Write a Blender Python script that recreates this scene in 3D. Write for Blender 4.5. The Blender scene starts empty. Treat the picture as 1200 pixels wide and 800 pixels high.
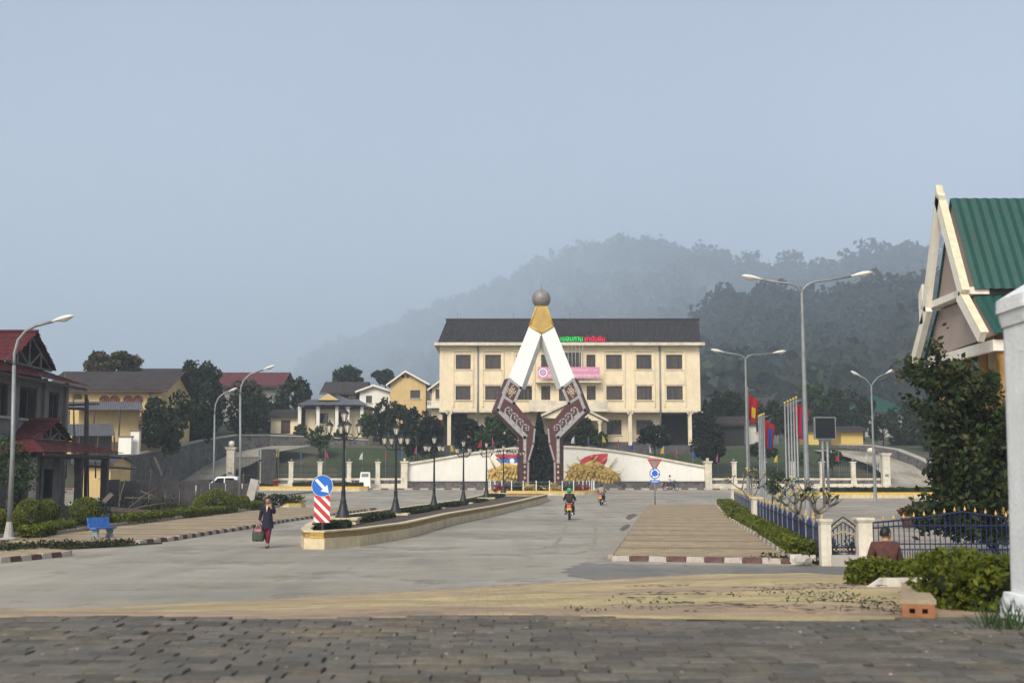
import bpy, bmesh, math, random
import numpy as np
from mathutils import Vector, Matrix, Euler

S = bpy.context.scene
C = S.collection
R = math.radians

# ------------------------------------------------------------------ camera, sky, sun, exposure
F = 1400.0                       # focal length in photo pixels (1200 wide)
CH = 2.3                         # camera height above the road
PITCH = math.atan(157.0 / F)
cam = bpy.data.cameras.new('camera')
camo = bpy.data.objects.new('camera', cam)
C.objects.link(camo)
camo.location = (0, 0, CH)
camo.rotation_euler = (R(90) + PITCH, 0, 0)
cam.sensor_width = 36
cam.lens = F / 1200 * 36
cam.clip_start = 0.1
cam.clip_end = 12000
cam.dof.use_dof = True
cam.dof.focus_distance = 75
cam.dof.aperture_fstop = 3.2
S.camera = camo

SUN_EL, SUN_AZ = 40, 203         # degrees; azimuth clockwise from +Y
w = bpy.data.worlds.new('World')
S.world = w
w.use_nodes = True
wn = w.node_tree
bg = wn.nodes['Background']
sky = wn.nodes.new('ShaderNodeTexSky')
sky.sky_type = 'NISHITA'
sky.sun_disc = False
sky.sun_elevation = R(SUN_EL)
sky.sun_rotation = R(SUN_AZ)
sky.altitude = 900
sky.air_density = 1.0
sky.dust_density = 4.0
sky.ozone_density = 1.5
hs = wn.nodes.new('ShaderNodeHueSaturation')      # overcast: the blue is washed out
hs.inputs['Saturation'].default_value = 0.55
tint = wn.nodes.new('ShaderNodeVectorMath')
tint.operation = 'MULTIPLY'
tint.inputs[1].default_value = (1.0, 1.0, 1.01)
wn.links.new(sky.outputs[0], tint.inputs[0])
wn.links.new(tint.outputs[0], hs.inputs['Color'])
# overcast law: the zenith is about three times as bright as the horizon
geo = wn.nodes.new('ShaderNodeNewGeometry')
sepz = wn.nodes.new('ShaderNodeSeparateXYZ')
wn.links.new(geo.outputs['Normal'], sepz.inputs[0])
oc = wn.nodes.new('ShaderNodeMapRange')
oc.inputs[1].default_value, oc.inputs[2].default_value, oc.inputs[3].default_value, oc.inputs[4].default_value = 0.0, 1.0, 0.8, 4.6
wn.links.new(sepz.outputs[2], oc.inputs[0])
scl = wn.nodes.new('ShaderNodeVectorMath')
scl.operation = 'SCALE'
wn.links.new(hs.outputs[0], scl.inputs[0])
wn.links.new(oc.outputs[0], scl.inputs[3])
# thin uneven cloud, the same all over the sky
cn = wn.nodes.new('ShaderNodeTexNoise')
cn.inputs['Scale'].default_value = 2.2
cn.inputs['Detail'].default_value = 4
wn.links.new(geo.outputs['Normal'], cn.inputs['Vector'])
cr = wn.nodes.new('ShaderNodeMapRange')
cr.inputs[1].default_value, cr.inputs[2].default_value, cr.inputs[3].default_value, cr.inputs[4].default_value = 0.3, 0.7, 0.9, 1.1
wn.links.new(cn.outputs[0], cr.inputs[0])
sc2 = wn.nodes.new('ShaderNodeVectorMath')
sc2.operation = 'SCALE'
wn.links.new(scl.outputs[0], sc2.inputs[0])
wn.links.new(cr.outputs[0], sc2.inputs[3])
wn.links.new(sc2.outputs[0], bg.inputs[0])
bg.inputs[1].default_value = 0.09
sl = bpy.data.lights.new('sun', 'SUN')
so = bpy.data.objects.new('sun', sl)
C.objects.link(so)
sl.energy = 1.5
sl.angle = R(25)
sl.color = (1.0, 0.92, 0.80)
sd = Vector((math.sin(R(SUN_AZ)) * math.cos(R(SUN_EL)), math.cos(R(SUN_AZ)) * math.cos(R(SUN_EL)), math.sin(R(SUN_EL))))
so.rotation_euler = (-sd).to_track_quat('-Z', 'Y').to_euler()
S.view_settings.view_transform = 'Standard'
S.view_settings.look = 'None'
S.view_settings.exposure = 1.4
S.view_settings.gamma = 1.0
S.cycles.use_denoising = True
S.cycles.volume_bounces = 3
S.cycles.max_bounces = 8
S.cycles.transparent_max_bounces = 8

# ------------------------------------------------------------------ helpers
_c, _s = math.cos(PITCH), math.sin(PITCH)
def ray(px, py):
    u = (px - 600) / F
    v = (400 - py) / F
    return Vector((u, _c - v * _s, _s + v * _c))
def at(px, py, Y):
    d = ray(px, py)
    t = Y / d.y
    return Vector((d.x * t, Y, CH + d.z * t))
def gnd(px, py, z=0.0):
    d = ray(px, py)
    t = (z - CH) / d.z
    return Vector((d.x * t, d.y * t, z))
def X(px, Y, py=540): return at(px, py, Y).x
def Z(py, Y): return at(600, py, Y).z
def lerp(a, b, t): return a + (b - a) * t
def sstep(a, b, x):
    t = min(1, max(0, (x - a) / (b - a)))
    return t * t * (3 - 2 * t)
def interp(pts, x):
    if x <= pts[0][0]: return pts[0][1]
    for (a, b), (c, d) in zip(pts, pts[1:]):
        if x <= c: return b + (d - b) * (x - a) / (c - a)
    return pts[-1][1]
def gz(Y):                        # the road climbs gently beyond the median
    return interp([(92, 0), (133, 0.85)], Y)

M = {}
def nodes_of(name):
    m = bpy.data.materials.new(name)
    m.use_nodes = True
    nt = m.node_tree
    return m, nt, nt.nodes['Principled BSDF']
def N(nt, typ, **kw):
    n = nt.nodes.new(typ)
    for k, v in kw.items(): setattr(n, k, v)
    return n
def L(nt, a, b): nt.links.new(a, b)
def mathn(nt, op, a, b=None, c=None):
    n = N(nt, 'ShaderNodeMath', operation=op)
    for i, v in enumerate((a, b, c)):
        if v is None: continue
        if isinstance(v, (int, float)): n.inputs[i].default_value = v
        else: L(nt, v, n.inputs[i])
    return n.outputs[0]
def mixc(nt, fac, a, b, mode='MIX'):
    n = N(nt, 'ShaderNodeMix', data_type='RGBA', blend_type=mode)
    if isinstance(fac, (int, float)): n.inputs[0].default_value = fac
    else: L(nt, fac, n.inputs[0])
    for i, v in ((6, a), (7, b)):
        if isinstance(v, (tuple, list)): n.inputs[i].default_value = (*v[:3], 1)
        else: L(nt, v, n.inputs[i])
    return n.outputs[2]
def noise(nt, co, scale, detail=5, rough=0.6):
    n = N(nt, 'ShaderNodeTexNoise')
    n.inputs['Scale'].default_value = scale
    n.inputs['Detail'].default_value = detail
    n.inputs['Roughness'].default_value = rough
    if co is not None: L(nt, co, n.inputs['Vector'])
    return n.outputs[0]
def ramp(nt, fac, lo, hi):
    n = N(nt, 'ShaderNodeMapRange')
    n.inputs[1].default_value = lo
    n.inputs[2].default_value = hi
    L(nt, fac, n.inputs[0])
    return n.outputs[0]
def coords(nt, kind='Object', scale=None):
    t = N(nt, 'ShaderNodeTexCoord')
    o = t.outputs[kind]
    if scale:
        mp = N(nt, 'ShaderNodeMapping')
        mp.inputs['Scale'].default_value = scale
        L(nt, o, mp.inputs[0])
        o = mp.outputs[0]
    return o
def worldpos(nt): return N(nt, 'ShaderNodeNewGeometry').outputs['Position']
def bump(nt, b, h, strength=0.4, dist=0.02):
    n = N(nt, 'ShaderNodeBump')
    n.inputs['Strength'].default_value = strength
    n.inputs['Distance'].default_value = dist
    L(nt, h, n.inputs['Height'])
    L(nt, n.outputs[0], b.inputs['Normal'])

def mat(name, col, rough=0.75, var=0.25, scale=3.0, metal=0.0, dirt=0.0, dirt_col=(0.05, 0.04, 0.03), streak=0.0, bmp=0.0, spec=0.3, emit=None):
    """plain weathered surface: noise variation, dirt patches, vertical streaks"""
    m, nt, b = nodes_of(name)
    co = coords(nt)
    n1 = noise(nt, co, scale)
    dark = tuple(c * (1 - var) for c in col)
    lite = tuple(min(1, c * (1 + var)) for c in col)
    c = mixc(nt, ramp(nt, n1, 0.3, 0.7), dark, lite)
    if dirt:
        n2 = noise(nt, co, scale * 0.35, 8, 0.7)
        c = mixc(nt, mathn(nt, 'MULTIPLY', ramp(nt, n2, 0.45, 0.75), dirt), c, dirt_col)
    if streak:
        co2 = coords(nt, 'Object', (3.0, 3.0, 0.25))
        n3 = noise(nt, co2, 1.6, 6, 0.65)
        c = mixc(nt, mathn(nt, 'MULTIPLY', ramp(nt, n3, 0.5, 0.8), streak), c, dirt_col)
    L(nt, c, b.inputs['Base Color'])
    b.inputs['Roughness'].default_value = rough
    b.inputs['Metallic'].default_value = metal
    b.inputs['Specular IOR Level'].default_value = spec
    if bmp: bump(nt, b, noise(nt, co, scale * 6, 4), bmp, 0.02)
    if emit:
        b.inputs['Emission Color'].default_value = (*emit[:3], 1)
        b.inputs['Emission Strength'].default_value = emit[3]
    M[name] = m
    return m

def leafmat(name, cols, transl=0.25, rough=0.6, big=0.6, lo=0.72):
    m, nt, b = nodes_of(name)
    g = N(nt, 'ShaderNodeNewGeometry')
    r = N(nt, 'ShaderNodeValToRGB')
    L(nt, g.outputs['Random Per Island'], r.inputs[0])
    e = r.color_ramp.elements
    while len(e) < len(cols): e.new(0.5)
    for i, c in enumerate(cols):
        e[i].position = i / (len(cols) - 1)
        e[i].color = (*c, 1)
    n = noise(nt, worldpos(nt), big, 3)
    c = mixc(nt, ramp(nt, n, 0.35, 0.65), mixc(nt, 1.0, r.outputs[0], (lo, lo, lo * 1.03), 'MULTIPLY'), r.outputs[0])
    L(nt, c, b.inputs['Base Color'])
    b.inputs['Roughness'].default_value = rough
    b.inputs['Specular IOR Level'].default_value = 0.25
    tr = N(nt, 'ShaderNodeBsdfTranslucent')
    L(nt, c, tr.inputs[0])
    mx = N(nt, 'ShaderNodeMixShader')
    mx.inputs[0].default_value = transl
    out = nt.nodes['Material Output']
    L(nt, b.outputs[0], mx.inputs[1]); L(nt, tr.outputs[0], mx.inputs[2]); L(nt, mx.outputs[0], out.inputs[0])
    M[name] = m
    return m

def T(o, label, cat=None, group=None, kind=None):
    o['label'] = label
    if cat: o['category'] = cat
    if group: o['group'] = group
    if kind: o['kind'] = kind
    return o
def root(name, loc, label, cat, group=None, rz=0):
    o = bpy.data.objects.new(name, None)
    o.empty_display_size = 0.3
    C.objects.link(o)
    o.location = loc
    o.rotation_euler = (0, 0, rz)
    return T(o, label, cat, group)
def link(name, me, parent=None, loc=None, rz=None):
    o = bpy.data.objects.new(name, me)
    C.objects.link(o)
    if parent is not None: o.parent = parent
    if loc is not None: o.location = loc
    if rz is not None: o.rotation_euler = (0, 0, rz)
    return o
def copy_tree(o, parent=None):
    c = o.copy()
    C.objects.link(c)
    c.parent = parent
    for ch in list(o.children): copy_tree(ch, c)
    return c

class MB:
    """collects shapes; build() links them as one mesh object"""
    def __init__(s): s.v = []; s.f = []; s.m = []; s.mi = 0; s.sm = []; s.smooth = False
    def add(s, vs, fs):
        b = len(s.v)
        s.v += [tuple(v) for v in vs]
        for f in fs:
            s.f.append([b + i for i in f]); s.m.append(s.mi); s.sm.append(s.smooth)
        return s
    def box(s, c, d, rz=0, M4=None):
        x, y, z = (k / 2 for k in d)
        vs = [Vector((sx * x, sy * y, sz * z)) for sz in (-1, 1) for sy in (-1, 1) for sx in (-1, 1)]
        if rz: vs = [Matrix.Rotation(rz, 3, 'Z') @ v for v in vs]
        if M4 is not None: vs = [M4 @ v for v in vs]
        c = Vector(c)
        return s.add([v + c for v in vs], [(0, 2, 3, 1), (4, 5, 7, 6), (0, 1, 5, 4), (2, 6, 7, 3), (1, 3, 7, 5), (0, 4, 6, 2)])
    def bx(s, x0, x1, y0, y1, z0, z1):
        return s.box(((x0 + x1) / 2, (y0 + y1) / 2, (z0 + z1) / 2), (abs(x1 - x0), abs(y1 - y0), abs(z1 - z0)))
    def quad(s, a, b, c, d): return s.add([a, b, c, d], [(0, 1, 2, 3)])
    def tube(s, pts, rad, n=8, caps=True):
        pts = [Vector(p) for p in pts]
        if isinstance(rad, (int, float)): rad = [rad] * len(pts)
        vs = []
        up = None
        for i, p in enumerate(pts):
            d = (pts[min(i + 1, len(pts) - 1)] - pts[max(i - 1, 0)])
            d = d.normalized() if d.length > 1e-9 else Vector((0, 0, 1))
            if up is None:
                up = Vector((1, 0, 0)) if abs(d.z) > 0.9 else Vector((0, 0, 1))
            a = d.cross(up)
            if a.length < 1e-4: a = d.cross(Vector((0, 1, 0)))
            a.normalize()
            b2 = a.cross(d)
            up = b2
            for k in range(n):
                t = 2 * math.pi * k / n
                vs.append(p + (a * math.cos(t) + b2 * math.sin(t)) * rad[i])
        fs = []
        for i in range(len(pts) - 1):
            for k in range(n):
                fs.append((i * n + k, i * n + (k + 1) % n, (i + 1) * n + (k + 1) % n, (i + 1) * n + k))
        o = s.smooth; s.smooth = n > 5
        s.add(vs, fs)
        s.smooth = o
        if caps:
            b = len(s.v) - len(vs)
            s.f.append([b + k for k in range(n)][::-1]); s.m.append(s.mi); s.sm.append(False)
            s.f.append([b + (len(pts) - 1) * n + k for k in range(n)]); s.m.append(s.mi); s.sm.append(False)
        return s
    def lathe(s, prof, c=(0, 0, 0), n=16, smooth=True):
        c = Vector(c)
        vs = [c + Vector((r * math.cos(2 * math.pi * k / n), r * math.sin(2 * math.pi * k / n), z)) for r, z in prof for k in range(n)]
        fs = [(i * n + k, i * n + (k + 1) % n, (i + 1) * n + (k + 1) % n, (i + 1) * n + k) for i in range(len(prof) - 1) for k in range(n)]
        o = s.smooth; s.smooth = smooth
        s.add(vs, fs)
        s.smooth = o
        return s
    def ball(s, c, r, n=12, m=8, sc=(1, 1, 1)):
        c = Vector(c)
        prof = [(math.sin(math.pi * i / m), -math.cos(math.pi * i / m)) for i in range(m + 1)]
        vs = [c + Vector((r * sc[0] * a * math.cos(2 * math.pi * k / n), r * sc[1] * a * math.sin(2 * math.pi * k / n), r * sc[2] * z)) for a, z in prof for k in range(n)]
        fs = [(i * n + k, i * n + (k + 1) % n, (i + 1) * n + (k + 1) % n, (i + 1) * n + k) for i in range(m) for k in range(n)]
        o = s.smooth; s.smooth = True
        s.add(vs, fs)
        s.smooth = o
        return s
    def prism(s, poly, ext):
        """poly: list of 3-D points (planar), ext: extrusion vector"""
        n = len(poly)
        poly = [Vector(p) for p in poly]
        ext = Vector(ext)
        return s.add(poly + [p + ext for p in poly], [tuple(range(n))[::-1], tuple(range(n, 2 * n))] + [(i, (i + 1) % n, n + (i + 1) % n, n + i) for i in range(n)])
    def mesh(s, name, mats):
        me = bpy.data.meshes.new(name)
        me.from_pydata(s.v, [], s.f)
        if not isinstance(mats, (list, tuple)): mats = [mats]
        for m in mats: me.materials.append(M[m] if isinstance(m, str) else m)
        me.polygons.foreach_set('material_index', s.m)
        me.polygons.foreach_set('use_smooth', s.sm)
        bm = bmesh.new(); bm.from_mesh(me)
        bmesh.ops.recalc_face_normals(bm, faces=bm.faces)
        bm.to_mesh(me); bm.free()
        me.update()
        return me
    def build(s, name, mats, parent=None, loc=None, world=False, rz=None):
        if world and parent is not None:
            p = parent.matrix_basis.copy() if parent.parent is None else parent.parent.matrix_basis @ parent.matrix_basis
            inv = p.inverted()
            s.v = [tuple(inv @ Vector(v)) for v in s.v]
        elif world and loc is not None:
            l = Vector(loc)
            s.v = [tuple(Vector(v) - l) for v in s.v]
        return link(name, s.mesh(name, mats), parent, loc, rz)

def npmesh(name, verts, faces_n, mats, smooth=False):
    """verts (K*n,3) numpy, polygons of n consecutive verts each"""
    me = bpy.data.meshes.new(name)
    nv = len(verts)
    me.vertices.add(nv)
    me.vertices.foreach_set('co', np.ascontiguousarray(verts, dtype=np.float32).ravel())
    me.loops.add(nv)
    me.loops.foreach_set('vertex_index', np.arange(nv, dtype=np.int32))
    k = nv // faces_n
    me.polygons.add(k)
    me.polygons.foreach_set('loop_start', np.arange(0, nv, faces_n, dtype=np.int32))
    me.materials.append(M[mats] if isinstance(mats, str) else mats)
    me.update(calc_edges=True)
    return me
def leafquads(pts, size, rng, flat=0.0, aspect=1.7):
    """one leaf quad at each point, random orientation"""
    n = len(pts)
    a = rng.normal(size=(n, 3))
    a /= np.linalg.norm(a, axis=1)[:, None]
    b = rng.normal(size=(n, 3))
    b -= (b * a).sum(1)[:, None] * a
    b /= np.linalg.norm(b, axis=1)[:, None]
    s = size * rng.uniform(0.6, 1.25, size=(n, 1))
    a = a * s * 0.5 * aspect; b = b * s * 0.5
    if flat:
        a[:, 2] *= 1 - flat; b[:, 2] *= 1 - flat
    q = np.stack([pts - a, pts - b * 0.9 + a * 0.1, pts + a, pts + b * 0.9 + a * 0.1], 1)
    return q.reshape(-1, 3)
def crownpts(rng, n, rad, nclump=26, spread=0.3, hollow=0.55, droop=0.0):
    """points in leafy clumps spread through an ellipsoid"""
    d = rng.normal(size=(nclump, 3)); d /= np.linalg.norm(d, axis=1)[:, None]
    rr = rng.uniform(hollow, 1.0, size=(nclump, 1)) ** 0.7
    cen = d * rr * rng.uniform(0.8, 1.08, size=(nclump, 1))
    sz = rng.uniform(0.6, 1.35, size=nclump) * spread
    k = rng.integers(0, nclump, size=n)
    e = rng.normal(size=(n, 3)); e /= np.linalg.norm(e, axis=1)[:, None]
    e *= (rng.uniform(0.25, 1.0, size=(n, 1)) ** 0.5)
    p = cen[k] + e * sz[k][:, None]
    p[:, 2] -= droop * (p[:, 0] ** 2 + p[:, 1] ** 2)
    return p * np.array(rad), cen * np.array(rad)

def tree(name, loc, h, rad, label, leaf='leaf_dark', n=2600, size=0.3, seed=1, group=None, cat='tree', cz=None, nclump=30, trunk_r=None, spread=0.32, trunkmat='bark'):
    """trunk with limbs and a clumped crown of leaf faces"""
    rng = np.random.default_rng(seed)
    cz = h - rad[2] if cz is None else cz
    r = root(name, loc, label, cat, group)
    p, cen = crownpts(rng, n, rad, nclump, spread)
    p += np.array((0, 0, cz))
    p = p[p[:, 2] > 0.05]
    me = npmesh('crown', leafquads(p, size, rng), 4, leaf)
    link('crown', me, r)
    tr = trunk_r or max(0.06, h * 0.022)
    mb = MB()
    mb.tube([(0, 0, -0.4), (0.03 * h * rng.uniform(-1, 1), 0, cz * 0.5), (0, 0, cz), (0, 0, cz + rad[2] * 0.6)], [tr * 1.25, tr, tr * 0.75, tr * 0.25], 8)
    for i in range(min(9, nclump)):
        c = cen[i] * 0.85 + np.array((0, 0, cz))
        z0 = max(0.3, cz - rad[2] * rng.uniform(0.3, 0.9))
        mid = np.array((c[0] * 0.4, c[1] * 0.4, lerp(z0, c[2], 0.55)))
        mb.tube([(0, 0, z0), tuple(mid), tuple(c)], [tr * 0.5, tr * 0.33, tr * 0.1], 6)
    mb.build('trunk', trunkmat, r)
    return r

def topiary(loc, rad, label, seed, group=None, leaf='leaf_topiary', n=1500, size=0.075, name='clipped_bush', cat='bush'):
    """round clipped bush: leafy shell over a twiggy core and a short stem"""
    rng = np.random.default_rng(seed)
    r = root(name, loc, label, cat, group)
    d = rng.normal(size=(n, 3)); d /= np.linalg.norm(d, axis=1)[:, None]
    lump = 1 + 0.02 * np.sin(d[:, 0] * 7 + seed) * np.cos(d[:, 1] * 6 + d[:, 2] * 5)
    rr = (rng.uniform(0.93, 1.01, size=n) * lump)[:, None]
    p = d * rr * np.array(rad) + np.array((0, 0, rad[2] * 0.98))
    p = p[p[:, 2] > 0.02]
    link('foliage', npmesh('foliage', leafquads(p, size, rng), 4, leaf), r)
    mb = MB()
    mb.ball((0, 0, rad[2] * 0.98), 1, 14, 10, tuple(k * 0.84 for k in rad))
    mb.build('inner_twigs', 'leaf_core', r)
    MB().tube([(0, 0, -0.1), (0, 0, rad[2])], 0.05, 6).build('stem', 'bark', r)
    return r

def hedge(path, width, height, label, seed, leaf='leaf_hedge', size=0.07, dens=900, group=None, name='clipped_hedge', z0=0.0, ragged=0.06, base=None):
    """low clipped hedge along a ground path: twiggy core with leaf faces over it"""
    rng = np.random.default_rng(seed)
    pts = [Vector(p) for p in path]
    r = root(name, pts[0], label, 'hedge', group)
    o = np.array(pts[0])
    allp = []
    core = MB()
    for a, b in zip(pts, pts[1:]):
        d = b - a; ln = d.length
        if ln < 1e-6: continue
        d = d / ln; s2 = Vector((-d.y, d.x, 0)).normalized()
        n = max(20, int(dens * ln))
        t = rng.uniform(-0.03, ln + 0.03, n)
        face = rng.uniform(0, 1, n)
        wv = rng.uniform(-0.5, 0.5, n) * width
        hv = rng.uniform(0, 1, n) * height
        ptop = width / (width + 1.4 * height)
        top = face < ptop
        hv[top] = height
        left = (~top) & (face < ptop + (1 - ptop) / 2)
        right = (~top) & ~left
        wv[left] = -width / 2; wv[right] = width / 2
        jit = rng.normal(size=(n, 3)) * ragged * 0.6
        undul = 0.05 * height / 0.4 * np.sin(t * 3.1 + seed) + 0.04 * np.sin(t * 7.7 + seed * 2)
        P3 = np.array(a)[None] + np.outer(t, np.array(d)) + np.outer(wv, np.array(s2)) + jit
        P3[:, 2] += hv * (1 + undul)
        allp.append(P3)
        ea = a + d * (0.1 * width if a is pts[0] else -0.02); eb = b - d * (0.1 * width if b is pts[-1] else -0.02)
        q = [(ea + s2 * (k * width * 0.40)) - pts[0] for k in (-1, 1)] + [(eb + s2 * (k * width * 0.40)) - pts[0] for k in (1, -1)]
        core.prism(q, (0, 0, height * 0.86))
        for e_, on in ((a, a is pts[0]), (b, b is pts[-1])):
            if not on: continue
            m2 = int(dens * width * 0.55) + 20
            Q = np.array(e_)[None] + np.outer(rng.uniform(-0.5, 0.5, m2) * width, np.array(s2)) + rng.normal(size=(m2, 3)) * ragged * 0.7
            Q[:, 2] += rng.uniform(0, 1, m2) * height
            allp.append(Q)
    p = np.concatenate(allp) - o
    ends = []
    link('foliage', npmesh('foliage', leafquads(p, size, rng), 4, leaf), r)
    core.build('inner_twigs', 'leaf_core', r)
    return r

def skin(nodes, edges, rot=2):
    """grow a continuous tapered surface over a skeleton; returns a mesh"""
    me = bpy.data.meshes.new('tmp')
    me.from_pydata([n[:3] for n in nodes], edges, [])
    o = bpy.data.objects.new('tmp', me)
    C.objects.link(o)
    md = o.modifiers.new('skin', 'SKIN')
    sv = me.skin_vertices[0].data
    for i, n in enumerate(nodes):
        r = n[3]
        sv[i].radius = (r, r) if not isinstance(r, tuple) else r
        sv[i].use_root = (i == 0)
    sb = o.modifiers.new('sub', 'SUBSURF'); sb.levels = rot; sb.render_levels = rot
    dg = bpy.context.evaluated_depsgraph_get()
    out = bpy.data.meshes.new_from_object(o.evaluated_get(dg))
    bpy.data.objects.remove(o); bpy.data.meshes.remove(me)
    for p in out.polygons: p.use_smooth = True
    return out
def mesh_into(mb, me):
    mb.smooth = True
    mb.add([v.co[:] for v in me.vertices], [tuple(p.vertices) for p in me.polygons])
    mb.smooth = False
def text_mesh(s, size, ext=0.01):
    cu = bpy.data.curves.new('txt', 'FONT')
    cu.body = s; cu.size = size; cu.extrude = ext; cu.align_x = 'CENTER'; cu.align_y = 'CENTER'
    cu.resolution_u = 3
    o = bpy.data.objects.new('txt', cu)
    C.objects.link(o)
    dg = bpy.context.evaluated_depsgraph_get()
    me = bpy.data.meshes.new_from_object(o.evaluated_get(dg))
    bpy.data.objects.remove(o)
    return me

# ------------------------------------------------------------------ materials
mat('cream_wall', (0.75, 0.63, 0.425), var=0.06, scale=1.2, dirt=0.25, dirt_col=(0.30, 0.25, 0.19), streak=0.42)
mat('cream_trim', (0.62, 0.56, 0.44), var=0.12, scale=2, dirt=0.6, dirt_col=(0.16, 0.14, 0.11), streak=0.3)
mat('white_wall', (0.74, 0.72, 0.64), var=0.05, scale=0.8, dirt=0.15, dirt_col=(0.40, 0.37, 0.30), streak=0.25)
mat('white_paint', (0.76, 0.77, 0.74), var=0.06, scale=2, dirt=0.12, dirt_col=(0.35, 0.33, 0.28), streak=0.12)
mat('pillar_white', (0.70, 0.71, 0.70), var=0.05, scale=5, dirt=0.25, dirt_col=(0.32, 0.31, 0.29), bmp=0.35, streak=0.1)
mat('post_cream', (0.62, 0.57, 0.46), var=0.12, scale=6, dirt=0.5, dirt_col=(0.20, 0.17, 0.12), streak=0.35, bmp=0.2)
mat('kerb_wall', (0.60, 0.50, 0.32), var=0.12, scale=2.5, dirt=0.55, dirt_col=(0.24, 0.19, 0.12), streak=0.5, bmp=0.2)
mat('gold_band', (0.30, 0.20, 0.08), var=0.25, scale=5, dirt=0.4, dirt_col=(0.14, 0.10, 0.06))
mat('gold_paint', (0.60, 0.38, 0.06), rough=0.5, var=0.15, scale=5)
mat('relief_gold', (0.47, 0.32, 0.09), rough=0.5, var=0.35, scale=3, spec=0.4)
mat('monument_gold', (0.44, 0.29, 0.08), rough=0.5, var=0.15, scale=2, dirt=0.2, dirt_col=(0.25, 0.17, 0.06))
mat('maroon', (0.080, 0.022, 0.022), rough=0.6, var=0.2, scale=2, dirt=0.25, dirt_col=(0.08, 0.05, 0.05))
mat('motif_grey', (0.30, 0.29, 0.28), rough=0.7, var=0.2, scale=3)
mat('motif_tan', (0.46, 0.38, 0.26), rough=0.7, var=0.2, scale=3)
mat('globe_stone', (0.20, 0.18, 0.17), rough=0.45, var=0.25, scale=2, spec=0.5)
mat('roof_dark', (0.032, 0.029, 0.031), rough=0.9, var=0.3, scale=1.2, dirt=0.25, dirt_col=(0.06, 0.05, 0.05))
mat('roof_brown', (0.045, 0.036, 0.036), rough=0.85, var=0.3, scale=1.0)
mat('roof_tin', (0.095, 0.10, 0.115), rough=0.6, var=0.25, scale=0.9, dirt=0.5, dirt_col=(0.10, 0.08, 0.07), streak=0.3)
mat('roof_red_tile', (0.10, 0.018, 0.021), rough=0.85, var=0.35, scale=2.5, dirt=0.35, dirt_col=(0.06, 0.022, 0.02))
mat('roof_red', (0.10, 0.026, 0.028), rough=0.8, var=0.2, scale=1.0)
mat('roof_green', (0.004, 0.052, 0.038), rough=0.55, var=0.15, scale=0.8, dirt=0.15, dirt_col=(0.02, 0.06, 0.05), spec=0.4)
mat('roof_blue', (0.03, 0.11, 0.30), rough=0.6, var=0.2, scale=1.0)
mat('yellow_wall', (0.58, 0.42, 0.19), var=0.08, scale=1.0, dirt=0.25, dirt_col=(0.25, 0.19, 0.12), streak=0.3)
mat('ochre_wall', (0.60, 0.42, 0.12), var=0.08, scale=1.0, dirt=0.2, dirt_col=(0.3, 0.2, 0.1))
mat('grey_concrete', (0.17, 0.16, 0.155), var=0.25, scale=2.0, dirt=0.5, dirt_col=(0.06, 0.055, 0.055), streak=0.4, bmp=0.3)
mat('dark_concrete', (0.085, 0.08, 0.082), var=0.3, scale=2.0, dirt=0.4, dirt_col=(0.03, 0.03, 0.03))
mat('light_concrete', (0.36, 0.34, 0.30), var=0.15, scale=2.0, dirt=0.4, dirt_col=(0.15, 0.13, 0.11), bmp=0.2)
mat('shaded_gable', (0.36, 0.285, 0.245), var=0.05, scale=1.0, dirt=0.1)  # shadow inside the pavilion gable is put into this base colour
mat('barge_white', (0.72, 0.68, 0.58), var=0.06, scale=3, dirt=0.25, dirt_col=(0.35, 0.28, 0.16))
mat('barge_gold', (0.62, 0.54, 0.37), var=0.15, scale=4)
mat('ochre_column', (0.34, 0.19, 0.05), var=0.2, scale=3)
mat('wood_dark', (0.06, 0.04, 0.032), var=0.35, scale=4)
mat('wood_pole', (0.09, 0.07, 0.052), var=0.3, scale=4)
mat('wood_plank', (0.13, 0.11, 0.09), var=0.3, scale=3)
mat('window_frame', (0.075, 0.04, 0.028), rough=0.6, var=0.2, scale=5)
mat('window_glass', (0.012, 0.013, 0.016), rough=0.12, var=0.3, scale=2, spec=0.6)
mat('curtain', (0.075, 0.06, 0.052), var=0.3, scale=6)
mat('void_dark', (0.018, 0.017, 0.018), var=0.3, scale=2)  # near-black: shade of unlit interiors put into the colour
mat('pink_banner', (0.60, 0.24, 0.36), rough=0.6, var=0.05, scale=1)
mat('banner_white', (0.80, 0.74, 0.76), rough=0.6, var=0.03, scale=1)
mat('banner_violet', (0.33, 0.20, 0.40), rough=0.6, var=0.03, scale=1)
mat('letter_green', (0.0, 0.40, 0.05), rough=0.5, var=0.05, emit=(0.0, 0.9, 0.12, 0.45))
mat('letter_red', (0.55, 0.0, 0.04), rough=0.5, var=0.05, emit=(0.95, 0.0, 0.06, 0.45))
mat('sign_blue', (0.005, 0.12, 0.50), rough=0.4, var=0.05, scale=2, spec=0.5)
mat('sign_white', (0.74, 0.74, 0.72), rough=0.45, var=0.05, scale=3, spec=0.5)
mat('sign_red', (0.48, 0.03, 0.03), rough=0.45, var=0.1, scale=3, spec=0.5)
mat('steel', (0.30, 0.31, 0.31), rough=0.5, metal=0.6, var=0.2, scale=3)
mat('steel_pale', (0.22, 0.23, 0.23), rough=0.5, metal=0.3, var=0.15, scale=3)
mat('lamp_grey', (0.24, 0.25, 0.25), rough=0.55, metal=0.4, var=0.2, scale=2)
mat('lamp_head', (0.62, 0.60, 0.53), rough=0.5, var=0.08, scale=5)
mat('lamp_lens', (0.60, 0.58, 0.50), rough=0.2, var=0.08, scale=5, spec=0.5)
mat('iron_black', (0.012, 0.014, 0.018), rough=0.5, var=0.3, scale=4, spec=0.4)
mat('lantern_glass', (0.62, 0.58, 0.47), rough=0.25, var=0.08, scale=8, spec=0.5)
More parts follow.
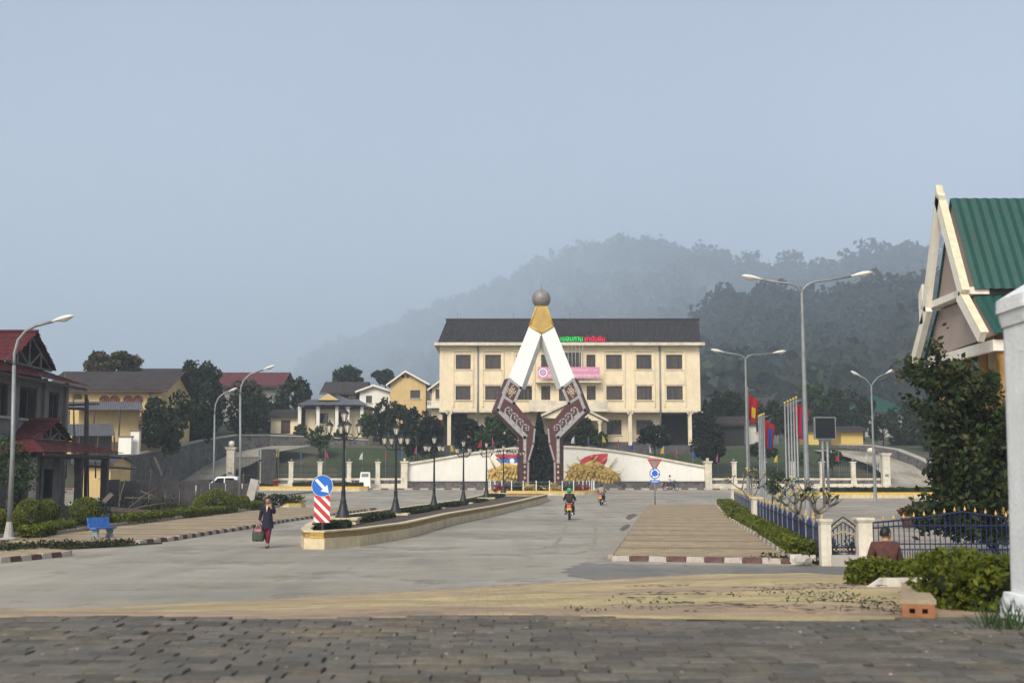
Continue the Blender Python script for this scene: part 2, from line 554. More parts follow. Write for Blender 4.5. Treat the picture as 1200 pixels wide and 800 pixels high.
mat('fence_blue', (0.010, 0.018, 0.062), rough=0.55, var=0.25, scale=4, dirt=0.2, dirt_col=(0.05, 0.05, 0.08))
mat('fence_gold', (0.52, 0.34, 0.10), rough=0.5, var=0.2, scale=6)
mat('kerb_red', (0.10, 0.045, 0.042), var=0.35, scale=7, dirt=0.75, dirt_col=(0.12, 0.09, 0.07), bmp=0.3)
mat('kerb_white', (0.40, 0.36, 0.30), var=0.2, scale=7, dirt=0.8, dirt_col=(0.18, 0.13, 0.10), bmp=0.3)
mat('kerb_grey', (0.26, 0.22, 0.18), var=0.3, scale=4, dirt=0.5, dirt_col=(0.09, 0.07, 0.055), bmp=0.4)
mat('kerb_whitewash', (0.56, 0.52, 0.44), var=0.15, scale=5, dirt=0.35, dirt_col=(0.12, 0.09, 0.07), streak=0.75, bmp=0.4)
mat('clay_brick', (0.26, 0.115, 0.05), var=0.25, scale=9, dirt=0.2, bmp=0.3)
mat('mortar_top', (0.30, 0.24, 0.16), var=0.25, scale=8, dirt=0.4, bmp=0.4)
mat('soil', (0.075, 0.055, 0.04), var=0.4, scale=4, bmp=0.5)
mat('bench_blue', (0.035, 0.13, 0.40), rough=0.6, var=0.3, scale=6, dirt=0.35, dirt_col=(0.12, 0.16, 0.2))
mat('bench_grey', (0.18, 0.21, 0.23), rough=0.8, var=0.3, scale=6, dirt=0.3)
mat('bark', (0.055, 0.043, 0.033), var=0.4, scale=6, bmp=0.5)
mat('bark_pale', (0.17, 0.15, 0.12), var=0.3, scale=6, bmp=0.5)
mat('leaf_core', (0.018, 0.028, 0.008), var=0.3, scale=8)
leafmat('leaf_dark', [(0.006, 0.016, 0.007), (0.014, 0.030, 0.010), (0.025, 0.043, 0.013), (0.042, 0.055, 0.017)])
leafmat('leaf_mid', [(0.020, 0.045, 0.014), (0.038, 0.075, 0.020), (0.06, 0.095, 0.028)])
leafmat('leaf_olive', [(0.040, 0.045, 0.018), (0.075, 0.070, 0.025), (0.11, 0.09, 0.035)])
leafmat('leaf_near', [(0.008, 0.020, 0.007), (0.020, 0.040, 0.010), (0.042, 0.066, 0.016), (0.08, 0.062, 0.018)])
leafmat('leaf_hedge', [(0.045, 0.068, 0.006), (0.10, 0.125, 0.010), (0.18, 0.19, 0.015)])
leafmat('leaf_topiary', [(0.04, 0.06, 0.007), (0.13, 0.16, 0.012), (0.26, 0.27, 0.024)])
leafmat('leaf_median', [(0.012, 0.020, 0.007), (0.028, 0.038, 0.012), (0.05, 0.058, 0.018)])
leafmat('leaf_cypress', [(0.005, 0.010, 0.007), (0.010, 0.018, 0.010), (0.019, 0.028, 0.014)])
leafmat('leaf_frangipani', [(0.02, 0.045, 0.02), (0.045, 0.08, 0.035), (0.08, 0.12, 0.06)])
leafmat('leaf_forest', [(0.010, 0.020, 0.010), (0.020, 0.035, 0.014), (0.036, 0.052, 0.020)], big=0.012, lo=0.45)
leafmat('petal_yellow', [(0.6, 0.42, 0.06), (0.65, 0.5, 0.15), (0.6, 0.5, 0.3)])
leafmat('petal_red', [(0.30, 0.02, 0.03), (0.35, 0.06, 0.10), (0.25, 0.10, 0.03)])
leafmat('petal_purple', [(0.10, 0.03, 0.16), (0.16, 0.06, 0.22)])
mat('tyre', (0.012, 0.012, 0.013), rough=0.85, var=0.3, scale=9)
mat('black_plastic', (0.014, 0.014, 0.016), rough=0.4, var=0.2, scale=6, spec=0.5)
mat('tail_red', (0.55, 0.02, 0.01), rough=0.3, var=0.05, emit=(1.0, 0.05, 0.02, 1.2))
mat('plate_yellow', (0.62, 0.36, 0.04), rough=0.5, var=0.1)
mat('chrome', (0.45, 0.45, 0.46), rough=0.25, metal=0.9, var=0.1)
mat('car_white', (0.70, 0.71, 0.72), rough=0.3, var=0.04, scale=2, spec=0.5)
mat('car_glass', (0.015, 0.018, 0.02), rough=0.08, var=0.2, spec=0.6)
mat('skin', (0.34, 0.19, 0.12), rough=0.6, var=0.1, scale=10)
mat('hair_black', (0.010, 0.009, 0.009), rough=0.5, var=0.3, scale=20)
mat('coat_navy', (0.012, 0.014, 0.030), rough=0.85, var=0.25, scale=10)
mat('trousers_maroon', (0.12, 0.010, 0.030), rough=0.85, var=0.25, scale=10)
mat('shirt_cream', (0.55, 0.42, 0.20), rough=0.8, var=0.1, scale=10)
mat('bag_dark', (0.045, 0.055, 0.035), rough=0.6, var=0.5, scale=14)
mat('bag_pink', (0.42, 0.16, 0.20), rough=0.6, var=0.2, scale=14)
mat('shirt_brown', (0.080, 0.032, 0.028), rough=0.9, var=0.22, scale=14)
mat('jacket_dark', (0.030, 0.018, 0.018), rough=0.8, var=0.25, scale=10)
mat('jacket_tan', (0.26, 0.22, 0.16), rough=0.8, var=0.25, scale=10)
mat('jeans_blue', (0.035, 0.05, 0.10), rough=0.9, var=0.25, scale=10)
mat('shirt_white', (0.60, 0.60, 0.56), rough=0.8, var=0.1, scale=10)
mat('helmet_green', (0.02, 0.26, 0.14), rough=0.3, var=0.1, spec=0.5)
mat('pot_orange', (0.48, 0.11, 0.035), rough=0.7, var=0.15)
mat('pot_clay', (0.26, 0.13, 0.08), rough=0.8, var=0.25)
mat('plaque_grey', (0.13, 0.14, 0.15), rough=0.4, var=0.2)
mat('screen_black', (0.010, 0.012, 0.016), rough=0.35, var=0.2, scale=8)
for n_, c_ in dict(flag_red=(0.42, 0.010, 0.02), flag_blue=(0.015, 0.06, 0.30), flag_yellow=(0.62, 0.46, 0.02), flag_white=(0.66, 0.66, 0.64), flag_pink=(0.50, 0.025, 0.17), flag_cyan=(0.05, 0.30, 0.50)).items():
    mat(n_, tuple(k*0.62 for k in c_), rough=0.8, var=0.12, scale=4)
mat('mural_red', (0.52, 0.045, 0.075), rough=0.7, var=0.12, scale=1.5)
mat('mural_blue', (0.02, 0.11, 0.42), rough=0.7, var=0.12, scale=1.5)
mat('sheet_metal', (0.055, 0.052, 0.055), rough=0.7, var=0.4, scale=1.5, dirt=0.5, dirt_col=(0.09, 0.07, 0.05))

def m_ground():
    m, nt, b = nodes_of('ground')
    p = worldpos(nt)
    c = mixc(nt, ramp(nt, noise(nt, p, 0.12, 6), 0.4, 0.6), (0.035, 0.05, 0.018), (0.085, 0.075, 0.045))
    c = mixc(nt, mathn(nt, 'MULTIPLY', ramp(nt, noise(nt, p, 3.0, 5), 0.45, 0.7), 0.6), c, (0.03, 0.038, 0.015))
    L(nt, c, b.inputs['Base Color']); b.inputs['Roughness'].default_value = 0.95
    bump(nt, b, noise(nt, p, 6, 5), 0.6, 0.05)
    M['ground'] = m
    m, nt, b = nodes_of('lawn')
    p = worldpos(nt)
    c = mixc(nt, ramp(nt, noise(nt, p, 0.25, 6), 0.35, 0.65), (0.015, 0.032, 0.008), (0.035, 0.054, 0.014))
    c = mixc(nt, mathn(nt, 'MULTIPLY', ramp(nt, noise(nt, p, 1.2, 5), 0.5, 0.75), 0.5), c, (0.06, 0.055, 0.03))
    L(nt, c, b.inputs['Base Color']); b.inputs['Roughness'].default_value = 0.95
    bump(nt, b, noise(nt, p, 12, 4), 0.7, 0.06)
    M['lawn'] = m
    # worn pale asphalt with grit, cracks, dusty patches
    for nm, base, var in (('asphalt', (0.30, 0.28, 0.235), 1.0), ('asphalt_dark', (0.17, 0.163, 0.15), 1.0), ('plaza_concrete', (0.31, 0.28, 0.225), 1.0)):
        m, nt, b = nodes_of(nm)
        p = worldpos(nt)
        c = mixc(nt, ramp(nt, noise(nt, p, 0.09, 8, 0.65), 0.35, 0.65), tuple(k * 0.60 for k in base), tuple(k * 1.25 for k in base))
        c = mixc(nt, mathn(nt, 'MULTIPLY', ramp(nt, noise(nt, p, 0.7, 6), 0.46, 0.66), 0.6), c, (0.36, 0.30, 0.20) if nm != 'asphalt_dark' else (0.20, 0.175, 0.14))
        # streaks along the driving direction
        mp = N(nt, 'ShaderNodeMapping'); mp.inputs['Scale'].default_value = (0.75, 0.04, 1); mp.inputs['Rotation'].default_value = (0, 0, R(7))
        L(nt, p, mp.inputs[0])
        c = mixc(nt, mathn(nt, 'MULTIPLY', ramp(nt, noise(nt, mp.outputs[0], 1.0, 5), 0.46, 0.66), 0.45), c, tuple(k * 0.62 for k in base))
        mq = N(nt, 'ShaderNodeMapping'); mq.inputs['Scale'].default_value = (0.05, 0.35, 1); L(nt, p, mq.inputs[0])
        c = mixc(nt, mathn(nt, 'MULTIPLY', ramp(nt, noise(nt, mq.outputs[0], 1.0, 7, 0.65), 0.5, 0.7), 0.4), c, tuple(k * 1.35 for k in base))
        c = mixc(nt, mathn(nt, 'MULTIPLY', ramp(nt, noise(nt, p, 0.35, 9, 0.75), 0.53, 0.60), 0.65), c, tuple(k * 0.45 for k in base))
        v = N(nt, 'ShaderNodeTexVoronoi', feature='DISTANCE_TO_EDGE'); v.inputs['Scale'].default_value = 0.16
        wv = N(nt, 'ShaderNodeMix', data_type='VECTOR'); wv.inputs[0].default_value = 0.12
        nz = N(nt, 'ShaderNodeTexNoise'); nz.inputs['Scale'].default_value = 0.9; nz.inputs['Detail'].default_value = 6; L(nt, p, nz.inputs['Vector'])
        sc = N(nt, 'ShaderNodeVectorMath', operation='SCALE'); sc.inputs[3].default_value = 12; L(nt, nz.outputs['Color'], sc.inputs[0])
        L(nt, p, wv.inputs[4]); L(nt, sc.outputs[0], wv.inputs[5]); L(nt, wv.outputs[1], v.inputs['Vector'])
        crack = mathn(nt, 'LESS_THAN', v.outputs[0], 0.0035)
        cm = mathn(nt, 'MULTIPLY', crack, ramp(nt, noise(nt, p, 0.05, 3), 0.5, 0.6))
        c = mixc(nt, mathn(nt, 'MULTIPLY', cm, 0.6), c, (0.05, 0.045, 0.04))
        g = noise(nt, p, 45, 3, 0.7)
        c = mixc(nt, mathn(nt, 'MULTIPLY', ramp(nt, g, 0.5, 0.72), 0.35), c, tuple(k * 0.5 for k in base))
        L(nt, c, b.inputs['Base Color']); b.inputs['Roughness'].default_value = 0.82
        b.inputs['Specular IOR Level'].default_value = 0.3
        bump(nt, b, g, 0.35, 0.01)
        M[nm] = m
    # paving with stripes across the walk (local y runs along the walk)
    for nm, cy, cp, per, wd in (('paving', (0.37, 0.29, 0.165), (0.25, 0.15, 0.11), 3.9, 0.7), ('ramp_paving', (0.50, 0.395, 0.185), (0.41, 0.29, 0.18), 7.0, 2.2)):
        m, nt, b = nodes_of(nm)
        co = coords(nt)
        sx = N(nt, 'ShaderNodeSeparateXYZ'); L(nt, co, sx.inputs[0])
        wob = mathn(nt, 'MULTIPLY', noise(nt, co, 1.3, 6, 0.7), 0.5 if nm == 'paving' else 1.6)
        ph = mathn(nt, 'MODULO', mathn(nt, 'ADD', mathn(nt, 'ADD', sx.outputs[1], wob), 400.0 + (-3.2 if nm == 'ramp_paving' else 0)), per)
        st = mathn(nt, 'LESS_THAN', ph, wd)
        c = mixc(nt, st, cy, cp)
        br = N(nt, 'ShaderNodeTexBrick'); br.inputs['Scale'].default_value = 1.0
        br.inputs['Brick Width'].default_value = 0.22; br.inputs['Row Height'].default_value = 0.11
        br.inputs['Mortar Size'].default_value = 0.008
        br.inputs['Color1'].default_value = (0.8, 0.8, 0.8, 1); br.inputs['Color2'].default_value = (1.12, 1.1, 1.05, 1); br.inputs['Mortar'].default_value = (0.66, 0.63, 0.6, 1)
        L(nt, co, br.inputs['Vector'])
        c = mixc(nt, 1.0, c, br.outputs[0], 'MULTIPLY')
        c = mixc(nt, mathn(nt, 'MULTIPLY', ramp(nt, noise(nt, co, 0.5, 8, 0.7), 0.42, 0.68), 0.7), c, (0.185, 0.145, 0.095))
        c = mixc(nt, mathn(nt, 'MULTIPLY', ramp(nt, noise(nt, co, 2.5, 6, 0.7), 0.5, 0.7), 0.75), c, (0.11, 0.09, 0.065))
        mr = N(nt, 'ShaderNodeMapping'); mr.inputs['Scale'].default_value = (0.5, 2.2, 1); L(nt, co, mr.inputs[0])
        c = mixc(nt, mathn(nt, 'MULTIPLY', ramp(nt, noise(nt, mr.outputs[0], 1.0, 9, 0.75), 0.54, 0.62), 0.75 if nm == 'ramp_paving' else 0.4), c, (0.10, 0.082, 0.058))
        L(nt, c, b.inputs['Base Color']); b.inputs['Roughness'].default_value = 0.9
        bump(nt, b, br.outputs[1], -0.5, 0.01)
        M[nm] = m
    m, nt, b = nodes_of('paver_dark')
    oi = N(nt, 'ShaderNodeObjectInfo')
    p = worldpos(nt)
    g = N(nt, 'ShaderNodeNewGeometry')
    rnd = mathn(nt, 'FRACT', mathn(nt, 'ADD', oi.outputs['Random'], g.outputs['Random Per Island']))
    c = mixc(nt, rnd, (0.070, 0.060, 0.048), (0.160, 0.142, 0.115))
    c = mixc(nt, mathn(nt, 'MULTIPLY', ramp(nt, noise(nt, p, 2.2, 6), 0.45, 0.7), 0.5), c, (0.085, 0.092, 0.076))
    c = mixc(nt, mathn(nt, 'MULTIPLY', ramp(nt, noise(nt, p, 9, 6, 0.7), 0.52, 0.75), 0.55), c, (0.055, 0.042, 0.034))
    c = mixc(nt, mathn(nt, 'MULTIPLY', ramp(nt, noise(nt, p, 1.2, 6, 0.7), 0.54, 0.68), 0.6), c, (0.23, 0.185, 0.115))
    c = mixc(nt, ramp(nt, noise(nt, p, 28, 6, 0.75), 0.35, 0.65), mixc(nt, 1.0, c, (0.62, 0.60, 0.58), 'MULTIPLY'), c)
    L(nt, c, b.inputs['Base Color']); b.inputs['Roughness'].default_value = 0.85
    bump(nt, b, noise(nt, p, 40, 5, 0.7), 0.5, 0.01)
    M['paver_dark'] = m
    # rubble stone masonry
    m, nt, b = nodes_of('rubble_stone')
    p = worldpos(nt)
    v = N(nt, 'ShaderNodeTexVoronoi', feature='F1'); v.inputs['Scale'].default_value = 2.2; L(nt, p, v.inputs['Vector'])
    e = N(nt, 'ShaderNodeTexVoronoi', feature='DISTANCE_TO_EDGE'); e.inputs['Scale'].default_value = 2.2; L(nt, p, e.inputs['Vector'])
    sc = N(nt, 'ShaderNodeSeparateColor'); L(nt, v.outputs['Color'], sc.inputs[0])
    c = mixc(nt, sc.outputs[0], (0.045, 0.043, 0.047), (0.13, 0.12, 0.115))
    c = mixc(nt, ramp(nt, e.outputs[0], 0.06, 0.02), c, (0.17, 0.16, 0.14))
    c = mixc(nt, mathn(nt, 'MULTIPLY', ramp(nt, noise(nt, p, 0.4, 6), 0.45, 0.7), 0.6), c, (0.045, 0.045, 0.04))
    L(nt, c, b.inputs['Base Color']); b.inputs['Roughness'].default_value = 0.95
    bump(nt, b, e.outputs[0], 0.6, 0.08)
    M['rubble_stone'] = m
    # red and white painted kerb of the far street (paint bands along world x)
    m, nt, b = nodes_of('kerb_banded')
    p = worldpos(nt)
    sx = N(nt, 'ShaderNodeSeparateXYZ'); L(nt, p, sx.inputs[0])
    st = mathn(nt, 'LESS_THAN', mathn(nt, 'MODULO', mathn(nt, 'ADD', sx.outputs[0], 400.0), 1.7), 0.8)
    c = mixc(nt, st, (0.45, 0.42, 0.37), (0.15, 0.05, 0.045))
    c = mixc(nt, mathn(nt, 'MULTIPLY', ramp(nt, noise(nt, p, 2, 6), 0.4, 0.7), 0.5), c, (0.15, 0.12, 0.10))
    L(nt, c, b.inputs['Base Color']); b.inputs['Roughness'].default_value = 0.9
    M['kerb_banded'] = m
    # forest floor of the hills
    m, nt, b = nodes_of('hill_ground')
    p = worldpos(nt)
    c = mixc(nt, ramp(nt, noise(nt, p, 0.03, 6), 0.4, 0.6), (0.022, 0.038, 0.014), (0.045, 0.06, 0.022))
    L(nt, c, b.inputs['Base Color']); b.inputs['Roughness'].default_value = 1
    M['hill_ground'] = m
m_ground()

# ================================================================== THE SETTING
DIRX = 0.129                      # the avenue runs off slightly to +x
AV = math.atan(DIRX)
def rise(Y): return interp([(92, -0.05), (133, 0.80), (136, 1.0), (152, 5.95), (178, 7.0), (250, 12), (420, 26), (600, 30), (7100, 30)], Y)
def sheet(name, xs, ys, zf, material, label, kind='structure', cat='ground', loc=(0, 0, 0)):
    mb = MB()
    nx, ny = len(xs), len(ys)
    vs = [(x, y, zf(x, y)) for y in ys for x in xs]
    mb.smooth = True
    mb.add(vs, [(j * nx + i, j * nx + i + 1, (j + 1) * nx + i + 1, (j + 1) * nx + i) for j in range(ny - 1) for i in range(nx - 1)])
    o = mb.build(name, material)
    return T(o, label, cat, None, kind)
def flat(name, poly, zf, material, label, thick=0.0, kind='structure', cat='pavement', rz=None):
    """flat-topped slab on a ground outline; zf is a number or a function of y"""
    zfun = zf if callable(zf) else (lambda y: zf)
    mb = MB()
    n = len(poly)
    top = [Vector((x, y, zfun(y))) for x, y in poly]
    if thick:
        bot = [p - Vector((0, 0, thick)) for p in top]
        mb.add(top + bot, [tuple(range(n))] + [(i, (i + 1) % n, n + (i + 1) % n, n + i) for i in range(n)])
    else:
        mb.add(top, [tuple(range(n))])
    if rz is not None:
        rot = Matrix.Rotation(-rz, 3, 'Z')
        mb.v = [tuple(rot @ Vector(v)) for v in mb.v]
    o = mb.build(name, material, None, None, False, rz)
    return T(o, label, cat, None, kind)

xs = [-6800, -1500, -900, -500, -300, -200, -140] + list(range(-100, 101, 8)) + [140, 200, 300, 500, 900, 1500, 6800]
ys = [-150, -60, -20, 0, 8, 20, 40, 60, 80, 92, 100, 110, 120, 126, 130, 133, 135, 136.5] + list(range(138, 181, 3)) + [190, 205, 225, 250, 300, 360, 420, 600, 1000, 1600, 7100]
sheet('ground', xs, ys, lambda x, y: rise(y) + (0.25 * math.sin(x * 0.21) * math.sin(y * 0.17) if y > 137 else 0), 'ground', 'rough grassy earth under the town and out to the hills')
# lawn behind the far fence
sheet('lawn', [-24 + 2 * i for i in range(36)], [135.6 + 0.9 * i for i in range(18)], lambda x, y: rise(y) + 0.06 + 0.3 * math.sin(x * 0.21) * math.sin(y * 0.17) * sstep(136, 140, y), 'lawn', 'sloping green lawn behind the far fence', cat='lawn')
# roads
def strip(name, xa, xb, ys, dz, material, label, cat='road'):
    mb = MB(); mb.smooth = True
    vs = []
    for y in ys: vs += [(xa(y) if callable(xa) else xa, y, gz(y) + dz), (xb(y) if callable(xb) else xb, y, gz(y) + dz)]
    mb.add(vs, [(2 * i, 2 * i + 1, 2 * i + 3, 2 * i + 2) for i in range(len(ys) - 1)])
    return T(mb.build(name, material), label, cat, None, 'structure')
road = strip('road', lambda y: -70 if y < 39 or y > 88 else -17.6, 70, [10, 25, 39, 39.01, 60, 87.99, 88, 92, 100, 110, 120, 129.6], 0.0, 'asphalt', 'worn pale grey asphalt of the wide avenue and its crossing')
# darker patch of newer asphalt in the side street
a, b2, c2, d2 = gnd(735, 664), gnd(655, 671), gnd(790, 682), gnd(1010, 690)
flat('asphalt_patch', [(gnd(x_, y_).x, gnd(x_, y_).y) for x_, y_ in ((735, 661), (716, 659.5), (703, 660.2), (688, 658.6), (676, 660.4), (682, 661.8), (669, 663), (673, 664.6), (658, 666.2), (666, 668.2), (655, 670.4), (668, 672), (664, 674.5), (684, 677), (698, 680), (760, 688), (1180, 700), (1250, 668), (960, 663))], 0.005, 'asphalt_dark', 'darker asphalt patch of the side street in front of the blue gate', cat='road')
# plaza behind the blue fence
flat('plaza_floor', [(9.0, 31.2), (60, 31.2), (60, 100), (18.4, 100), (17.4, 92)], lambda y: gz(y) + 0.06, 'plaza_concrete', 'pale concrete plaza floor behind the blue fence', 0.1)
# pavements (stripes of pink pavers across a yellow ground)
flat('pavement', [(2.75, 33.0), (8.35, 31.6), (15.9, 91.5), (10.4, 91.5)], 0.13, 'paving', 'yellow and pink striped pavement beside the blue fence', 0.2, rz=-AV)
lk = [(133, 639.5), (165, 637.5), (200, 633.5), (253, 625), (300, 618), (333, 611.7), (367, 606.7), (412, 600.8), (440, 597)]
lkw = [gnd(x_, y_) for x_, y_ in lk]
bk = [(60, 626.5), (103, 621.5), (133, 617), (193, 610), (250, 603), (300, 597), (330, 594)]
bkw = [gnd(x_, y_, 0.13) for x_, y_ in bk]
front = [gnd(57, 639.8), gnd(100, 640)]
flat('pavement', [(p.x, p.y) for p in front + lkw] + [(bkw[-1].x + 3, lkw[-1].y)] + [(p.x, p.y) for p in bkw[::-1]] + [(-17.9, 41.5)], 0.13, 'paving', 'striped pavement with a blue bench between clipped bushes and road', 0.2, rz=-0.03)
flat('pavement', [(gnd(-120, 667).x, gnd(-120, 667).y), (gnd(0, 659.5).x, gnd(0, 659.5).y), (gnd(78, 651.5).x, gnd(78, 651.5).y), (gnd(84, 649.5).x, gnd(84, 649.5).y), (gnd(40, 645.5).x, gnd(40, 645.5).y), (-34, 37.2)], 0.13, 'paving', 'short pavement end with a worn kerb before the grass gap', 0.2, rz=-0.5)
# dirt and grass verge between the two pavements
flat('verge', [(-30, 37.0), (gnd(0, 651).x, gnd(0, 651).y), (gnd(60, 645).x, gnd(60, 645).y), (gnd(190, 637).x, gnd(190, 637).y), (gnd(120, 639.9).x, gnd(120, 639.9).y), (-17.9, 41.6), (-30, 41.6)], 0.055, 'ground', 'strip of dirt and weeds between the two pavements', 0.1, cat='verge')
flat('planting_bed', [(p.x - 0.16, p.y) for p in bkw] + [(-19.0, 88), (-23, 88), (-23, 41.6), (-18.05, 41.6)], 0.16, 'soil', 'earth bed of the clipped bushes along the pavement', 0.2, cat='bed')

def kerb_run(pts, parent, mats, step, size, zf=0.0, seed=1, name='kerb_stone'):
    """kerb stones one by one along a line, painted in turn"""
    rnd = random.Random(seed)
    pts = [Vector((p[0], p[1], 0)) for p in pts]
    protos = {}
    for m_ in mats:
        for v_ in range(3):
            mb = MB(); w_, h_ = size
            j = lambda: rnd.uniform(-0.012, 0.012)
            l_ = step - 0.02
            vs = [(-l_/2 + j(), -w_/2, 0), (l_/2 + j(), -w_/2, 0), (l_/2, w_/2, 0), (-l_/2, w_/2, 0), (-l_/2 + 0.02 + j(), -w_/2 + 0.03, h_ + j()), (l_/2 - 0.02 + j(), -w_/2 + 0.03, h_ + j()), (l_/2 - 0.01, w_/2, h_ + j()), (-l_/2 + 0.01, w_/2, h_ + j())]
            mb.add(vs, [(0, 1, 5, 4), (1, 2, 6, 5), (2, 3, 7, 6), (3, 0, 4, 7), (4, 5, 6, 7)])
            protos[m_, v_] = mb.mesh(name, m_)
    inv = parent.matrix_basis.inverted()
    ang0 = parent.rotation_euler.z
    k = 0; carry = step / 2
    for a_, b_ in zip(pts, pts[1:]):
        d_ = b_ - a_; ln = d_.length; t = carry
        while t < ln:
            p = a_ + d_ * (t / ln)
            p.z = (zf(p.y) if callable(zf) else zf) - 0.02
            if rnd.random() > 0.03:
                link(name, protos[mats[k % len(mats)], rnd.randrange(3)], parent, inv @ p, math.atan2(d_.y, d_.x) - ang0 + rnd.uniform(-0.02, 0.02))
            k += 1; t += step
        carry = t - ln
pav = [o for o in C.objects if o.name.startswith('pavement')]
kerb_run([(2.72, 32.95), (8.6, 31.5)], pav[0], ['kerb_white', 'kerb_red'], 0.5, (0.2, 0.16), seed=3)
kerb_run([(10.35, 91.5), (2.68, 33.2)], pav[0], ['kerb_grey'], 0.9, (0.16, 0.15), seed=4)
kerb_run([(p.x, p.y) for p in front[:1] + lkw], pav[1], ['kerb_white', 'kerb_red'], 0.5, (0.2, 0.16), seed=5)
kerb_run([(-18.15, 41.5)] + [(p.x - 0.09, p.y) for p in bkw], pav[1], ['kerb_grey'], 0.95, (0.14, 0.28), seed=6)
kerb_run([(gnd(-60, 663).x, gnd(-60, 663).y), (gnd(0, 659.5).x, gnd(0, 659.5).y), (gnd(80, 651.5).x, gnd(80, 651.5).y)], pav[2], ['kerb_red', 'kerb_white'], 0.42, (0.2, 0.17), seed=7)

# far street kerb, footway before the fence
FY = 133.0
mb = MB(); mb.bx(-60, X(428, 130), 129.6, 130.0, 0.6, gz(130) + 0.16).bx(X(430, 130), 62, 129.6, 130.0, 0.6, gz(130) + 0.16)
T(mb.build('kerb', 'kerb_banded'), 'red and white banded kerb along the far street', 'kerb', None, 'structure')
flat('footway', [(-60, 130.0), (62, 130.0), (62, 135.4), (-60, 135.4)], gz(130) + 0.14, 'light_concrete', 'pale footway strip in front of the mural wall and far fence', 0.3)

# ------------------------------------------------------------------ raised apron with dark pavers, and the ramp down to the road
AZ = 1.40; AY = 7.75
def ramp_end(x): return interp([(-14, 18.0), (-8.4, 19.6), (-3.5, 23.2), (0, 25.5), (4.8, 28.4), (14, 30.0)], x)
def ramp_z(x, y): 
    e = ramp_end(x)
    t = min(1, max(0, (y - AY) / (e - AY)))
    return lerp(AZ - 0.01, 0.012, t)
xs_r = [-14 + 0.7 * i for i in range(31)]          # to x = 7
mb = MB(); mb.smooth = True
rows = 14
vs = []
for j in range(rows + 1):
    for x_ in xs_r:
        y_ = lerp(AY - 0.02, ramp_end(x_), j / rows)
        vs.append((x_, y_, ramp_z(x_, y_) + 0.012 * math.sin(x_ * 1.7 + y_ * 0.9)))
nx = len(xs_r)
mb.add(vs, [(j * nx + i, j * nx + i + 1, (j + 1) * nx + i + 1, (j + 1) * nx + i) for j in range(rows) for i in range(nx - 1)])
rot = Matrix.Rotation(-0.02, 3, 'Z')
mb.v = [tuple(rot @ Vector(v)) for v in mb.v]
o = mb.build('ramp', 'ramp_paving', rz=0.02)
T(o, 'yellow and pink paved ramp falling from the apron to the road', 'ramp', None, 'structure')
kerb_run([(-8.3, 19.55), (-3.5, 23.15), (0, 25.45), (4.8, 28.35)], o, ['kerb_grey'], 0.6, (0.12, 0.05), seed=8, name='edge_stone')
# apron of zigzag pavers
apron = T(flat('apron', [(-9, -4), (7, -4), (7, AY), (-9, AY)], AZ - 0.05, 'soil', 'raised apron of dark zigzag pavers at the top of the ramp', 1.6), 'raised apron of dark zigzag pavers at the top of the ramp', 'apron', None, 'structure')
rnd = random.Random(11)
def paver_mesh(seed, n_=0):
    r_ = random.Random(seed)
    a_, h_, z_ = 0.11, 0.070, 0.055
    k_ = r_.uniform(0.002, 0.010)
    top = [(-a_, -h_ + k_), (-a_ * 0.35, -h_ + k_), (0, -h_ - k_), (a_ * 0.65, -h_ - k_ * 0.7), (a_, -h_ + k_), (a_ * r_.uniform(0.965, 0.99), 0), (a_ + k_ * 0.3, h_ * 0.6), (a_, h_ + k_ * 0.8), (a_ * 0.35, h_ + k_), (0, h_ - k_), (-a_ * 0.65, h_ - k_), (-a_, h_ + k_ * 0.4), (-a_ - k_ * 0.2, h_ * 0.4), (-a_ + k_ * 0.3, -h_ * 0.3)]
    top = [(x_ * 0.985 + r_.uniform(-0.003, 0.003), y_ * 0.955 + r_.uniform(-0.004, 0.004)) for x_, y_ in top]
    n = len(top)
    mb = MB()
    mb.add([(x_, y_, 0) for x_, y_ in top] + [(x_, y_, z_ - 0.007) for x_, y_ in top] + [(x_ * 0.972, y_ * 0.95, z_) for x_, y_ in top],
           [(i, (i + 1) % n, n + (i + 1) % n, n + i) for i in range(n)] + [(n + i, n + (i + 1) % n, 2 * n + (i + 1) % n, 2 * n + i) for i in range(n)] + [tuple(range(2 * n, 3 * n))])
    return mb
pm = [paver_mesh(s_).mesh('paver', 'paver_dark') for s_ in range(5)]
rest = MB()
spots = []
row = 0
y_ = AY - 0.07
while y_ > 2.4:
    x_ = -7.2 + (0.11 if row % 2 else 0) + rnd.uniform(-0.035, 0.035)
    while x_ < 5.6:
        spots.append((x_, y_)); x_ += 0.2215
    y_ -= 0.143; row += 1
seen = []
for (x_, y_) in spots:
    px_ = 600 + x_ / y_ * F * 0.994
    py_ = 557 + (CH - AZ) / y_ * 1409
    seen.append((-5 < px_ < 1205 and py_ < 806, y_, x_))
vis = sorted([s_ for s_ in seen if s_[0]], key=lambda s_: s_[1])[:300]
visset = {(s_[2], s_[1]) for s_ in vis}
def sag(x_, y_): return 0.012 * math.sin(x_ * 2.1 + y_) + 0.010 * math.sin(y_ * 3.3 - x_) - 0.012 * sstep(-1.2, -4.2, x_)
for (x_, y_) in spots:
    z_ = AZ - 0.05 + sag(x_, y_) + rnd.uniform(-0.007, 0.006)
    rx, ry, rz_ = rnd.uniform(-0.016, 0.016), rnd.uniform(-0.014, 0.014), rnd.uniform(-0.03, 0.03)
    if (x_, y_) in visset:
        o = link('paver', pm[rnd.randrange(5)], apron, (x_, y_, z_))
        o.rotation_euler = (rx, ry, rz_)
    else:
        src = pm[0]
        mt = Matrix.Translation((x_, y_, z_)) @ Euler((rx, ry, rz_)).to_matrix().to_4x4()
        rest.add([mt @ v.co for v in src.vertices], [tuple(p.vertices) for p in src.polygons])
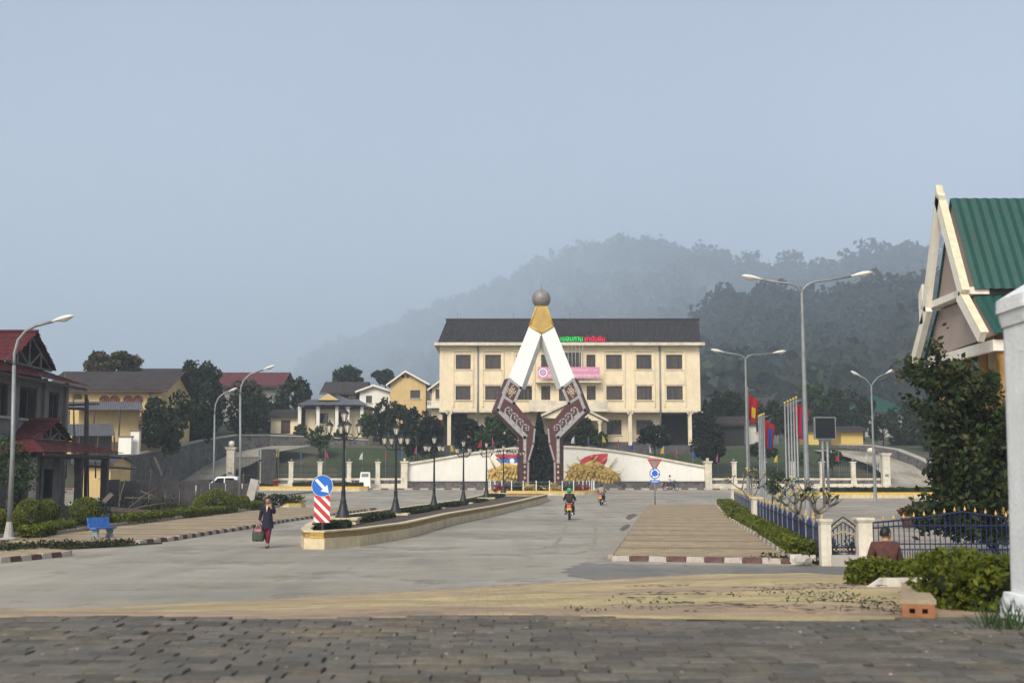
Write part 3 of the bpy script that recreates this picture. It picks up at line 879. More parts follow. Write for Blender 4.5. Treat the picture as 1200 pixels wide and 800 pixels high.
T(rest.build('outer_pavers', 'paver_dark', apron), 'dark zigzag pavers of the apron beyond the picked ones', None, None, 'stuff')
# grit and straw bits lying on the apron
rng = np.random.default_rng(5)
gp = np.column_stack([rng.uniform(-4.5, 4.2, 420), rng.uniform(4.8, 7.7, 420), np.full(420, AZ + 0.014)])
T(link('litter', npmesh('litter', leafquads(gp, 0.018, rng, 0.7), 4, mat('straw', (0.30, 0.24, 0.15), var=0.5, scale=30))), 'scattered straw and leaf crumbs on the dark pavers', 'litter', None, 'stuff')
# weeds growing in the joints of the ramp
rng = np.random.default_rng(9)
W = []
for (px_, py_, n_, s_) in ((1028, 716, 70, 0.30), (1030, 722, 60, 0.35), (905, 698, 50, 0.22), (955, 705, 40, 0.2), (975, 712, 45, 0.25), (940, 697, 30, 0.2), (750, 718, 60, 0.26), (680, 722, 30, 0.15), (985, 692, 30, 0.25), (1000, 708, 50, 0.25), (860, 702, 20, 0.15), (930, 712, 40, 0.22)):
    Yw = lerp(8.2, 16, (726 - py_) / 38) if py_ > 688 else 17
    c_ = at(px_, py_, Yw); c_.z = ramp_z(c_.x, Yw)
    q = rng.normal(size=(n_, 3)) * np.array((s_ * 0.45, s_ * 0.9, 0.012)) + np.array((c_.x, c_.y, c_.z + 0.025))
    W.append(q)
T(link('weeds', npmesh('weeds', leafquads(np.concatenate(W), 0.02, rng, 0.2), 4, 'leaf_mid')), 'small green weeds in the joints of the paved ramp', 'weeds', None, 'stuff')
# dark moss crust and dead leaves along the ramp joints at the hedge side
rng = np.random.default_rng(19)
q = np.column_stack([rng.uniform(1.2, 5.4, 1500), rng.uniform(8.5, 19, 1500), np.zeros(1500)])
keep = (np.sin(q[:, 0] * 2.3 + np.sin(q[:, 1] * 1.9)) * np.cos(q[:, 1] * 1.4 + q[:, 0]) > 0.25)
q = q[keep]
q[:, 2] = [ramp_z(a_, b_) + 0.02 for a_, b_ in q[:, :2]]
T(link('leaf_litter', npmesh('leaf_litter', leafquads(q, 0.075, rng, 0.93), 4, mat('dead_leaf', (0.05, 0.038, 0.027), var=0.5, scale=20))), 'dark dead leaves and moss crust on the paved ramp', 'litter', None, 'stuff')
# grass along the kerbs on the far side of the road
rng = np.random.default_rng(29)
G = []
def grassline(p0, p1, n_, wid, hgt, z=0.1):
    t = rng.uniform(0, 1, n_)
    G.append(np.column_stack([lerp(p0[0], p1[0], t) + rng.normal(size=n_) * wid, lerp(p0[1], p1[1], t) + rng.normal(size=n_) * wid, z + np.abs(rng.normal(size=n_)) * hgt]))
grassline((gnd(-10, 650).x, gnd(-10, 650).y), (gnd(60, 644).x, gnd(60, 644).y), 900, 0.35, 0.09)
grassline((gnd(60, 644).x, gnd(60, 644).y), (gnd(150, 640).x, gnd(150, 640).y), 800, 0.2, 0.07)
grassline((gnd(890, 657).x, gnd(890, 657).y), (gnd(960, 662).x, gnd(960, 662).y), 500, 0.15, 0.08, 0.03)
grassline((-18.9, 43), (-18.6, 80), 3000, 0.35, 0.12, 0.16)
grassline((-20.8, 43), (-20.8, 82), 3500, 1.0, 0.18, 0.16)
T(link('verge_grass', npmesh('verge_grass', leafquads(np.concatenate(G), 0.07, rng, 0.0), 4, 'leaf_median')), 'rough grass and weeds along kerbs and bushes', 'grass', None, 'stuff')
# tyre marks and damp stains on the road (thin films of dirt)
mat('road_dirt', (0.245, 0.215, 0.165), var=0.25, scale=1.5)
def ribbon(pts, wd, name, label):
    ps = [gnd(*p) for p in pts]
    fine = []
    for i in range(len(ps) - 1):
        p0, p1, p2, p3 = ps[max(i - 1, 0)], ps[i], ps[i + 1], ps[min(i + 2, len(ps) - 1)]
        for k in range(6):
            t = k / 6
            fine.append(0.5 * ((2 * p1) + (p2 - p0) * t + (2 * p0 - 5 * p1 + 4 * p2 - p3) * t * t + (3 * p1 - p0 - 3 * p2 + p3) * t ** 3))
    fine.append(ps[-1])
    mb = MB(); r_ = random.Random(len(pts)); vs = []
    for i, p in enumerate(fine):
        d_ = (fine[min(i + 1, len(fine) - 1)] - fine[max(i - 1, 0)]); d_.z = 0; d_.normalize()
        n_ = Vector((-d_.y, d_.x, 0)); e_ = wd * r_.uniform(0.6, 1.15) * min(1, (i + 0.3) / 4, (len(fine) - i) / 4)
        for s_ in (-1, 1):
            q = p + n_ * e_ * s_ * 0.5; vs.append((q.x, q.y, gz(q.y) + 0.0045))
    mb.add(vs, [(2 * i, 2 * i + 1, 2 * i + 3, 2 * i + 2) for i in range(len(fine) - 1)])
    T(mb.build(name, 'road_dirt'), label, 'tyre mark', 'tyre marks on the avenue', 'structure')
ribbon([(610, 643.5), (640, 642), (652, 636), (659, 625), (664, 614)], 0.17, 'tyre_mark', 'curved dusty tyre mark behind the motorcycle, the inner one')
ribbon([(668, 648.5), (690, 644), (697, 632), (698, 620), (697, 608)], 0.18, 'tyre_mark', 'curved dusty tyre mark beside the striped pavement, the outer one')
ribbon([(400, 648), (480, 648), (560, 649.5), (640, 649.5), (690, 648)], 0.10, 'tyre_mark', 'straight dusty joint line across the avenue before the median')

mat('damp_dirt', (0.10, 0.088, 0.072), var=0.4, scale=3)
for pts_, lb in ((((736, 603), (743, 601.5), (748, 603), (742, 606.5), (738, 609), (733, 607.5)), 'dark damp stain at the pavement edge towards the street sign'), (((729, 617), (734, 614), (739, 614.5), (737, 618), (731, 622), (726, 621)), 'dark damp stain lower along the pavement edge')):
    mb = MB(); mb.add([(gnd(*p_).x, gnd(*p_).y, 0.0046) for p_ in pts_], [tuple(range(len(pts_)))])
    T(mb.build('damp_stain', 'damp_dirt'), lb, 'stain', 'damp stains by the pavement', 'structure')

# ------------------------------------------------------------------ hills under jungle, in the mist
def ridge(px, tab): return interp(tab, px)
RA = [(250, 470), (330, 440), (372, 408), (420, 392), (500, 362), (560, 340), (620, 312), (680, 291), (735, 284), (790, 290), (850, 304), (905, 316), (945, 314), (990, 318), (1020, 304), (1060, 297), (1105, 300), (1180, 310), (1300, 330), (1500, 360)]
DA = [(250, 6600), (340, 6200), (480, 5500), (600, 4900), (680, 4250), (740, 3500), (900, 2500), (1100, 2000), (1500, 1900)]
RB = [(700, 460), (780, 418), (805, 392), (825, 374), (850, 351), (880, 352), (905, 350), (960, 356), (1010, 348), (1060, 338), (1120, 334), (1200, 340), (1500, 350)]
DB = [(700, 1150), (820, 1050), (900, 960), (1100, 820), (1500, 760)]
rng = np.random.default_rng(77)
forest_protos = []
for k in range(7):
    p, _ = crownpts(np.random.default_rng(300 + k), 100, (1, 1, 1.05 if k < 5 else 1.5), 9, 0.5, 0.4)
    forest_protos.append(leafquads(p, 0.36, np.random.default_rng(500 + k), 0.0, 1.3))
bamboo = []
for k in range(3):
    r_ = np.random.default_rng(600 + k)
    t = r_.uniform(0, 1, 110); a_ = r_.uniform(0, 6.28, 110); sp = 0.15 + 0.75 * t ** 1.7
    p = np.column_stack([np.cos(a_) * sp * r_.uniform(0.4, 1, 110), np.sin(a_) * sp * r_.uniform(0.4, 1, 110), 2.4 * t - 0.9 - 0.7 * np.maximum(0, t - 0.8)])
    bamboo.append(leafquads(p, 0.26, r_, 0.0, 2.2))
def hill(name, tab, dtab, base_y, label, flabel, ntree, crown, seed, px0, px1, basedist):
    rng = np.random.default_rng(seed)
    cols = np.arange(px0, px1 + 1, 12)
    nt = 26
    verts = []
    def pt(px, t):
        D = interp(dtab, px)
        Yb = basedist(px)
        y = lerp(Yb, D, t)
        und = math.sin(px * 0.045 + t * 5) * 0.05 + math.sin(px * 0.11 - t * 9) * 0.03
        py = lerp(base_y, interp(tab, px), t ** 0.85 + und * math.sin(t * math.pi))      # every fold of the slope stays below the ridge
        z = Z(py, y) - crown * 0.9 * t
        return Vector(((px - 600) / 1409 * y, y, z))
    mb = MB(); mb.smooth = True
    for c_ in cols:
        for j in range(nt + 1): verts.append(pt(float(c_), j / nt))
        e = verts[-1]
        verts.append(Vector((e.x * 1.15, e.y + 300, e.z * 0.3)))
    st = nt + 2
    mb.add(verts, [(i * st + j, (i + 1) * st + j, (i + 1) * st + j + 1, i * st + j + 1) for i in range(len(cols) - 1) for j in range(nt + 1)])
    T(mb.build(name, 'hill_ground'), label, 'hill', None, 'structure')
    out = []
    for i in range(ntree):
        px = rng.uniform(px0, px1)
        t = rng.uniform(0.0, 1.0) ** 0.95 if i > ntree // 6 else rng.uniform(0.96, 1.0)
        p = pt(px, t)
        s_ = crown * (rng.uniform(0.45, 1.2) if rng.uniform() < 0.85 else rng.uniform(1.2, 1.9))
        if rng.uniform() < 0.22: q = bamboo[rng.integers(3)] * s_ * 0.8
        else: q = forest_protos[rng.integers(7)] * s_
        an = rng.uniform(0, 6.28); ca, sa = math.cos(an), math.sin(an)
        q = q @ np.array([[ca, sa, 0], [-sa, ca, 0], [0, 0, 1]])
        out.append(q + np.array((p.x, p.y, p.z + s_ * 0.45)))
    T(link(name.replace('hill', 'forest'), npmesh('forest', np.concatenate(out), 4, 'leaf_forest')), flabel, 'forest', None, 'stuff')
hill('hill_far', RA, DA, 525, 'tall far hill fading into the low cloud', 'jungle covering the tall far hill', 4600, 20, 21, 250, 1460, lambda px: interp([(250, 2000), (700, 900), (1500, 700)], px))
hill('hill_near', RB, DB, 520, 'nearer hill spur behind the lamp posts', 'jungle covering the nearer hill spur', 5200, 7.5, 22, 700, 1460, lambda px: 330)

# the misty air: one even box round everything
hz = MB(); hz.box((0, 3400, 448), (14000, 7400, 904))
m = bpy.data.materials.new('haze'); m.use_nodes = True
nt = m.node_tree
for n in list(nt.nodes):
    if n.type == 'BSDF_PRINCIPLED': nt.nodes.remove(n)
pv = nt.nodes.new('ShaderNodeVolumePrincipled')
pv.inputs['Color'].default_value = (0.70, 0.81, 0.93, 1)
pv.inputs['Density'].default_value = HAZE = 0.00047
nt.links.new(pv.outputs[0], nt.nodes['Material Output'].inputs['Volume'])
M['haze'] = m
T(hz.build('haze', 'haze'), 'pale morning mist filling the valley air', 'haze', None, 'stuff')

# ================================================================== MEDIAN, LAMPS, ROUNDABOUT, MONUMENT
def inset(poly, d):
    n = len(poly); out = []
    for i in range(n):
        p0, p1, p2 = Vector(poly[i - 1]), Vector(poly[i]), Vector(poly[(i + 1) % n])
        e1 = (p1 - p0).normalized(); e2 = (p2 - p1).normalized()
        n1 = Vector((-e1.y, e1.x)); n2 = Vector((-e2.y, e2.x))
        nn = (n1 + n2)
        nn = nn / max(0.5, nn.length_squared / 2)
        out.append(p1 + nn * d)
    return out
def ringwall(mb, poly, t, z0, z1, zf=None):
    """closed kerb wall of thickness t on a counter-clockwise outline"""
    inn = inset(poly, t); n = len(poly)
    g = zf or (lambda y: 0)
    vs = [(p[0], p[1], z0 + g(p[1])) for p in poly] + [(p[0], p[1], z1 + g(p[1])) for p in poly] + [(p[0], p[1], z1 + g(p[1])) for p in inn] + [(p[0], p[1], z0 + g(p[1])) for p in inn]
    fs = []
    for i in range(n):
        j = (i + 1) % n
        fs += [(i, j, n + j, n + i), (n + i, n + j, 2 * n + j, 2 * n + i), (2 * n + i, 2 * n + j, 3 * n + j, 3 * n + i)]
    mb.add(vs, fs)
# outline, counter-clockwise seen from above: tip, along the right edge, back along the left edge
rt = [gnd(*p) for p in ((380, 643.5), (422, 639.5), (477.5, 630), (527, 615.5), (580, 604), (612, 595.5))] + [Vector((3.0, 101, 0)), Vector((3.05, 104, 0))]
lf = [Vector((-8.15 + 0.112 * (y - 49), y, 0)) for y in (104, 85, 65, 50)] + [Vector((-7.35, 43, 0))]
tip = [gnd(357, 635.5), gnd(352.5, 639.5), gnd(356, 643)]
MO = [(p.x, p.y) for p in rt + lf + tip]
med = root('median_island', (MO[0][0], MO[0][1], 0), 'long planted median with cream kerb wall and gold band', 'traffic island')
mb = MB(); ringwall(mb, MO, 0.30, -0.1, 0.34, gz); mb.build('kerb_wall', 'kerb_wall', med, world=True)
mb = MB(); ringwall(mb, inset(MO, 0.035), 0.24, 0.34, 0.525, gz); mb.build('gold_band', 'gold_band', med, world=True)
mb = MB(); ringwall(mb, inset(MO, -0.015), 0.32, 0.525, 0.575, gz); mb.build('coping', 'kerb_wall', med, world=True)
inn = inset(MO, 0.25)
mb = MB(); mb.add([(p[0], p[1], 0.31 + gz(p[1])) for p in inn], [tuple(range(len(inn)))]); mb.build('planting_soil', 'soil', med, world=True)
# brighter ornament panel at the tip: raised gold scrolls
pa, pb = Vector(inset(MO, 0.03)[-1]), Vector(inset(MO, 0.03)[0])
pa = Vector((*pa, 0)); pb = Vector((*pb, 0))
dirn = (pb - pa).normalized(); nrm = Vector((dirn.y, -dirn.x, 0))
mb = MB()
ln = (pb - pa).length
mb.prism([pa + dirn * (ln * 0.28) + Vector((0, 0, 0.36)) + nrm * 0.0, pa + dirn * (ln * 0.98) + Vector((0, 0, 0.36)), pa + dirn * (ln * 0.98) + Vector((0, 0, 0.51)), pa + dirn * (ln * 0.28) + Vector((0, 0, 0.51))], nrm * 0.02)
pan = mb.build('ornament_panel', 'gold_paint', med, world=True)
mb = MB()
for k in range(5):
    c_ = pa + dirn * (ln * (0.36 + 0.135 * k)) + Vector((0, 0, 0.435)) + nrm * 0.025
    pts = [c_ + dirn * (math.cos(t) * r_) + Vector((0, 0, math.sin(t) * r_)) for t, r_ in ((i * 0.7, 0.052 - 0.004 * i) for i in range(11))]
    mb.tube(pts, 0.011, 5)
mb.build('scroll_ornament', 'gold_band', pan, world=False)
for ch in pan.children:
    ch.location = Vector((0, 0, 0)) - med.location

# --- ornate black lamp posts
def lantern(mbg, mbc, c, s):
    c = Vector(c)
    mbg.lathe([(0.055 * s, 0), (0.125 * s, 0.24 * s), (0.125 * s, 0.25 * s)], c, 6, False)
    mbc.lathe([(0.0, -0.06 * s), (0.05 * s, -0.05 * s), (0.06 * s, 0)], c, 6, False)
    mbc.lathe([(0.155 * s, 0.25 * s), (0.14 * s, 0.28 * s), (0.06 * s, 0.37 * s), (0.025 * s, 0.39 * s), (0.03 * s, 0.43 * s), (0.0, 0.47 * s)], c, 6, False)
    for k in range(6):
        t = k * math.pi / 3
        d_ = Vector((math.cos(t), math.sin(t), 0))
        mbc.tube([c + d_ * 0.057 * s, c + d_ * 0.128 * s + Vector((0, 0, 0.25 * s))], 0.008 * s, 4)
def ornate_lamp(label):
    r = root('ornate_lamp', (0, 0, 0), label, 'street lamp', 'ornate lamps along the median')
    mb = MB()
    mb.lathe([(0.32, 0), (0.32, 0.06), (0.26, 0.10), (0.25, 0.22), (0.19, 0.32), (0.16, 0.50), (0.12, 0.60), (0.14, 0.66), (0.10, 0.72), (0.085, 1.05), (0.105, 1.09), (0.075, 1.13)], (0, 0, 0), 12)
    mb.build('base', 'iron_black', r)
    mb = MB()
    mb.lathe([(0.07, 1.1), (0.055, 2.6), (0.05, 3.45), (0.075, 3.5), (0.05, 3.56), (0.045, 3.8), (0.06, 3.84), (0.0, 3.9)], (0, 0, 0), 12)
    mb.build('pole', 'iron_black', r)
    for k in range(4):
        t = k * math.pi / 2 + 0.35
        d_ = Vector((math.cos(t), math.sin(t), 0))
        a = MB()
        pts = [Vector((0, 0, 3.28)) + d_ * (0.62 * u) + Vector((0, 0, -0.16 * math.sin(u * math.pi) + 0.10 * u * u)) for u in (0, .15, .3, .45, .6, .75, .9, 1)]
        a.tube(pts, 0.022, 6)
        sp = [Vector((0, 0, 3.30)) + d_ * (0.26 + 0.10 * math.cos(u)) + Vector((0, 0, 0.10 * math.sin(u))) for u in [i * 0.6 for i in range(9)]]
        a.tube(sp, 0.013, 5)
        arm = a.build('arm', 'iron_black', r)
        g, c = MB(), MB()
        lantern(g, c, d_ * 0.62 + Vector((0, 0, 3.44)), 1.15)
        lo = g.build('lantern_glass', 'lantern_glass', arm)
        c.build('lantern_cage', 'iron_black', arm)
    g, c = MB(), MB()
    lantern(g, c, (0, 0, 3.92), 1.25)
    g.build('lantern_glass', 'lantern_glass', r); c.build('lantern_cage', 'iron_black', r)
    return r
LS = [(402, 606, 49.3), (463.5, 601, 60.4), (508.5, 594.5, 73.8), (543, 588.5, 84.4), (570, 582.5, 94.7), (590, 578.2, 107.7), (607, 574.5, 118.0)]
lab = ['tall black lantern lamp on cream pedestal right behind the keep-right sign', 'black lantern lamp on the median, second pedestal from the keep-right sign', 'black lantern lamp on the median, third pedestal from the keep-right sign', 'black lantern lamp on the median, fourth pedestal from the keep-right sign', 'black lantern lamp on the median, fifth pedestal from the keep-right sign', 'black lantern lamp before the roundabout railing, sixth from the keep-right sign', 'black lantern lamp inside the roundabout railing beside the monument leg']
plab = ['cream pedestal under the lamp right behind the keep-right sign', 'cream pedestal under the second median lamp from the sign', 'cream pedestal under the third median lamp from the sign', 'cream pedestal under the fourth median lamp from the sign', 'cream pedestal under the fifth median lamp from the sign', 'low cream pedestal of the lamp before the roundabout railing', 'low cream pedestal of the lamp beside the monument leg']
lamp0 = None
LP = []
for i, (px_, py_, Y_) in enumerate(LS):
    p = at(px_, py_, Y_); LP.append(p)
    if lamp0 is None: lo = lamp0 = ornate_lamp(lab[0])
    else: lo = copy_tree(lamp0); lo['label'] = lab[i]
    lo.location = p; lo.rotation_euler = (0, 0, 0.13 * i)
    zb = gz(Y_) + (0.34 if i < 5 else 0.0)
    pr = root('lamp_pedestal', (p.x, p.y, zb), plab[i], 'pedestal', 'lamp pedestals')
    hgt = p.z - zb
    MB().box((0, 0, (hgt - 0.09) / 2), (1.2, 1.2, hgt - 0.09)).build('plinth', 'kerb_wall', pr)
    MB().box((0, 0, hgt - 0.045), (1.36, 1.36, 0.09)).build('coping', 'kerb_wall', pr)
    if i < 5: MB().box((0, -0.605, hgt * 0.36), (0.7, 0.012, hgt * 0.4)).build('gold_panel', 'gold_paint', pr)
def medx(y, off=0): return -6.97 + 0.109 * (y - 49.3) + off
hl = ['dark clipped hedge round the keep-right sign post', 'dark clipped hedge between the first and second median lamps', 'dark clipped hedge between the second and third median lamps', 'dark clipped hedge between the third and fourth median lamps', 'dark clipped hedge between the fourth and fifth median lamps', 'dark clipped hedge past the fifth median lamp at the island end']
segs = [(42.6, 46.2), (51.2, 57.2), (62.2, 70.4), (75.6, 81.0), (86.2, 91.4), (96.6, 102.5)]
for i, (a_, b_) in enumerate(segs):
    hedge([(medx(a_, 0.0) if i else -6.45, a_, 0.35 + gz(a_)), (medx(b_, 0.0) if i else -6.75, b_, 0.35 + gz(b_))], 1.1, 0.14 if i else 0.20, hl[i], 40 + i, 'leaf_median', 0.09, 420, 'hedges on the median', z0=0.35)

# --- keep-right sign with striped board
p = Vector((X(376, 42, 600), 42.0, 0.36))
sr = root('keep_right_sign', (p.x, 42.0, 0.36), 'round blue keep-right sign above a red and white striped board', 'road sign')
zc = Z(569, 42) - 0.36; xc = X(378, 42, 569) - p.x; zb0 = Z(612, 42) - 0.36; zb1 = Z(580, 42) - 0.36
MB().tube([(0.06, 0.03, -0.1), (0.06, 0.03, zc + 0.2)], 0.035, 8).build('post', 'steel', sr)
mb = MB(); mb.lathe([(0, 0), (0.375, 0), (0.375, 0.02), (0, 0.02)], (0, 0, 0), 40, False)
disc = mb.build('disc', 'sign_blue', sr); disc.rotation_euler = (R(90), 0, 0); disc.location = (xc, -0.03, zc)
mb = MB(); mb.lathe([(0.362, 0.021), (0.375, 0.021), (0.375, 0.028), (0.362, 0.028)], (0, 0, 0), 40, False)
ring = mb.build('rim', 'sign_white', disc)
mb = MB()
ar = [(-0.20, 0.22), (-0.13, 0.28), (0.11, 0.03), (0.18, 0.10), (0.22, -0.22), (-0.10, -0.17), (-0.02, -0.10), (-0.26, 0.16)]
ar = [(-0.26, 0.19), (-0.19, 0.26), (0.10, -0.04), (0.17, 0.04), (0.23, -0.24), (-0.06, -0.18), (0.02, -0.11)]
mb.prism([(x_, z_, 0.021) for x_, z_ in ar], (0, 0, 0.006)); mb.build('arrow', 'sign_white', disc)
bw, bh = 0.56, zb1 - zb0
MB().box((xc, -0.02, (zb0 + zb1) / 2), (bw, 0.02, bh)).build('striped_board', 'sign_white', sr)
def clip_poly(poly, x0, x1, z0, z1):
    for ax, v, sg in ((0, x0, 1), (0, x1, -1), (1, z0, 1), (1, z1, -1)):
        out = []
        for i in range(len(poly)):
            a, b = poly[i - 1], poly[i]
            ia, ib = sg * (a[ax] - v) >= 0, sg * (b[ax] - v) >= 0
            if ia != ib:
                t = (v - a[ax]) / (b[ax] - a[ax]); out.append((a[0] + (b[0] - a[0]) * t, a[1] + (b[1] - a[1]) * t))
            if ib: out.append(b)
        poly = out
        if not poly: return None
    return poly
board = [o for o in sr.children if o.name.startswith('striped_board')][0]
for k in range(-2, 5):
    z_ = zb0 + k * 0.345
    q = clip_poly([(xc - bw / 2, z_ + bw), (xc + bw / 2, z_), (xc + bw / 2, z_ + 0.20), (xc - bw / 2, z_ + bw + 0.20)], xc - bw / 2, xc + bw / 2, zb0, zb1)
    if q and len(q) > 2: MB().prism([(a_, -0.031, b_) for a_, b_ in q], (0, -0.003, 0)).build('red_stripe', 'sign_red', board)

# --- roundabout island
RC = Vector((X(634.5, 119), 119.0, 0)); RR = 5.75
RZ = 0.42
circ = [(RC.x + RR * math.cos(t), RC.y + RR * math.sin(t)) for t in [2 * math.pi * i / 48 for i in range(48)]]
ri = root('roundabout_island', (RC.x, RC.y, RZ), 'round island with cream and gold kerb under the monument', 'traffic island')
mb = MB(); ringwall(mb, circ, 0.4, RZ - 0.5, RZ + 0.30); mb.build('kerb_wall', 'kerb_wall', ri, world=True)
mb = MB(); ringwall(mb, inset(circ, 0.03), 0.34, RZ + 0.30, RZ + 0.46); mb.build('gold_band', 'gold_paint', ri, world=True)
mb = MB(); mb.add([(x_, y_, RZ + 0.36) for x_, y_ in inset(circ, 0.3)], [tuple(range(48))]); mb.build('planting_soil', 'lawn', ri, world=True)
rl = root('railing', (RC.x, RC.y, RZ + 0.36), 'white railing of thin posts round the monument garden', 'railing')
pc = MB().box((0, 0, 0.5), (0.07, 0.07, 1.0)).box((0, 0, 1.02), (0.10, 0.10, 0.04)).mesh('railing_post', 'white_paint')
for i in range(26):
    t = 2 * math.pi * i / 26
    link('railing_post', pc, rl, (5.2 * math.cos(t), 5.2 * math.sin(t), 0), t)
for z_ in (0.55, 0.92):
    pts = [(5.2 * math.cos(2 * math.pi * i / 52), 5.2 * math.sin(2 * math.pi * i / 52), z_) for i in range(53)]
    MB().tube(pts, 0.016, 6).build('rail', 'lamp_grey', rl)
rng = np.random.default_rng(3)
def shrub(name, loc, rad, label, leaf, seed, n=500, size=0.1, group=None, cat='shrub'):
    rng = np.random.default_rng(seed)
    r = root(name, loc, label, cat, group)
    p, cen = crownpts(rng, n, rad, 12, 0.45, 0.3)
    p[:, 2] += rad[2] * 0.9
    p = p[p[:, 2] > 0.01]
    link('foliage', npmesh('foliage', leafquads(p, size, rng), 4, leaf), r)
    mb = MB()
    for c_ in cen[:6]: mb.tube([(0, 0, -0.05), (c_[0] * 0.4, c_[1] * 0.4, rad[2] * 0.6), (c_[0], c_[1], c_[2] + rad[2] * 0.9)], [0.03, 0.02, 0.008], 5)
    mb.build('stem', 'bark', r)
    return r
for i, (px_, w_, lf_, lb) in enumerate(((600, 1.2, 'leaf_mid', 'low green shrub beside the outer side of the monument leg nearer the median'), (622, 0.8, 'petal_yellow', 'low yellow flower patch between monument legs next to the cypress'), (648, 0.8, 'petal_yellow', 'low yellow flower patch at the foot of the monument, street sign side'), (634, 1.0, 'leaf_mid', 'low green shrub in the gap between the two cypresses'), (668, 1.1, 'leaf_mid', 'low green shrub outside the monument leg on the street sign side'), (683, 0.9, 'petal_red', 'low reddish shrub by the railing on the street sign side'), (585, 0.8, 'petal_red', 'low reddish shrub by the railing near the last median lamps'))):
    shrub('flower_shrub', (X(px_, 115.6), 115.6, RZ + 0.36), (w_, 0.6, 0.38), lb, lf_, 60 + i, 420, 0.16, 'shrubs in the roundabout')

# --- monument
MY = 119.0
mon = root('monument', (RC.x, MY, RZ + 0.36), 'tall angular diamond monument with white bars, maroon woven motifs and globe', 'monument')
def mp(px, py, dy=0.0):
    return at(px, py, MY) + Vector((0, dy, 0))
CXM = 634.5
def mir(pts): return [(2 * CXM - x_, y_) for x_, y_ in pts]
white = [(620, 382), (634.2, 391), (611, 455), (595.5, 443)]
maroon = [(595.5, 443), (611, 455), (604, 472.5), (628, 502), (626.5, 520), (621, 540), (620, 570), (612.5, 570), (612.5, 512.5), (580.5, 481)]
goldp = [(628.5, 358.5), (640.5, 358.5), (649, 382), (634.5, 391), (620, 382)]
for side in (0, 1):
    sg = -1 if side == 0 else 1
    f = (lambda q: q) if side == 0 else mir
    mb = MB(); mb.prism([mp(*q) for q in f(white)], (-sg * 0.42, 1.5, 0)); 
    mb.build('white_bar', 'white_paint', mon, world=True)
    mb = MB(); mb.prism([mp(*q) for q in f(maroon)], (sg * 0.40, 1.5, 0))
    leg = mb.build('leg', 'maroon', mon, world=True)
    # grey border lines, raised
    mb = MB()
    def line(pts, wd, dy=-0.03, closed=False, z=None):
        P_ = [mp(*q, dy) for q in f(pts)]
        n = len(P_)
        for i in range(n if closed else n - 1):
            a_, b_ = P_[i], P_[(i + 1) % n]
            d_ = (b_ - a_).normalized(); nn = Vector((-d_.z, 0, d_.x)) * wd / 2
            e_ = d_ * wd * 0.5
            mb.prism([a_ - nn - e_, b_ - nn + e_, b_ + nn + e_, a_ + nn - e_], (0, 0.05 - i * 0.0007, 0))
    line([(597.3, 444.6), (610, 454.2), (602.2, 472.3), (588.2, 463)], 0.26, closed=True)
    line([(597.3, 444.6), (583.5, 480.5), (615, 512.3), (615, 541)], 0.30, dy=-0.034)
    line([(626.5, 503), (625, 519.5), (619, 540), (618.6, 568)], 0.16, dy=-0.036)
    bd = mb.build('grey_border', 'motif_grey', mon, world=True)
    # hook motifs along the lower limb
    for k in range(4):
        mb = MB()
        t = 0.14 + 0.225 * k
        bx_, by_ = lerp(586.5, 616, t), lerp(481, 510.5, t)
        base = []
        hook = [(0, 0), (1.5, -7.2), (6.6, -6.6), (8.6, -2.2), (6.2, 0.2), (4.0, -1.6), (5.0, -3.6)]
        foot = [(-1.2, 1.6), (6.4, 9.2)]
        P_ = [(bx_ + x_ * 1.05 + 0.8, by_ + y_ * 1.05 - 0.4) for x_, y_ in hook]
        for a_, b_ in zip(P_, P_[1:]): line([a_, b_], 0.135, dy=-0.031 - 0.002 * k)
        line([(bx_ + 0.4, by_ - 1.2), (bx_ + 6.3, by_ + 5.2)], 0.2, dy=-0.03)
        mb.build('hook_motif', 'motif_grey', leg, world=False)
        h = [o for o in leg.children][-1]
        h.location = -Vector(mon.location)
    mb = MB()
    cx_, cy_ = 599.6, 458.3
    for (dx_, dy_) in ((0, 0), (0, -5), (0, 5), (-3.2, -2.2), (3.2, 2.2), (-3.0, 3.0), (3.0, -3.0), (-4.6, 0.4), (4.6, 0.2), (-1.8, 6.4), (1.8, -6.6)):
        s_ = 1.5 if (dx_, dy_) == (0, 0) else 0.95
        q = [(cx_ + dx_, cy_ + dy_ - s_ * 1.4), (cx_ + dx_ + s_, cy_ + dy_), (cx_ + dx_, cy_ + dy_ + s_ * 1.4), (cx_ + dx_ - s_, cy_ + dy_)]
        mb.prism([mp(*k_, -0.035) for k_ in f(q)], (0, 0.05, 0))
    line([(cx_, cy_ - 4.6), (cx_ + 2.8, cy_), (cx_, cy_ + 4.6), (cx_ - 2.8, cy_)], 0.09, dy=-0.037, closed=True)
    mb.build('diamond_motif', 'motif_tan', mon, world=True)
    # column strip with small motifs
    mb = MB()
    for k in range(7):
        y_ = 520 + 6.6 * k
        q = [(613.4, y_), (615.0, y_ - 2.0), (616.6, y_), (615.0, y_ + 2.0)]
        mb.prism([mp(*k_, -0.04) for k_ in f(q)], (0, 0.05, 0))
    mb.build('column_motif', 'motif_tan', mon, world=True)
mb = MB(); mb.prism([mp(*q, -0.06) for q in goldp], (0, 1.62, 0)); mb.build('gold_cap', 'monument_gold', mon, world=True)
mb = MB()
for e in (((628.9, 359), (620.6, 381.6)), ((640.1, 359), (648.4, 381.6)), ((621, 382), (634.5, 390)), ((648, 382), (634.5, 390))):
    a_, b_ = mp(*e[0], -0.06), mp(*e[1], -0.06)
    mb.tube([a_, b_], 0.09, 6)
mb.build('cap_ribs', 'gold_paint', mon, world=True)
gc = mp(634.5, 349, 0.7)
mb = MB(); mb.ball(gc, 0.94, 28, 18); gl = mb.build('globe', 'globe_stone', mon, world=True)
mb = MB()
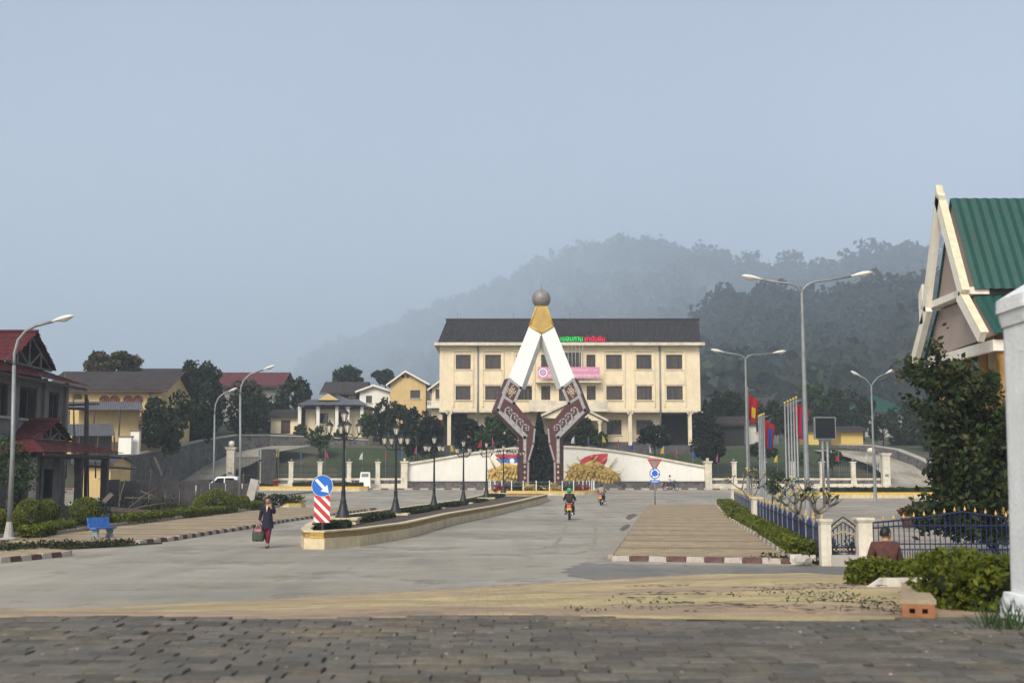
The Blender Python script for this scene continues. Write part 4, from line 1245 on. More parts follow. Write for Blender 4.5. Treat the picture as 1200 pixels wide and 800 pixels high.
for k in range(6):
    t = k * math.pi / 6
    pts = [gc + Vector((math.cos(t) * math.cos(u), math.sin(t) * math.cos(u), math.sin(u))) * 0.943 for u in [i * math.pi / 12 for i in range(25)]]
    mb.tube(pts, 0.012, 4)
for z_ in (-0.6, -0.3, 0, 0.3, 0.6):
    r_ = math.sqrt(1 - z_ * z_) * 0.943
    mb.tube([gc + Vector((r_ * math.cos(u), r_ * math.sin(u), z_ * 0.943)) for u in [i * math.pi / 14 for i in range(29)]], 0.012, 4)
mb.build('globe_ribs', 'globe_stone', mon, world=True)
mb = MB(); mb.tube([gc + Vector((0, 0, 0.9)), gc + Vector((0, 0, 2.1))], 0.035, 6).build('lightning_rod', 'steel', mon, world=True)
mb = MB(); mb.prism([mp(608, 571.5, -0.5), mp(661, 571.5, -0.5), mp(661, 568.5, -0.5), mp(608, 568.5, -0.5)], (0, 2.6, 0)); mb.build('plinth', 'motif_grey', mon, world=True)
# cypresses between the legs
def cypress(name, loc, h, r_, label, seed, leaf='leaf_cypress', n=2600, size=0.2, prof=None, group='cypresses in the roundabout'):
    rng = np.random.default_rng(seed)
    rt_ = root(name, loc, label, 'tree', group)
    t = rng.uniform(0, 1, n); a_ = rng.uniform(0, 6.283, n)
    prof = prof or [(0, 0.92), (0.4, 1.0), (0.75, 0.85), (0.92, 0.55), (1, 0.1)]
    pr = np.array([interp(prof, x_) for x_ in t]) * r_ * (1 + 0.10 * np.sin(a_ * 3 + t * 17 + seed))
    rr = pr * rng.uniform(0.72, 1.05, n)
    p = np.column_stack([rr * np.cos(a_), rr * np.sin(a_), 0.15 + t * (h - 0.15)])
    link('crown', npmesh('crown', leafquads(p, size, rng), 4, leaf), rt_)
    MB().lathe([(q_[1] * r_ * 0.7, 0.2 + q_[0] * (h * 0.9 - 0.2)) for q_ in prof] + [(0, h * 0.92)], (0, 0, 0), 10).build('inner_twigs', 'leaf_core', rt_)
    MB().tube([(0, 0, -0.2), (0, 0, h * 0.6)], 0.1, 7).build('trunk', 'bark', rt_)
    return rt_
cypress('cypress', (X(624.3, 120.3), 120.3, RZ + 0.36), Z(507, 120.3) - RZ - 0.36, 1.02, 'dense dark columnar cypress inside the monument leg on the median-lamp side', 1)
cypress('cypress', (X(645, 120.3), 120.3, RZ + 0.36), Z(507, 120.3) - RZ - 0.36, 1.02, 'dense dark columnar cypress inside the monument leg on the street-sign side', 2)

# ================================================================== MURAL WALL
WZ0 = gz(130) + 0.14
wx0, wx1 = X(475, FY, 560), X(828.5, FY, 560)
zs = lambda py: Z(py, FY)
def topz(x_):
    t = (x_ - wx0) / (wx1 - wx0)
    return lerp(zs(542), zs(545.5), t) + (zs(521.5) - zs(543.5)) * (math.sin(math.pi * t) ** 1.15)
wall = root('mural_wall', (0, FY, WZ0), 'long white mural wall with arched top and two gold reliefs', 'wall')
nseg = 40
mb = MB()
fr = [(lerp(wx0, wx1, i / nseg), FY, topz(lerp(wx0, wx1, i / nseg)) - 0.22) for i in range(nseg + 1)]
mb.prism([(wx0, FY, zs(563.5))] + fr + [(wx1, FY, zs(563.5))], (0, 0.6, 0)); mb.build('panel', 'white_wall', wall, world=True)
mb = MB()
for i in range(nseg):
    xa, xb = lerp(wx0, wx1, i / nseg), lerp(wx0, wx1, (i + 1) / nseg)
    za, zb_ = topz(xa), topz(xb)
    mb.add([(xa, FY - 0.2, za - 0.22), (xb, FY - 0.2, zb_ - 0.22), (xb, FY - 0.2, zb_), (xa, FY - 0.2, za), (xa, FY + 0.8, za - 0.22), (xb, FY + 0.8, zb_ - 0.22), (xb, FY + 0.8, zb_), (xa, FY + 0.8, za)], [(0, 1, 2, 3), (3, 2, 6, 7), (4, 7, 6, 5), (0, 4, 5, 1)])
mb.build('coping', 'cream_trim', wall, world=True)
mb = MB(); mb.bx(wx0 - 0.1, wx1 + 0.1, FY - 0.5, FY + 0.2, WZ0 - 0.3, zs(565)); mb.build('stone_plinth', 'rubble_stone', wall, world=True)
mb = MB(); mb.bx(wx0 - 0.1, wx1 + 0.1, FY - 0.55, FY + 0.1, zs(565), zs(563.6)); mb.build('ledge', 'dark_concrete', wall, world=True)
for xa, xb in ((wx0 - 0.45, wx0 + 0.28), (wx1 - 0.28, wx1 + 0.45)):
    mb = MB(); mb.bx(xa, xb, FY - 0.62, FY + 0.7, WZ0 - 0.2, zs(542)); mb.bx(xa - 0.1, xb + 0.1, FY - 0.72, FY + 0.8, zs(542), zs(540.2)); mb.ball(((xa + xb) / 2, FY, zs(538.5)), 0.18, 8, 6)
    mb.build('end_post', 'cream_trim', wall, world=True)
# painted flags behind the figures (flat paint, a few millimetres proud)
def paint(pts, name, m_, dy, parent=wall):
    mb = MB(); mb.prism([at(x_, y_, FY) + Vector((0, -dy, 0)) for x_, y_ in pts], (0, 0.02, 0)); return mb.build(name, m_, parent, world=True)
paint([(579.5, 531.8), (614, 530.6), (614, 537.5), (584, 539)], 'painted_flag', 'mural_red', 0.012)
paint([(581, 537.2), (614, 536.4), (614, 541.5), (587, 543)], 'painted_flag', 'mural_blue', 0.020)
mb = MB(); c_ = at(600, 539.8, FY); mb.prism([c_ + Vector((0.27 * math.cos(t), -0.028, 0.27 * math.sin(t))) for t in [i * 0.4488 for i in range(14)]], (0, 0.015, 0)); mb.build('painted_disc', 'sign_white', wall, world=True)
fl = [(679, 546), (680.5, 538.5), (686, 535), (695, 532.3), (704, 531.3), (712.5, 531.2), (711, 541), (707, 546), (694, 549)]
paint(fl, 'painted_flag', 'mural_red', 0.012)

# gold relief of crowded figures: many bodies growing out of one mound
def relief(name, pts, x0, x1, seed, label, extra):
    """pts: outline of the mound top (px,py)"""
    r_ = random.Random(seed)
    o = root(name, (at((x0 + x1) / 2, 563.5, FY).x, FY, zs(563.4)), label, 'relief', 'gold reliefs on the mural wall')
    mb = MB(); mb.smooth = True
    # mound: bumpy slab
    nx_, nz_ = 44, 18
    vs = []
    for j in range(nz_ + 1):
        for i in range(nx_ + 1):
            px = lerp(x0, x1, i / nx_); top = interp(pts, px)
            py = lerp(563.4, top, j / nz_)
            p = at(px, py, FY)
            e_ = 0.10 + 0.12 * math.sin(math.pi * min(1, max(0, i / nx_))) + 0.05 * math.sin(i * 0.9 + j * 0.7) + r_.uniform(-0.02, 0.02)
            if j == nz_ or i in (0, nx_): e_ = -0.02
            vs.append((p.x, FY - e_, p.z))
    mb.add(vs, [(j * (nx_ + 1) + i, j * (nx_ + 1) + i + 1, (j + 1) * (nx_ + 1) + i + 1, (j + 1) * (nx_ + 1) + i) for j in range(nz_) for i in range(nx_)])
    mb.build('mound', 'relief_gold', o, world=True)
    mb = MB()
    # figures
    for k in range(24):
        px = lerp(x0 + 5, x1 - 5, r_.random()); top = interp(pts, px)
        py = lerp(557, top + 5, r_.random() ** 0.7)
        b = at(px, py + 6, FY) + Vector((0, -0.25 - 0.02 * k % 0.2, 0))
        lean = r_.uniform(-0.35, 0.45); s_ = r_.uniform(0.75, 1.0)
        hip, ch = b, b + Vector((lean * 0.5, -0.08, 0.55)) * s_
        hd = ch + Vector((lean * 0.15, -0.05, 0.28)) * s_
        mb.tube([hip - Vector((0, 0, 0.1)), lerp(hip, ch, 0.5), ch, ch + Vector((0, 0, 0.12))], [0.15 * s_, 0.17 * s_, 0.2 * s_, 0.08 * s_], 7)
        mb.ball(hd, 0.14 * s_, 8, 6)
        for sd_ in (-1, 1):
            el = ch + Vector((sd_ * 0.25 + lean * 0.3, -0.12, r_.uniform(-0.2, 0.3))) * s_
            ha = el + Vector((lean * 0.4 + sd_ * 0.1, -0.08, r_.uniform(-0.2, 0.22))) * s_
            mb.tube([ch + Vector((sd_ * 0.15, 0, 0.02)), el, ha], [0.10, 0.085, 0.065], 6)
            mb.ball(hip + Vector((sd_ * 0.2 + lean * 0.3, -0.05, -0.25)) * 1.0, 0.2 * s_, 8, 6, (1.0, 0.7, 1.3))
        if r_.random() < 0.12:
            mb.tube([ha, ha + Vector((r_.uniform(-0.5, 0.5), -0.05, 0.7))], 0.025, 5)
    for (a_, b_, rr) in extra:
        mb.tube([at(*a_, FY) + Vector((0, -0.3, 0)), at(*b_, FY) + Vector((0, -0.3, 0))], [rr, rr * 0.6], 6)
    mb.build('figures', 'relief_gold', o, world=True)
relief('gold_relief', [(660, 563), (664, 557), (668, 546), (674, 541), (681, 544), (688, 541), (695, 538), (702, 541), (709, 546), (716, 549), (722, 553), (728, 562.5)], 660.5, 728, 5, 'gold relief of crowded figures before the plain red painted flag',
       [((695, 541), (700, 533.5), 0.14), ((714, 548), (722.5, 536), 0.09), ((682, 543), (676, 535), 0.08), ((718, 553), (727, 551.5), 0.05), ((668, 548), (664, 543), 0.06), ((705, 541), (711, 535), 0.08), ((693, 536), (693.5, 532.5), 0.16)])
relief('gold_relief', [(571, 562), (574, 553), (578, 547), (584, 546), (590, 541), (597, 543), (604, 544), (611, 543), (620, 545)], 571, 620, 6, 'gold relief of crowded figures before the red and blue painted flag',
       [((580, 548), (574, 536), 0.10), ((588, 543), (583, 535), 0.08), ((573, 554), (571, 548), 0.05)])

# ================================================================== FAR FENCE
def far_fence(pxs, label, railpx, tag_):
    r = root('iron_fence', (X(railpx[0], FY, 560), FY, WZ0), label, 'fence', 'iron fence sections before the lawn')
    xa, xb = X(railpx[0], FY, 560), X(railpx[1], FY, 560)
    mb = MB(); mb.bx(xa, xb, FY - 0.18, FY + 0.18, WZ0 - 0.2, zs(562.3)); mb.build('stone_base', 'rubble_stone', r, world=True)
    mb = MB(); mb.bx(xa, xb, FY - 0.24, FY + 0.24, zs(562.3), zs(560)); mb.build('base_coping', 'cream_trim', r, world=True)
    mb = MB(); mb.bx(xa, xb, FY - 0.42, FY - 0.0, WZ0 - 0.2, zs(566.5)); mb.build('footing', 'cream_trim', r, world=True)
    mb = MB()
    for z_ in (zs(558.6), zs(553.5), zs(546)): mb.bx(xa, xb, FY - 0.03, FY + 0.03, z_ - 0.035, z_ + 0.035)
    mb.build('rail', 'iron_black', r, world=True)
    mb = MB()
    n = int((xb - xa) / 0.19)
    for i in range(n):
        x_ = lerp(xa, xb, (i + 0.5) / n)
        mb.bx(x_ - 0.022, x_ + 0.022, FY - 0.02, FY + 0.02, zs(560), zs(544))
        mb.box((x_, FY, zs(543.4)), (0.07, 0.05, 0.14))
    T(mb.build('bars', 'iron_black', r, world=True), 'thin black iron bars with spear tips', None, None, 'stuff')
    for px_ in pxs:
        x_ = X(px_, FY, 550)
        mb = MB(); mb.bx(x_ - 0.24, x_ + 0.24, FY - 0.28, FY + 0.28, WZ0 - 0.2, zs(541.8)); mb.bx(x_ - 0.33, x_ + 0.33, FY - 0.36, FY + 0.36, zs(541.8), zs(540.6)).bx(x_ - 0.27, x_ + 0.27, FY - 0.3, FY + 0.3, zs(545), zs(544)); mb.bx(x_ - 0.31, x_ + 0.31, FY - 0.34, FY + 0.34, WZ0 - 0.2, zs(563))
        po = mb.build('fence_post', 'post_cream', r, world=True)
        MB().ball((x_, FY, zs(538.8)), 0.16, 8, 6).build('post_ball', 'plaque_grey', po)
        po.children[0].location = -Vector(r.location)
far_fence([307.5, 341.5, 375.4, 409.3, 443], 'black iron fence with cream posts before the lawn, memorial side of the mural wall', (308, 474), 0)
far_fence([860, 894, 929, 963, 999.5], 'black iron fence with cream posts behind the flagpoles', (830, 1031), 1)

def gate_pillar(px0, px1, top, base, label, Y=FY - 0.6, lampball=False):
    x0_, x1_ = X(px0, Y, 545), X(px1, Y, 545)
    w_ = x1_ - x0_; zt = Z(top, Y); zb_ = WZ0 - 0.1
    r = root('gate_pillar', ((x0_ + x1_) / 2, Y, zb_), label, 'pillar', 'gate pillars of the upper road')
    MB().box((0, 0, (zt - zb_) / 2), (w_ * 0.86, w_ * 0.86, zt - zb_)).box((0, 0, 0.25), (w_, w_, 0.5)).build('shaft', 'post_cream', r)
    MB().box((0, 0, zt - zb_ + 0.02), (w_ * 1.06, w_ * 1.06, 0.16)).box((0, 0, zt - zb_ + 0.15), (w_ * 1.2, w_ * 1.2, 0.12)).box((0, 0, (zt - zb_) * 0.92), (w_ * 0.95, w_ * 0.95, 0.08)).build('cap', 'post_cream', r)
    MB().box((0, -w_ * 0.44, (zt - zb_) * 0.4), (w_ * 0.4, 0.03, 0.22)).build('plate', 'plaque_grey', r)
    if lampball:
        mb = MB().ball((0, 0, zt - zb_ + 0.58), 0.34, 14, 10); mb.build('lamp_ball', 'lamp_lens', r)
        MB().lathe([(0.12, 0.2), (0.2, 0.3)], (0, 0, zt - zb_), 10).build('lamp_neck', 'iron_black', r)
    return r
gate_pillar(1032.5, 1042.5, 533, 569, 'stout cream gate pillar at the foot of the curving driveway behind the screen')
gate_pillar(199.5, 208.5, 527, 562, 'stout cream gate pillar beside the leaning plank')
gate_pillar(265.5, 276, 526, 562, 'stout cream gate pillar with a white ball lamp over the pickup', lampball=True)

# memorial plaque and pot by the fence
x_ = X(428, 130.8)
r = root('memorial_stand', (x_, 130.9, WZ0), 'small white memorial stand with dark plaque before the fence', 'memorial')
mb = MB(); mb.add([(-0.65, -0.45, 0), (0.65, -0.45, 0), (0.65, 0.4, 0), (-0.65, 0.4, 0), (-0.5, 0.05, 1.75), (0.5, 0.05, 1.75), (0.5, 0.35, 1.75), (-0.5, 0.35, 1.75)], [(0, 1, 5, 4), (1, 2, 6, 5), (2, 3, 7, 6), (3, 0, 4, 7), (4, 5, 6, 7)]); mb.build('body', 'white_wall', r)
mb = MB(); q = [(-0.42, -0.18, 0.75), (0.42, -0.18, 0.75), (0.38, 0.015, 1.6), (-0.38, 0.015, 1.6)]; mb.prism(q, (0, -0.03, 0.0)); mb.build('plaque', 'plaque_grey', r)
r = root('flower_pot', (X(324, 127), 127, gz(127) + 0.42), 'orange plastic flower pot on the yellow kerbed strip', 'pot')
MB().lathe([(0, 0), (0.22, 0), (0.30, 0.62), (0.35, 0.62), (0.35, 0.72), (0.27, 0.72), (0.25, 0.6), (0, 0.6)], (0, 0, 0), 16).build('pot', 'pot_orange', r)
MB().lathe([(0, 0.615), (0.25, 0.615)], (0, 0, 0), 12).build('potting_soil', 'soil', r)
# yellow kerbed planting strip before the fence
def yellow_strip(px0, px1, Y, label, hgt=0.5):
    x0_, x1_ = X(px0, Y), X(px1, Y); g_ = gz(Y)
    r = root('planting_strip', ((x0_ + x1_) / 2, Y, g_), label, 'traffic island', 'yellow kerbed planting strips')
    l_ = x1_ - x0_
    poly = [(-l_ / 2, -1.2), (l_ / 2 - 0.8, -1.2), (l_ / 2, -0.6), (l_ / 2, 1.2), (-l_ / 2, 1.2)]
    mb = MB(); ringwall(mb, poly, 0.3, -0.2, hgt * 0.6); mb.build('kerb_wall', 'kerb_wall', r)
    mb = MB(); ringwall(mb, inset(poly, 0.03), 0.24, hgt * 0.6, hgt); mb.build('gold_band', 'gold_paint', r)
    mb = MB(); mb.add([(p[0], p[1], hgt * 0.8) for p in inset(poly, 0.2)], [tuple(range(len(poly)))]); mb.build('planting_soil', 'soil', r)
    return r
yellow_strip(285, 432, 125.5, 'long yellow kerbed planting strip holding the orange pot')
hedge([(X(290, 126), 126, 0.68 + 0.35), (X(318, 126), 126, 0.68 + 0.35)], 1.0, 0.35, 'dark low hedge beside the orange pot', 91, 'leaf_median', 0.12, 200)
hedge([(X(345, 126), 126, 0.68 + 0.35), (X(425, 126), 126, 0.68 + 0.35)], 1.0, 0.5, 'dark low hedge between the orange pot and the memorial', 92, 'leaf_median', 0.12, 200)
r = yellow_strip(955, 1120, 108, 'long yellow kerbed planting strip at the plaza edge behind the screen')
hedge([(X(962, 108.3), 108.3, gz(108) + 0.4), (X(1110, 108.3), 108.3, gz(108) + 0.4)], 0.9, 0.45, 'dark low hedge in the plaza edge strip', 93, 'leaf_median', 0.12, 200)

# ================================================================== GOVERNMENT BUILDING
BY = 150.0
fx = lambda px: at(px, 450, BY).x
fz = lambda py: Z(py, BY)
G0 = rise(152)
gov = root('government_building', (fx(667), BY, G0), 'three storey cream government building with dark roof and pink banner', 'building')
def facade(x0, x1, z0, z1, opens, y, t, name, m_, parent):
    """wall with real openings: cells around the openings become masonry"""
    xs_ = sorted({x0, x1, *[o[0] for o in opens], *[o[1] for o in opens]})
    zs_ = sorted({z0, z1, *[o[2] for o in opens], *[o[3] for o in opens]})
    mb = MB()
    def solid(xm, zm): return not any(o[0] < xm < o[1] and o[2] < zm < o[3] for o in opens)
    for j in range(len(zs_) - 1):
        i = 0
        while i < len(xs_) - 1:
            zm = (zs_[j] + zs_[j + 1]) / 2
            if not solid((xs_[i] + xs_[i + 1]) / 2, zm): i += 1; continue
            k = i
            while k < len(xs_) - 1 and solid((xs_[k] + xs_[k + 1]) / 2, zm): k += 1
            mb.bx(xs_[i], xs_[k], y, y + t, zs_[j], zs_[j + 1]); i = k
    return mb.build(name, m_, parent, world=True)
def offchild(o, parent_root): o.location = -Vector(parent_root.location)
def window(parent, x0, x1, z0, z1, y, rec=0.18, nm='window', mull=2, transom=0.72, sill='cream_wall', curtain=True, hood=False):
    """frame with mullions; pane, curtain, sill as sub-parts"""
    mb = MB(); f_ = 0.07
    yy = y + rec
    mb.bx(x0, x1, yy, yy + 0.08, z0, z0 + f_).bx(x0, x1, yy, yy + 0.08, z1 - f_, z1)
    mb.bx(x0, x0 + f_, yy - 0.002, yy + 0.078, z0 + f_, z1 - f_).bx(x1 - f_, x1, yy - 0.002, yy + 0.078, z0 + f_, z1 - f_)
    for k in range(mull):
        xm = lerp(x0, x1, (k + 1) / (mull + 1)); mb.bx(xm - f_ / 2, xm + f_ / 2, yy + 0.004, yy + 0.074, z0 + f_, z1 - f_)
    if transom:
        zt = lerp(z0, z1, transom); mb.bx(x0 + f_, x1 - f_, yy + 0.008, yy + 0.07, zt - f_ / 2, zt + f_ / 2)
    w_ = mb.build(nm, 'window_frame', parent, world=True)
    def sub(mb2, n2, m2):
        inv = parent.matrix_basis.inverted()
        mb2.v = [tuple(inv @ Vector(v)) for v in mb2.v]
        link(n2, mb2.mesh(n2, m2), w_)
    sub(MB().bx(x0 + 0.02, x1 - 0.02, yy + 0.035, yy + 0.045, z0 + 0.02, z1 - 0.02), 'pane', 'window_glass')
    if curtain:
        r_ = random.Random(int((x0 * 31 + z0 * 7) * 100))
        c = MB(); n_ = 7
        for k in range(n_):
            if r_.random() < 0.45: continue
            a_ = lerp(x0 + f_, x1 - f_, k / n_); b_ = lerp(x0 + f_, x1 - f_, (k + 0.85) / n_)
            c.bx(a_, b_, yy + 0.005, yy + 0.02, z0 + f_, z1 - f_ - r_.choice((0, 0, 0.3)))
        if c.v: sub(c, 'shutter_slats', 'curtain')
    if sill: sub(MB().bx(x0 - 0.12, x1 + 0.12, y - 0.14, y + rec, z0 - 0.12, z0 - 0.002), 'sill', sill)
    if hood: sub(MB().bx(x0 - 0.25, x1 + 0.25, y - 0.3, y + 0.02, z1 + 0.1, z1 + 0.2), 'hood', sill)
    return w_
cols = [(534, 551.5), (568.5, 587), (605, 623.5), (634.2, 644.8), (687.5, 698), (710.5, 729), (746, 764), (781, 800)]
openU = []
for (a_, b_) in cols:
    openU += [(fx(a_), fx(b_), fz(432.5), fz(415.5)), (fx(a_), fx(b_), fz(468.5), fz(452))]
openU += [(fx(655), fx(681), fz(432.5), fz(413)), (fx(655), fx(681), fz(470), fz(452))]
facade(fx(515), fx(820.5), fz(481.5), fz(404), openU, BY, 0.35, 'upper_wall', 'cream_wall', gov)
mb = MB(); mb.bx(fx(515), fx(515) + 0.35, BY + 0.352, BY + 14, fz(481.5), fz(404)).bx(fx(820.5) - 0.35, fx(820.5), BY + 0.352, BY + 14, fz(481.5), fz(404)).bx(fx(515) + 0.36, fx(820.5) - 0.36, BY + 13.7, BY + 14, G0, fz(404)); mb.build('side_wall', 'cream_wall', gov, world=True)
mb = MB(); mb.bx(fx(515) - 0.02, fx(820.5) + 0.02, BY + 0.02, BY + 14, fz(483), fz(481.5) - 0.005); mb.build('floor_slab', 'cream_trim', gov, world=True)
mb = MB(); mb.bx(fx(515) + 0.4, fx(820.5) - 0.4, BY + 2.4, BY + 2.6, fz(481), fz(404)); mb.build('dark_backing', 'void_dark', gov, world=True)  # dark sheet behind the windows, indoor shade put into its colour
for (a_, b_) in cols:
    for (za, zb_) in ((432.5, 415.5), (468.5, 452)):
        window(gov, fx(a_), fx(b_), fz(za), fz(zb_), BY, mull=2 if b_ - a_ > 12 else 1, transom=0.78)
window(gov, fx(655), fx(681), fz(432.5), fz(413), BY, mull=4, sill=None)
window(gov, fx(655), fx(681), fz(470), fz(452), BY, 0.18, 'door', mull=3, sill=None)
# raised window bays
for (a_, b_) in cols:
    if b_ - a_ < 12: continue
    mb = MB()
    for e in (a_ - 3.4, b_ + 2.2): mb.bx(fx(e), fx(e + 1.3), BY - 0.16, BY - 0.002, fz(476.5), fz(411.5))
    mb.bx(fx(a_ - 3.4), fx(b_ + 3.5), BY - 0.20, BY - 0.003, fz(411.5), fz(410))
    mb.bx(fx(a_ - 2), fx(b_ + 2), BY - 0.08, BY - 0.004, fz(450.6), fz(434.6))
    mb.build('window_surround', 'cream_wall', gov, world=True)
for px_ in (560, 773.5):
    mb = MB(); mb.tube([(fx(px_), BY - 0.1, fz(405)), (fx(px_), BY - 0.1, fz(519))], 0.11, 8); mb.build('drain_pipe', 'lamp_grey', gov, world=True)
# ground storey, set back behind columns
gopen = [(fx(a_), fx(b_), fz(508.5), fz(491)) for a_, b_ in ((569, 587), (605, 622), (712, 729.5), (747, 765))] + [(fx(650), fx(684), G0, fz(489))]
gopen = [(a_, b_, c_, d_) for a_, b_, c_, d_ in gopen]
facade(fx(547), fx(776), G0 - 0.5, fz(483), gopen, BY + 2.0, 0.3, 'ground_wall', 'cream_wall', gov)
for (a_, b_, c_, d_) in gopen[:-1]: window(gov, a_, b_, c_, d_, BY + 2.0, mull=2)
mb = MB(); mb.bx(fx(547), fx(776), BY + 1.9, BY + 1.998, G0 - 0.5, fz(517)); mb.build('plinth', 'dark_concrete', gov, world=True)
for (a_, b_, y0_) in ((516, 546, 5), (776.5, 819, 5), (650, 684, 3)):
    mb = MB(); mb.bx(fx(a_), fx(b_), BY + y0_, BY + y0_ + 0.3, G0 - 0.5, fz(483.2)); mb.build('undercroft_shade', 'void_dark', gov, world=True)  # shade of the open bays and entrance painted as dark sheets
mb = MB(); mb.bx(fx(505), fx(832), BY - 1.2, BY + 14, G0 - 1.6, G0 + 0.1); mb.build('base_platform', 'dark_concrete', gov, world=True)
for px_ in (526.5, 597, 738, 808):
    mb = MB(); mb.bx(fx(px_ - 2.1), fx(px_ + 2.1), BY + 0.1, BY + 0.55, G0 + 0.1, fz(483)); mb.build('column', 'cream_wall', gov, world=True)
    mb = MB()
    for e in (-3.6, 1.6): mb.bx(fx(px_ + e), fx(px_ + e + 2.0), BY - 0.28, BY - 0.004, fz(485), fz(480.2))
    mb.build('beam_end', 'cream_trim', gov, world=True)
mb = MB(); mb.bx(fx(820.5) + 0.01, fx(824), BY + 0.4, BY + 13, fz(488), fz(482)); mb.build('gutter_beam', 'cream_trim', gov, world=True)
# roof: eaves slab and corrugated slopes
mb = MB(); mb.bx(fx(509), fx(825.5), BY - 1.0, BY + 15, fz(405.5), fz(402)); mb.build('eaves', 'cream_trim', gov, world=True)
RY = BY + 7
ez, rz_ = fz(402) + 0.02, Z(375, RY)
def corr(mb, a, b, c, d, n, amp):
    """corrugated sheet from eave a-b up to ridge d-c"""
    a, b, c, d = map(Vector, (a, b, c, d))
    nn = (b - a).cross(d - a).normalized()
    vs = []
    for i in range(n * 2 + 1):
        t = i / (2 * n); o_ = nn * (amp if i % 2 else 0)
        vs += [lerp(a, b, t) + o_, lerp(d, c, t) + o_]
    mb.add(vs, [(2 * i, 2 * i + 2, 2 * i + 3, 2 * i + 1) for i in range(2 * n)])
xl, xr = X(523.5, RY, 375), X(818.5, RY, 375)
mb = MB()
corr(mb, (fx(513), BY - 0.7, ez), (fx(821), BY - 0.7, ez), (xr, RY, rz_), (xl, RY, rz_), 110, 0.10)
corr(mb, (fx(821), BY + 14.7, ez), (fx(513), BY + 14.7, ez), (xl, RY, rz_), (xr, RY, rz_), 60, 0.10)
mb.add([(fx(513), BY - 0.7, ez), (fx(513), BY + 14.7, ez), (xl, RY, rz_)], [(0, 1, 2)])
mb.add([(fx(821), BY - 0.7, ez), (fx(821), BY + 14.7, ez), (xr, RY, rz_)], [(0, 1, 2)])
rf = mb.build('roof', 'roof_dark', gov, world=True)
mb = MB(); mb.tube([(xl - 0.1, RY, rz_ + 0.05), (xr + 0.1, RY, rz_ + 0.05)], 0.17, 8)
o = mb.build('ridge_cap', 'roof_dark', gov, world=True)
for px_ in (536, 668, 736, 806, 602):
    p_ = at(px_, 374, RY); mb = MB(); mb.tube([p_ - Vector((0, 0, 0.2)), p_ + Vector((0, 0, 0.9))], 0.025, 5); mb.build('lightning_rod', 'steel', gov, world=True)
# roof sign with letters
sgn = MB(); sy = BY - 0.9
sgn.bx(fx(628), fx(712), sy, sy + 0.06, fz(401.8), fz(391.5)); so_ = sgn.build('roof_sign_board', 'roof_dark', gov, world=True)
def letters(s, px0, px1, py, hpx, m_, y, name):
    me = text_mesh(s, 1.0, 0.02)
    vs = [v.co.copy() for v in me.vertices]
    if not vs: return None
    x0_, x1_ = min(v.x for v in vs), max(v.x for v in vs); z0_, z1_ = min(v.y for v in vs), max(v.y for v in vs)
    wx = fx(px1) - fx(px0); hz_ = hpx * BY / 1409
    mb = MB()
    mb.add([(fx(px0) + (v.x - x0_) / (x1_ - x0_) * wx, y - v.z, fz(py) + ((v.y - z0_) / (z1_ - z0_) - 0.5) * hz_) for v in vs], [tuple(p.vertices) for p in me.polygons])
    return mb.build(name, m_, gov, world=True)
letters('\u0e2b\u0e49\u0e2d\u0e07\u0e27\u0e48\u0e32\u0e01\u0e32\u0e19', 632, 655, 397.3, 6.5, 'letter_green', sy - 0.03, 'green_lettering')
letters('\u0e30\u0e1a\u0e2d\u0e1a\u0e01\u0e32\u0e19', 656.5, 682.5, 398, 5.0, 'letter_green', sy - 0.03, 'green_lettering')
letters('\u0e1c\u0e48\u0e32\u0e1b\u0e31\u0e21\u0e1c\u0e35\u0e21', 685, 708.5, 397.3, 7.0, 'letter_red', sy - 0.03, 'red_lettering')
# pink banner on the upper balcony
mb = MB(); mb.bx(fx(630), fx(702), BY - 1.35, BY - 1.3, fz(444), fz(431)); mb.build('banner', 'pink_banner', gov, world=True)
letters('\u0e02\u0e49\u0e2d\u0e2a\u0e30\u0e2b\u0e19\u0e2d\u0e07 \u0e1a\u0e38\u0e19\u0e23\u0e30\u0e2d\u0e1a\u0e23\u0e2d\u0e1a\u0e1b\u0e35 \u0e17\u0e35\u0e48 \u0e50\u0e50', 642, 699, 434.8, 4.4, 'banner_white', BY - 1.38, 'banner_lettering')
letters('\u0e2d\u0e17\u0e2b\u0e32\u0e23\u0e1a\u0e49\u0e32\u0e19 \u0e40\u0e21\u0e37\u0e2d\u0e07\u0e1b\u0e23\u0e30\u0e0a\u0e32\u0e0a\u0e19\u0e25\u0e32\u0e27', 642, 701, 440.5, 4.6, 'banner_white', BY - 1.38, 'banner_lettering')
c_ = Vector((fx(636), BY - 1.37, fz(437.5)))
for r0, r1, m_, dy in ((0.40, 0.56, 'banner_white', 0), (0.0, 0.36, 'banner_violet', -0.004), (0.12, 0.20, 'banner_white', -0.012), (0.0, 0.08, 'sign_blue', -0.014)):
    mb = MB(); n_ = 24
    vs = [c_ + Vector((r_ * math.cos(2 * math.pi * k / n_), dy, r_ * math.sin(2 * math.pi * k / n_))) for r_ in (r0, r1) for k in range(n_)]
    mb.add(vs, [(k, (k + 1) % n_, n_ + (k + 1) % n_, n_ + k) for k in range(n_)]); mb.build('banner_emblem', m_, gov, world=True)
mb = MB(); mb.bx(fx(628), fx(704), BY - 1.25, BY - 0.003, fz(449), fz(447.2)); mb.build('balcony_slab', 'cream_trim', gov, world=True)
mb = MB(); mb.bx(fx(620), fx(711), BY - 1.4, BY - 1.25, fz(482.5), fz(470.5)).bx(fx(620), fx(711), BY - 1.25, BY - 0.003, fz(483), fz(481.6)); mb.build('balcony', 'cream_trim', gov, world=True)
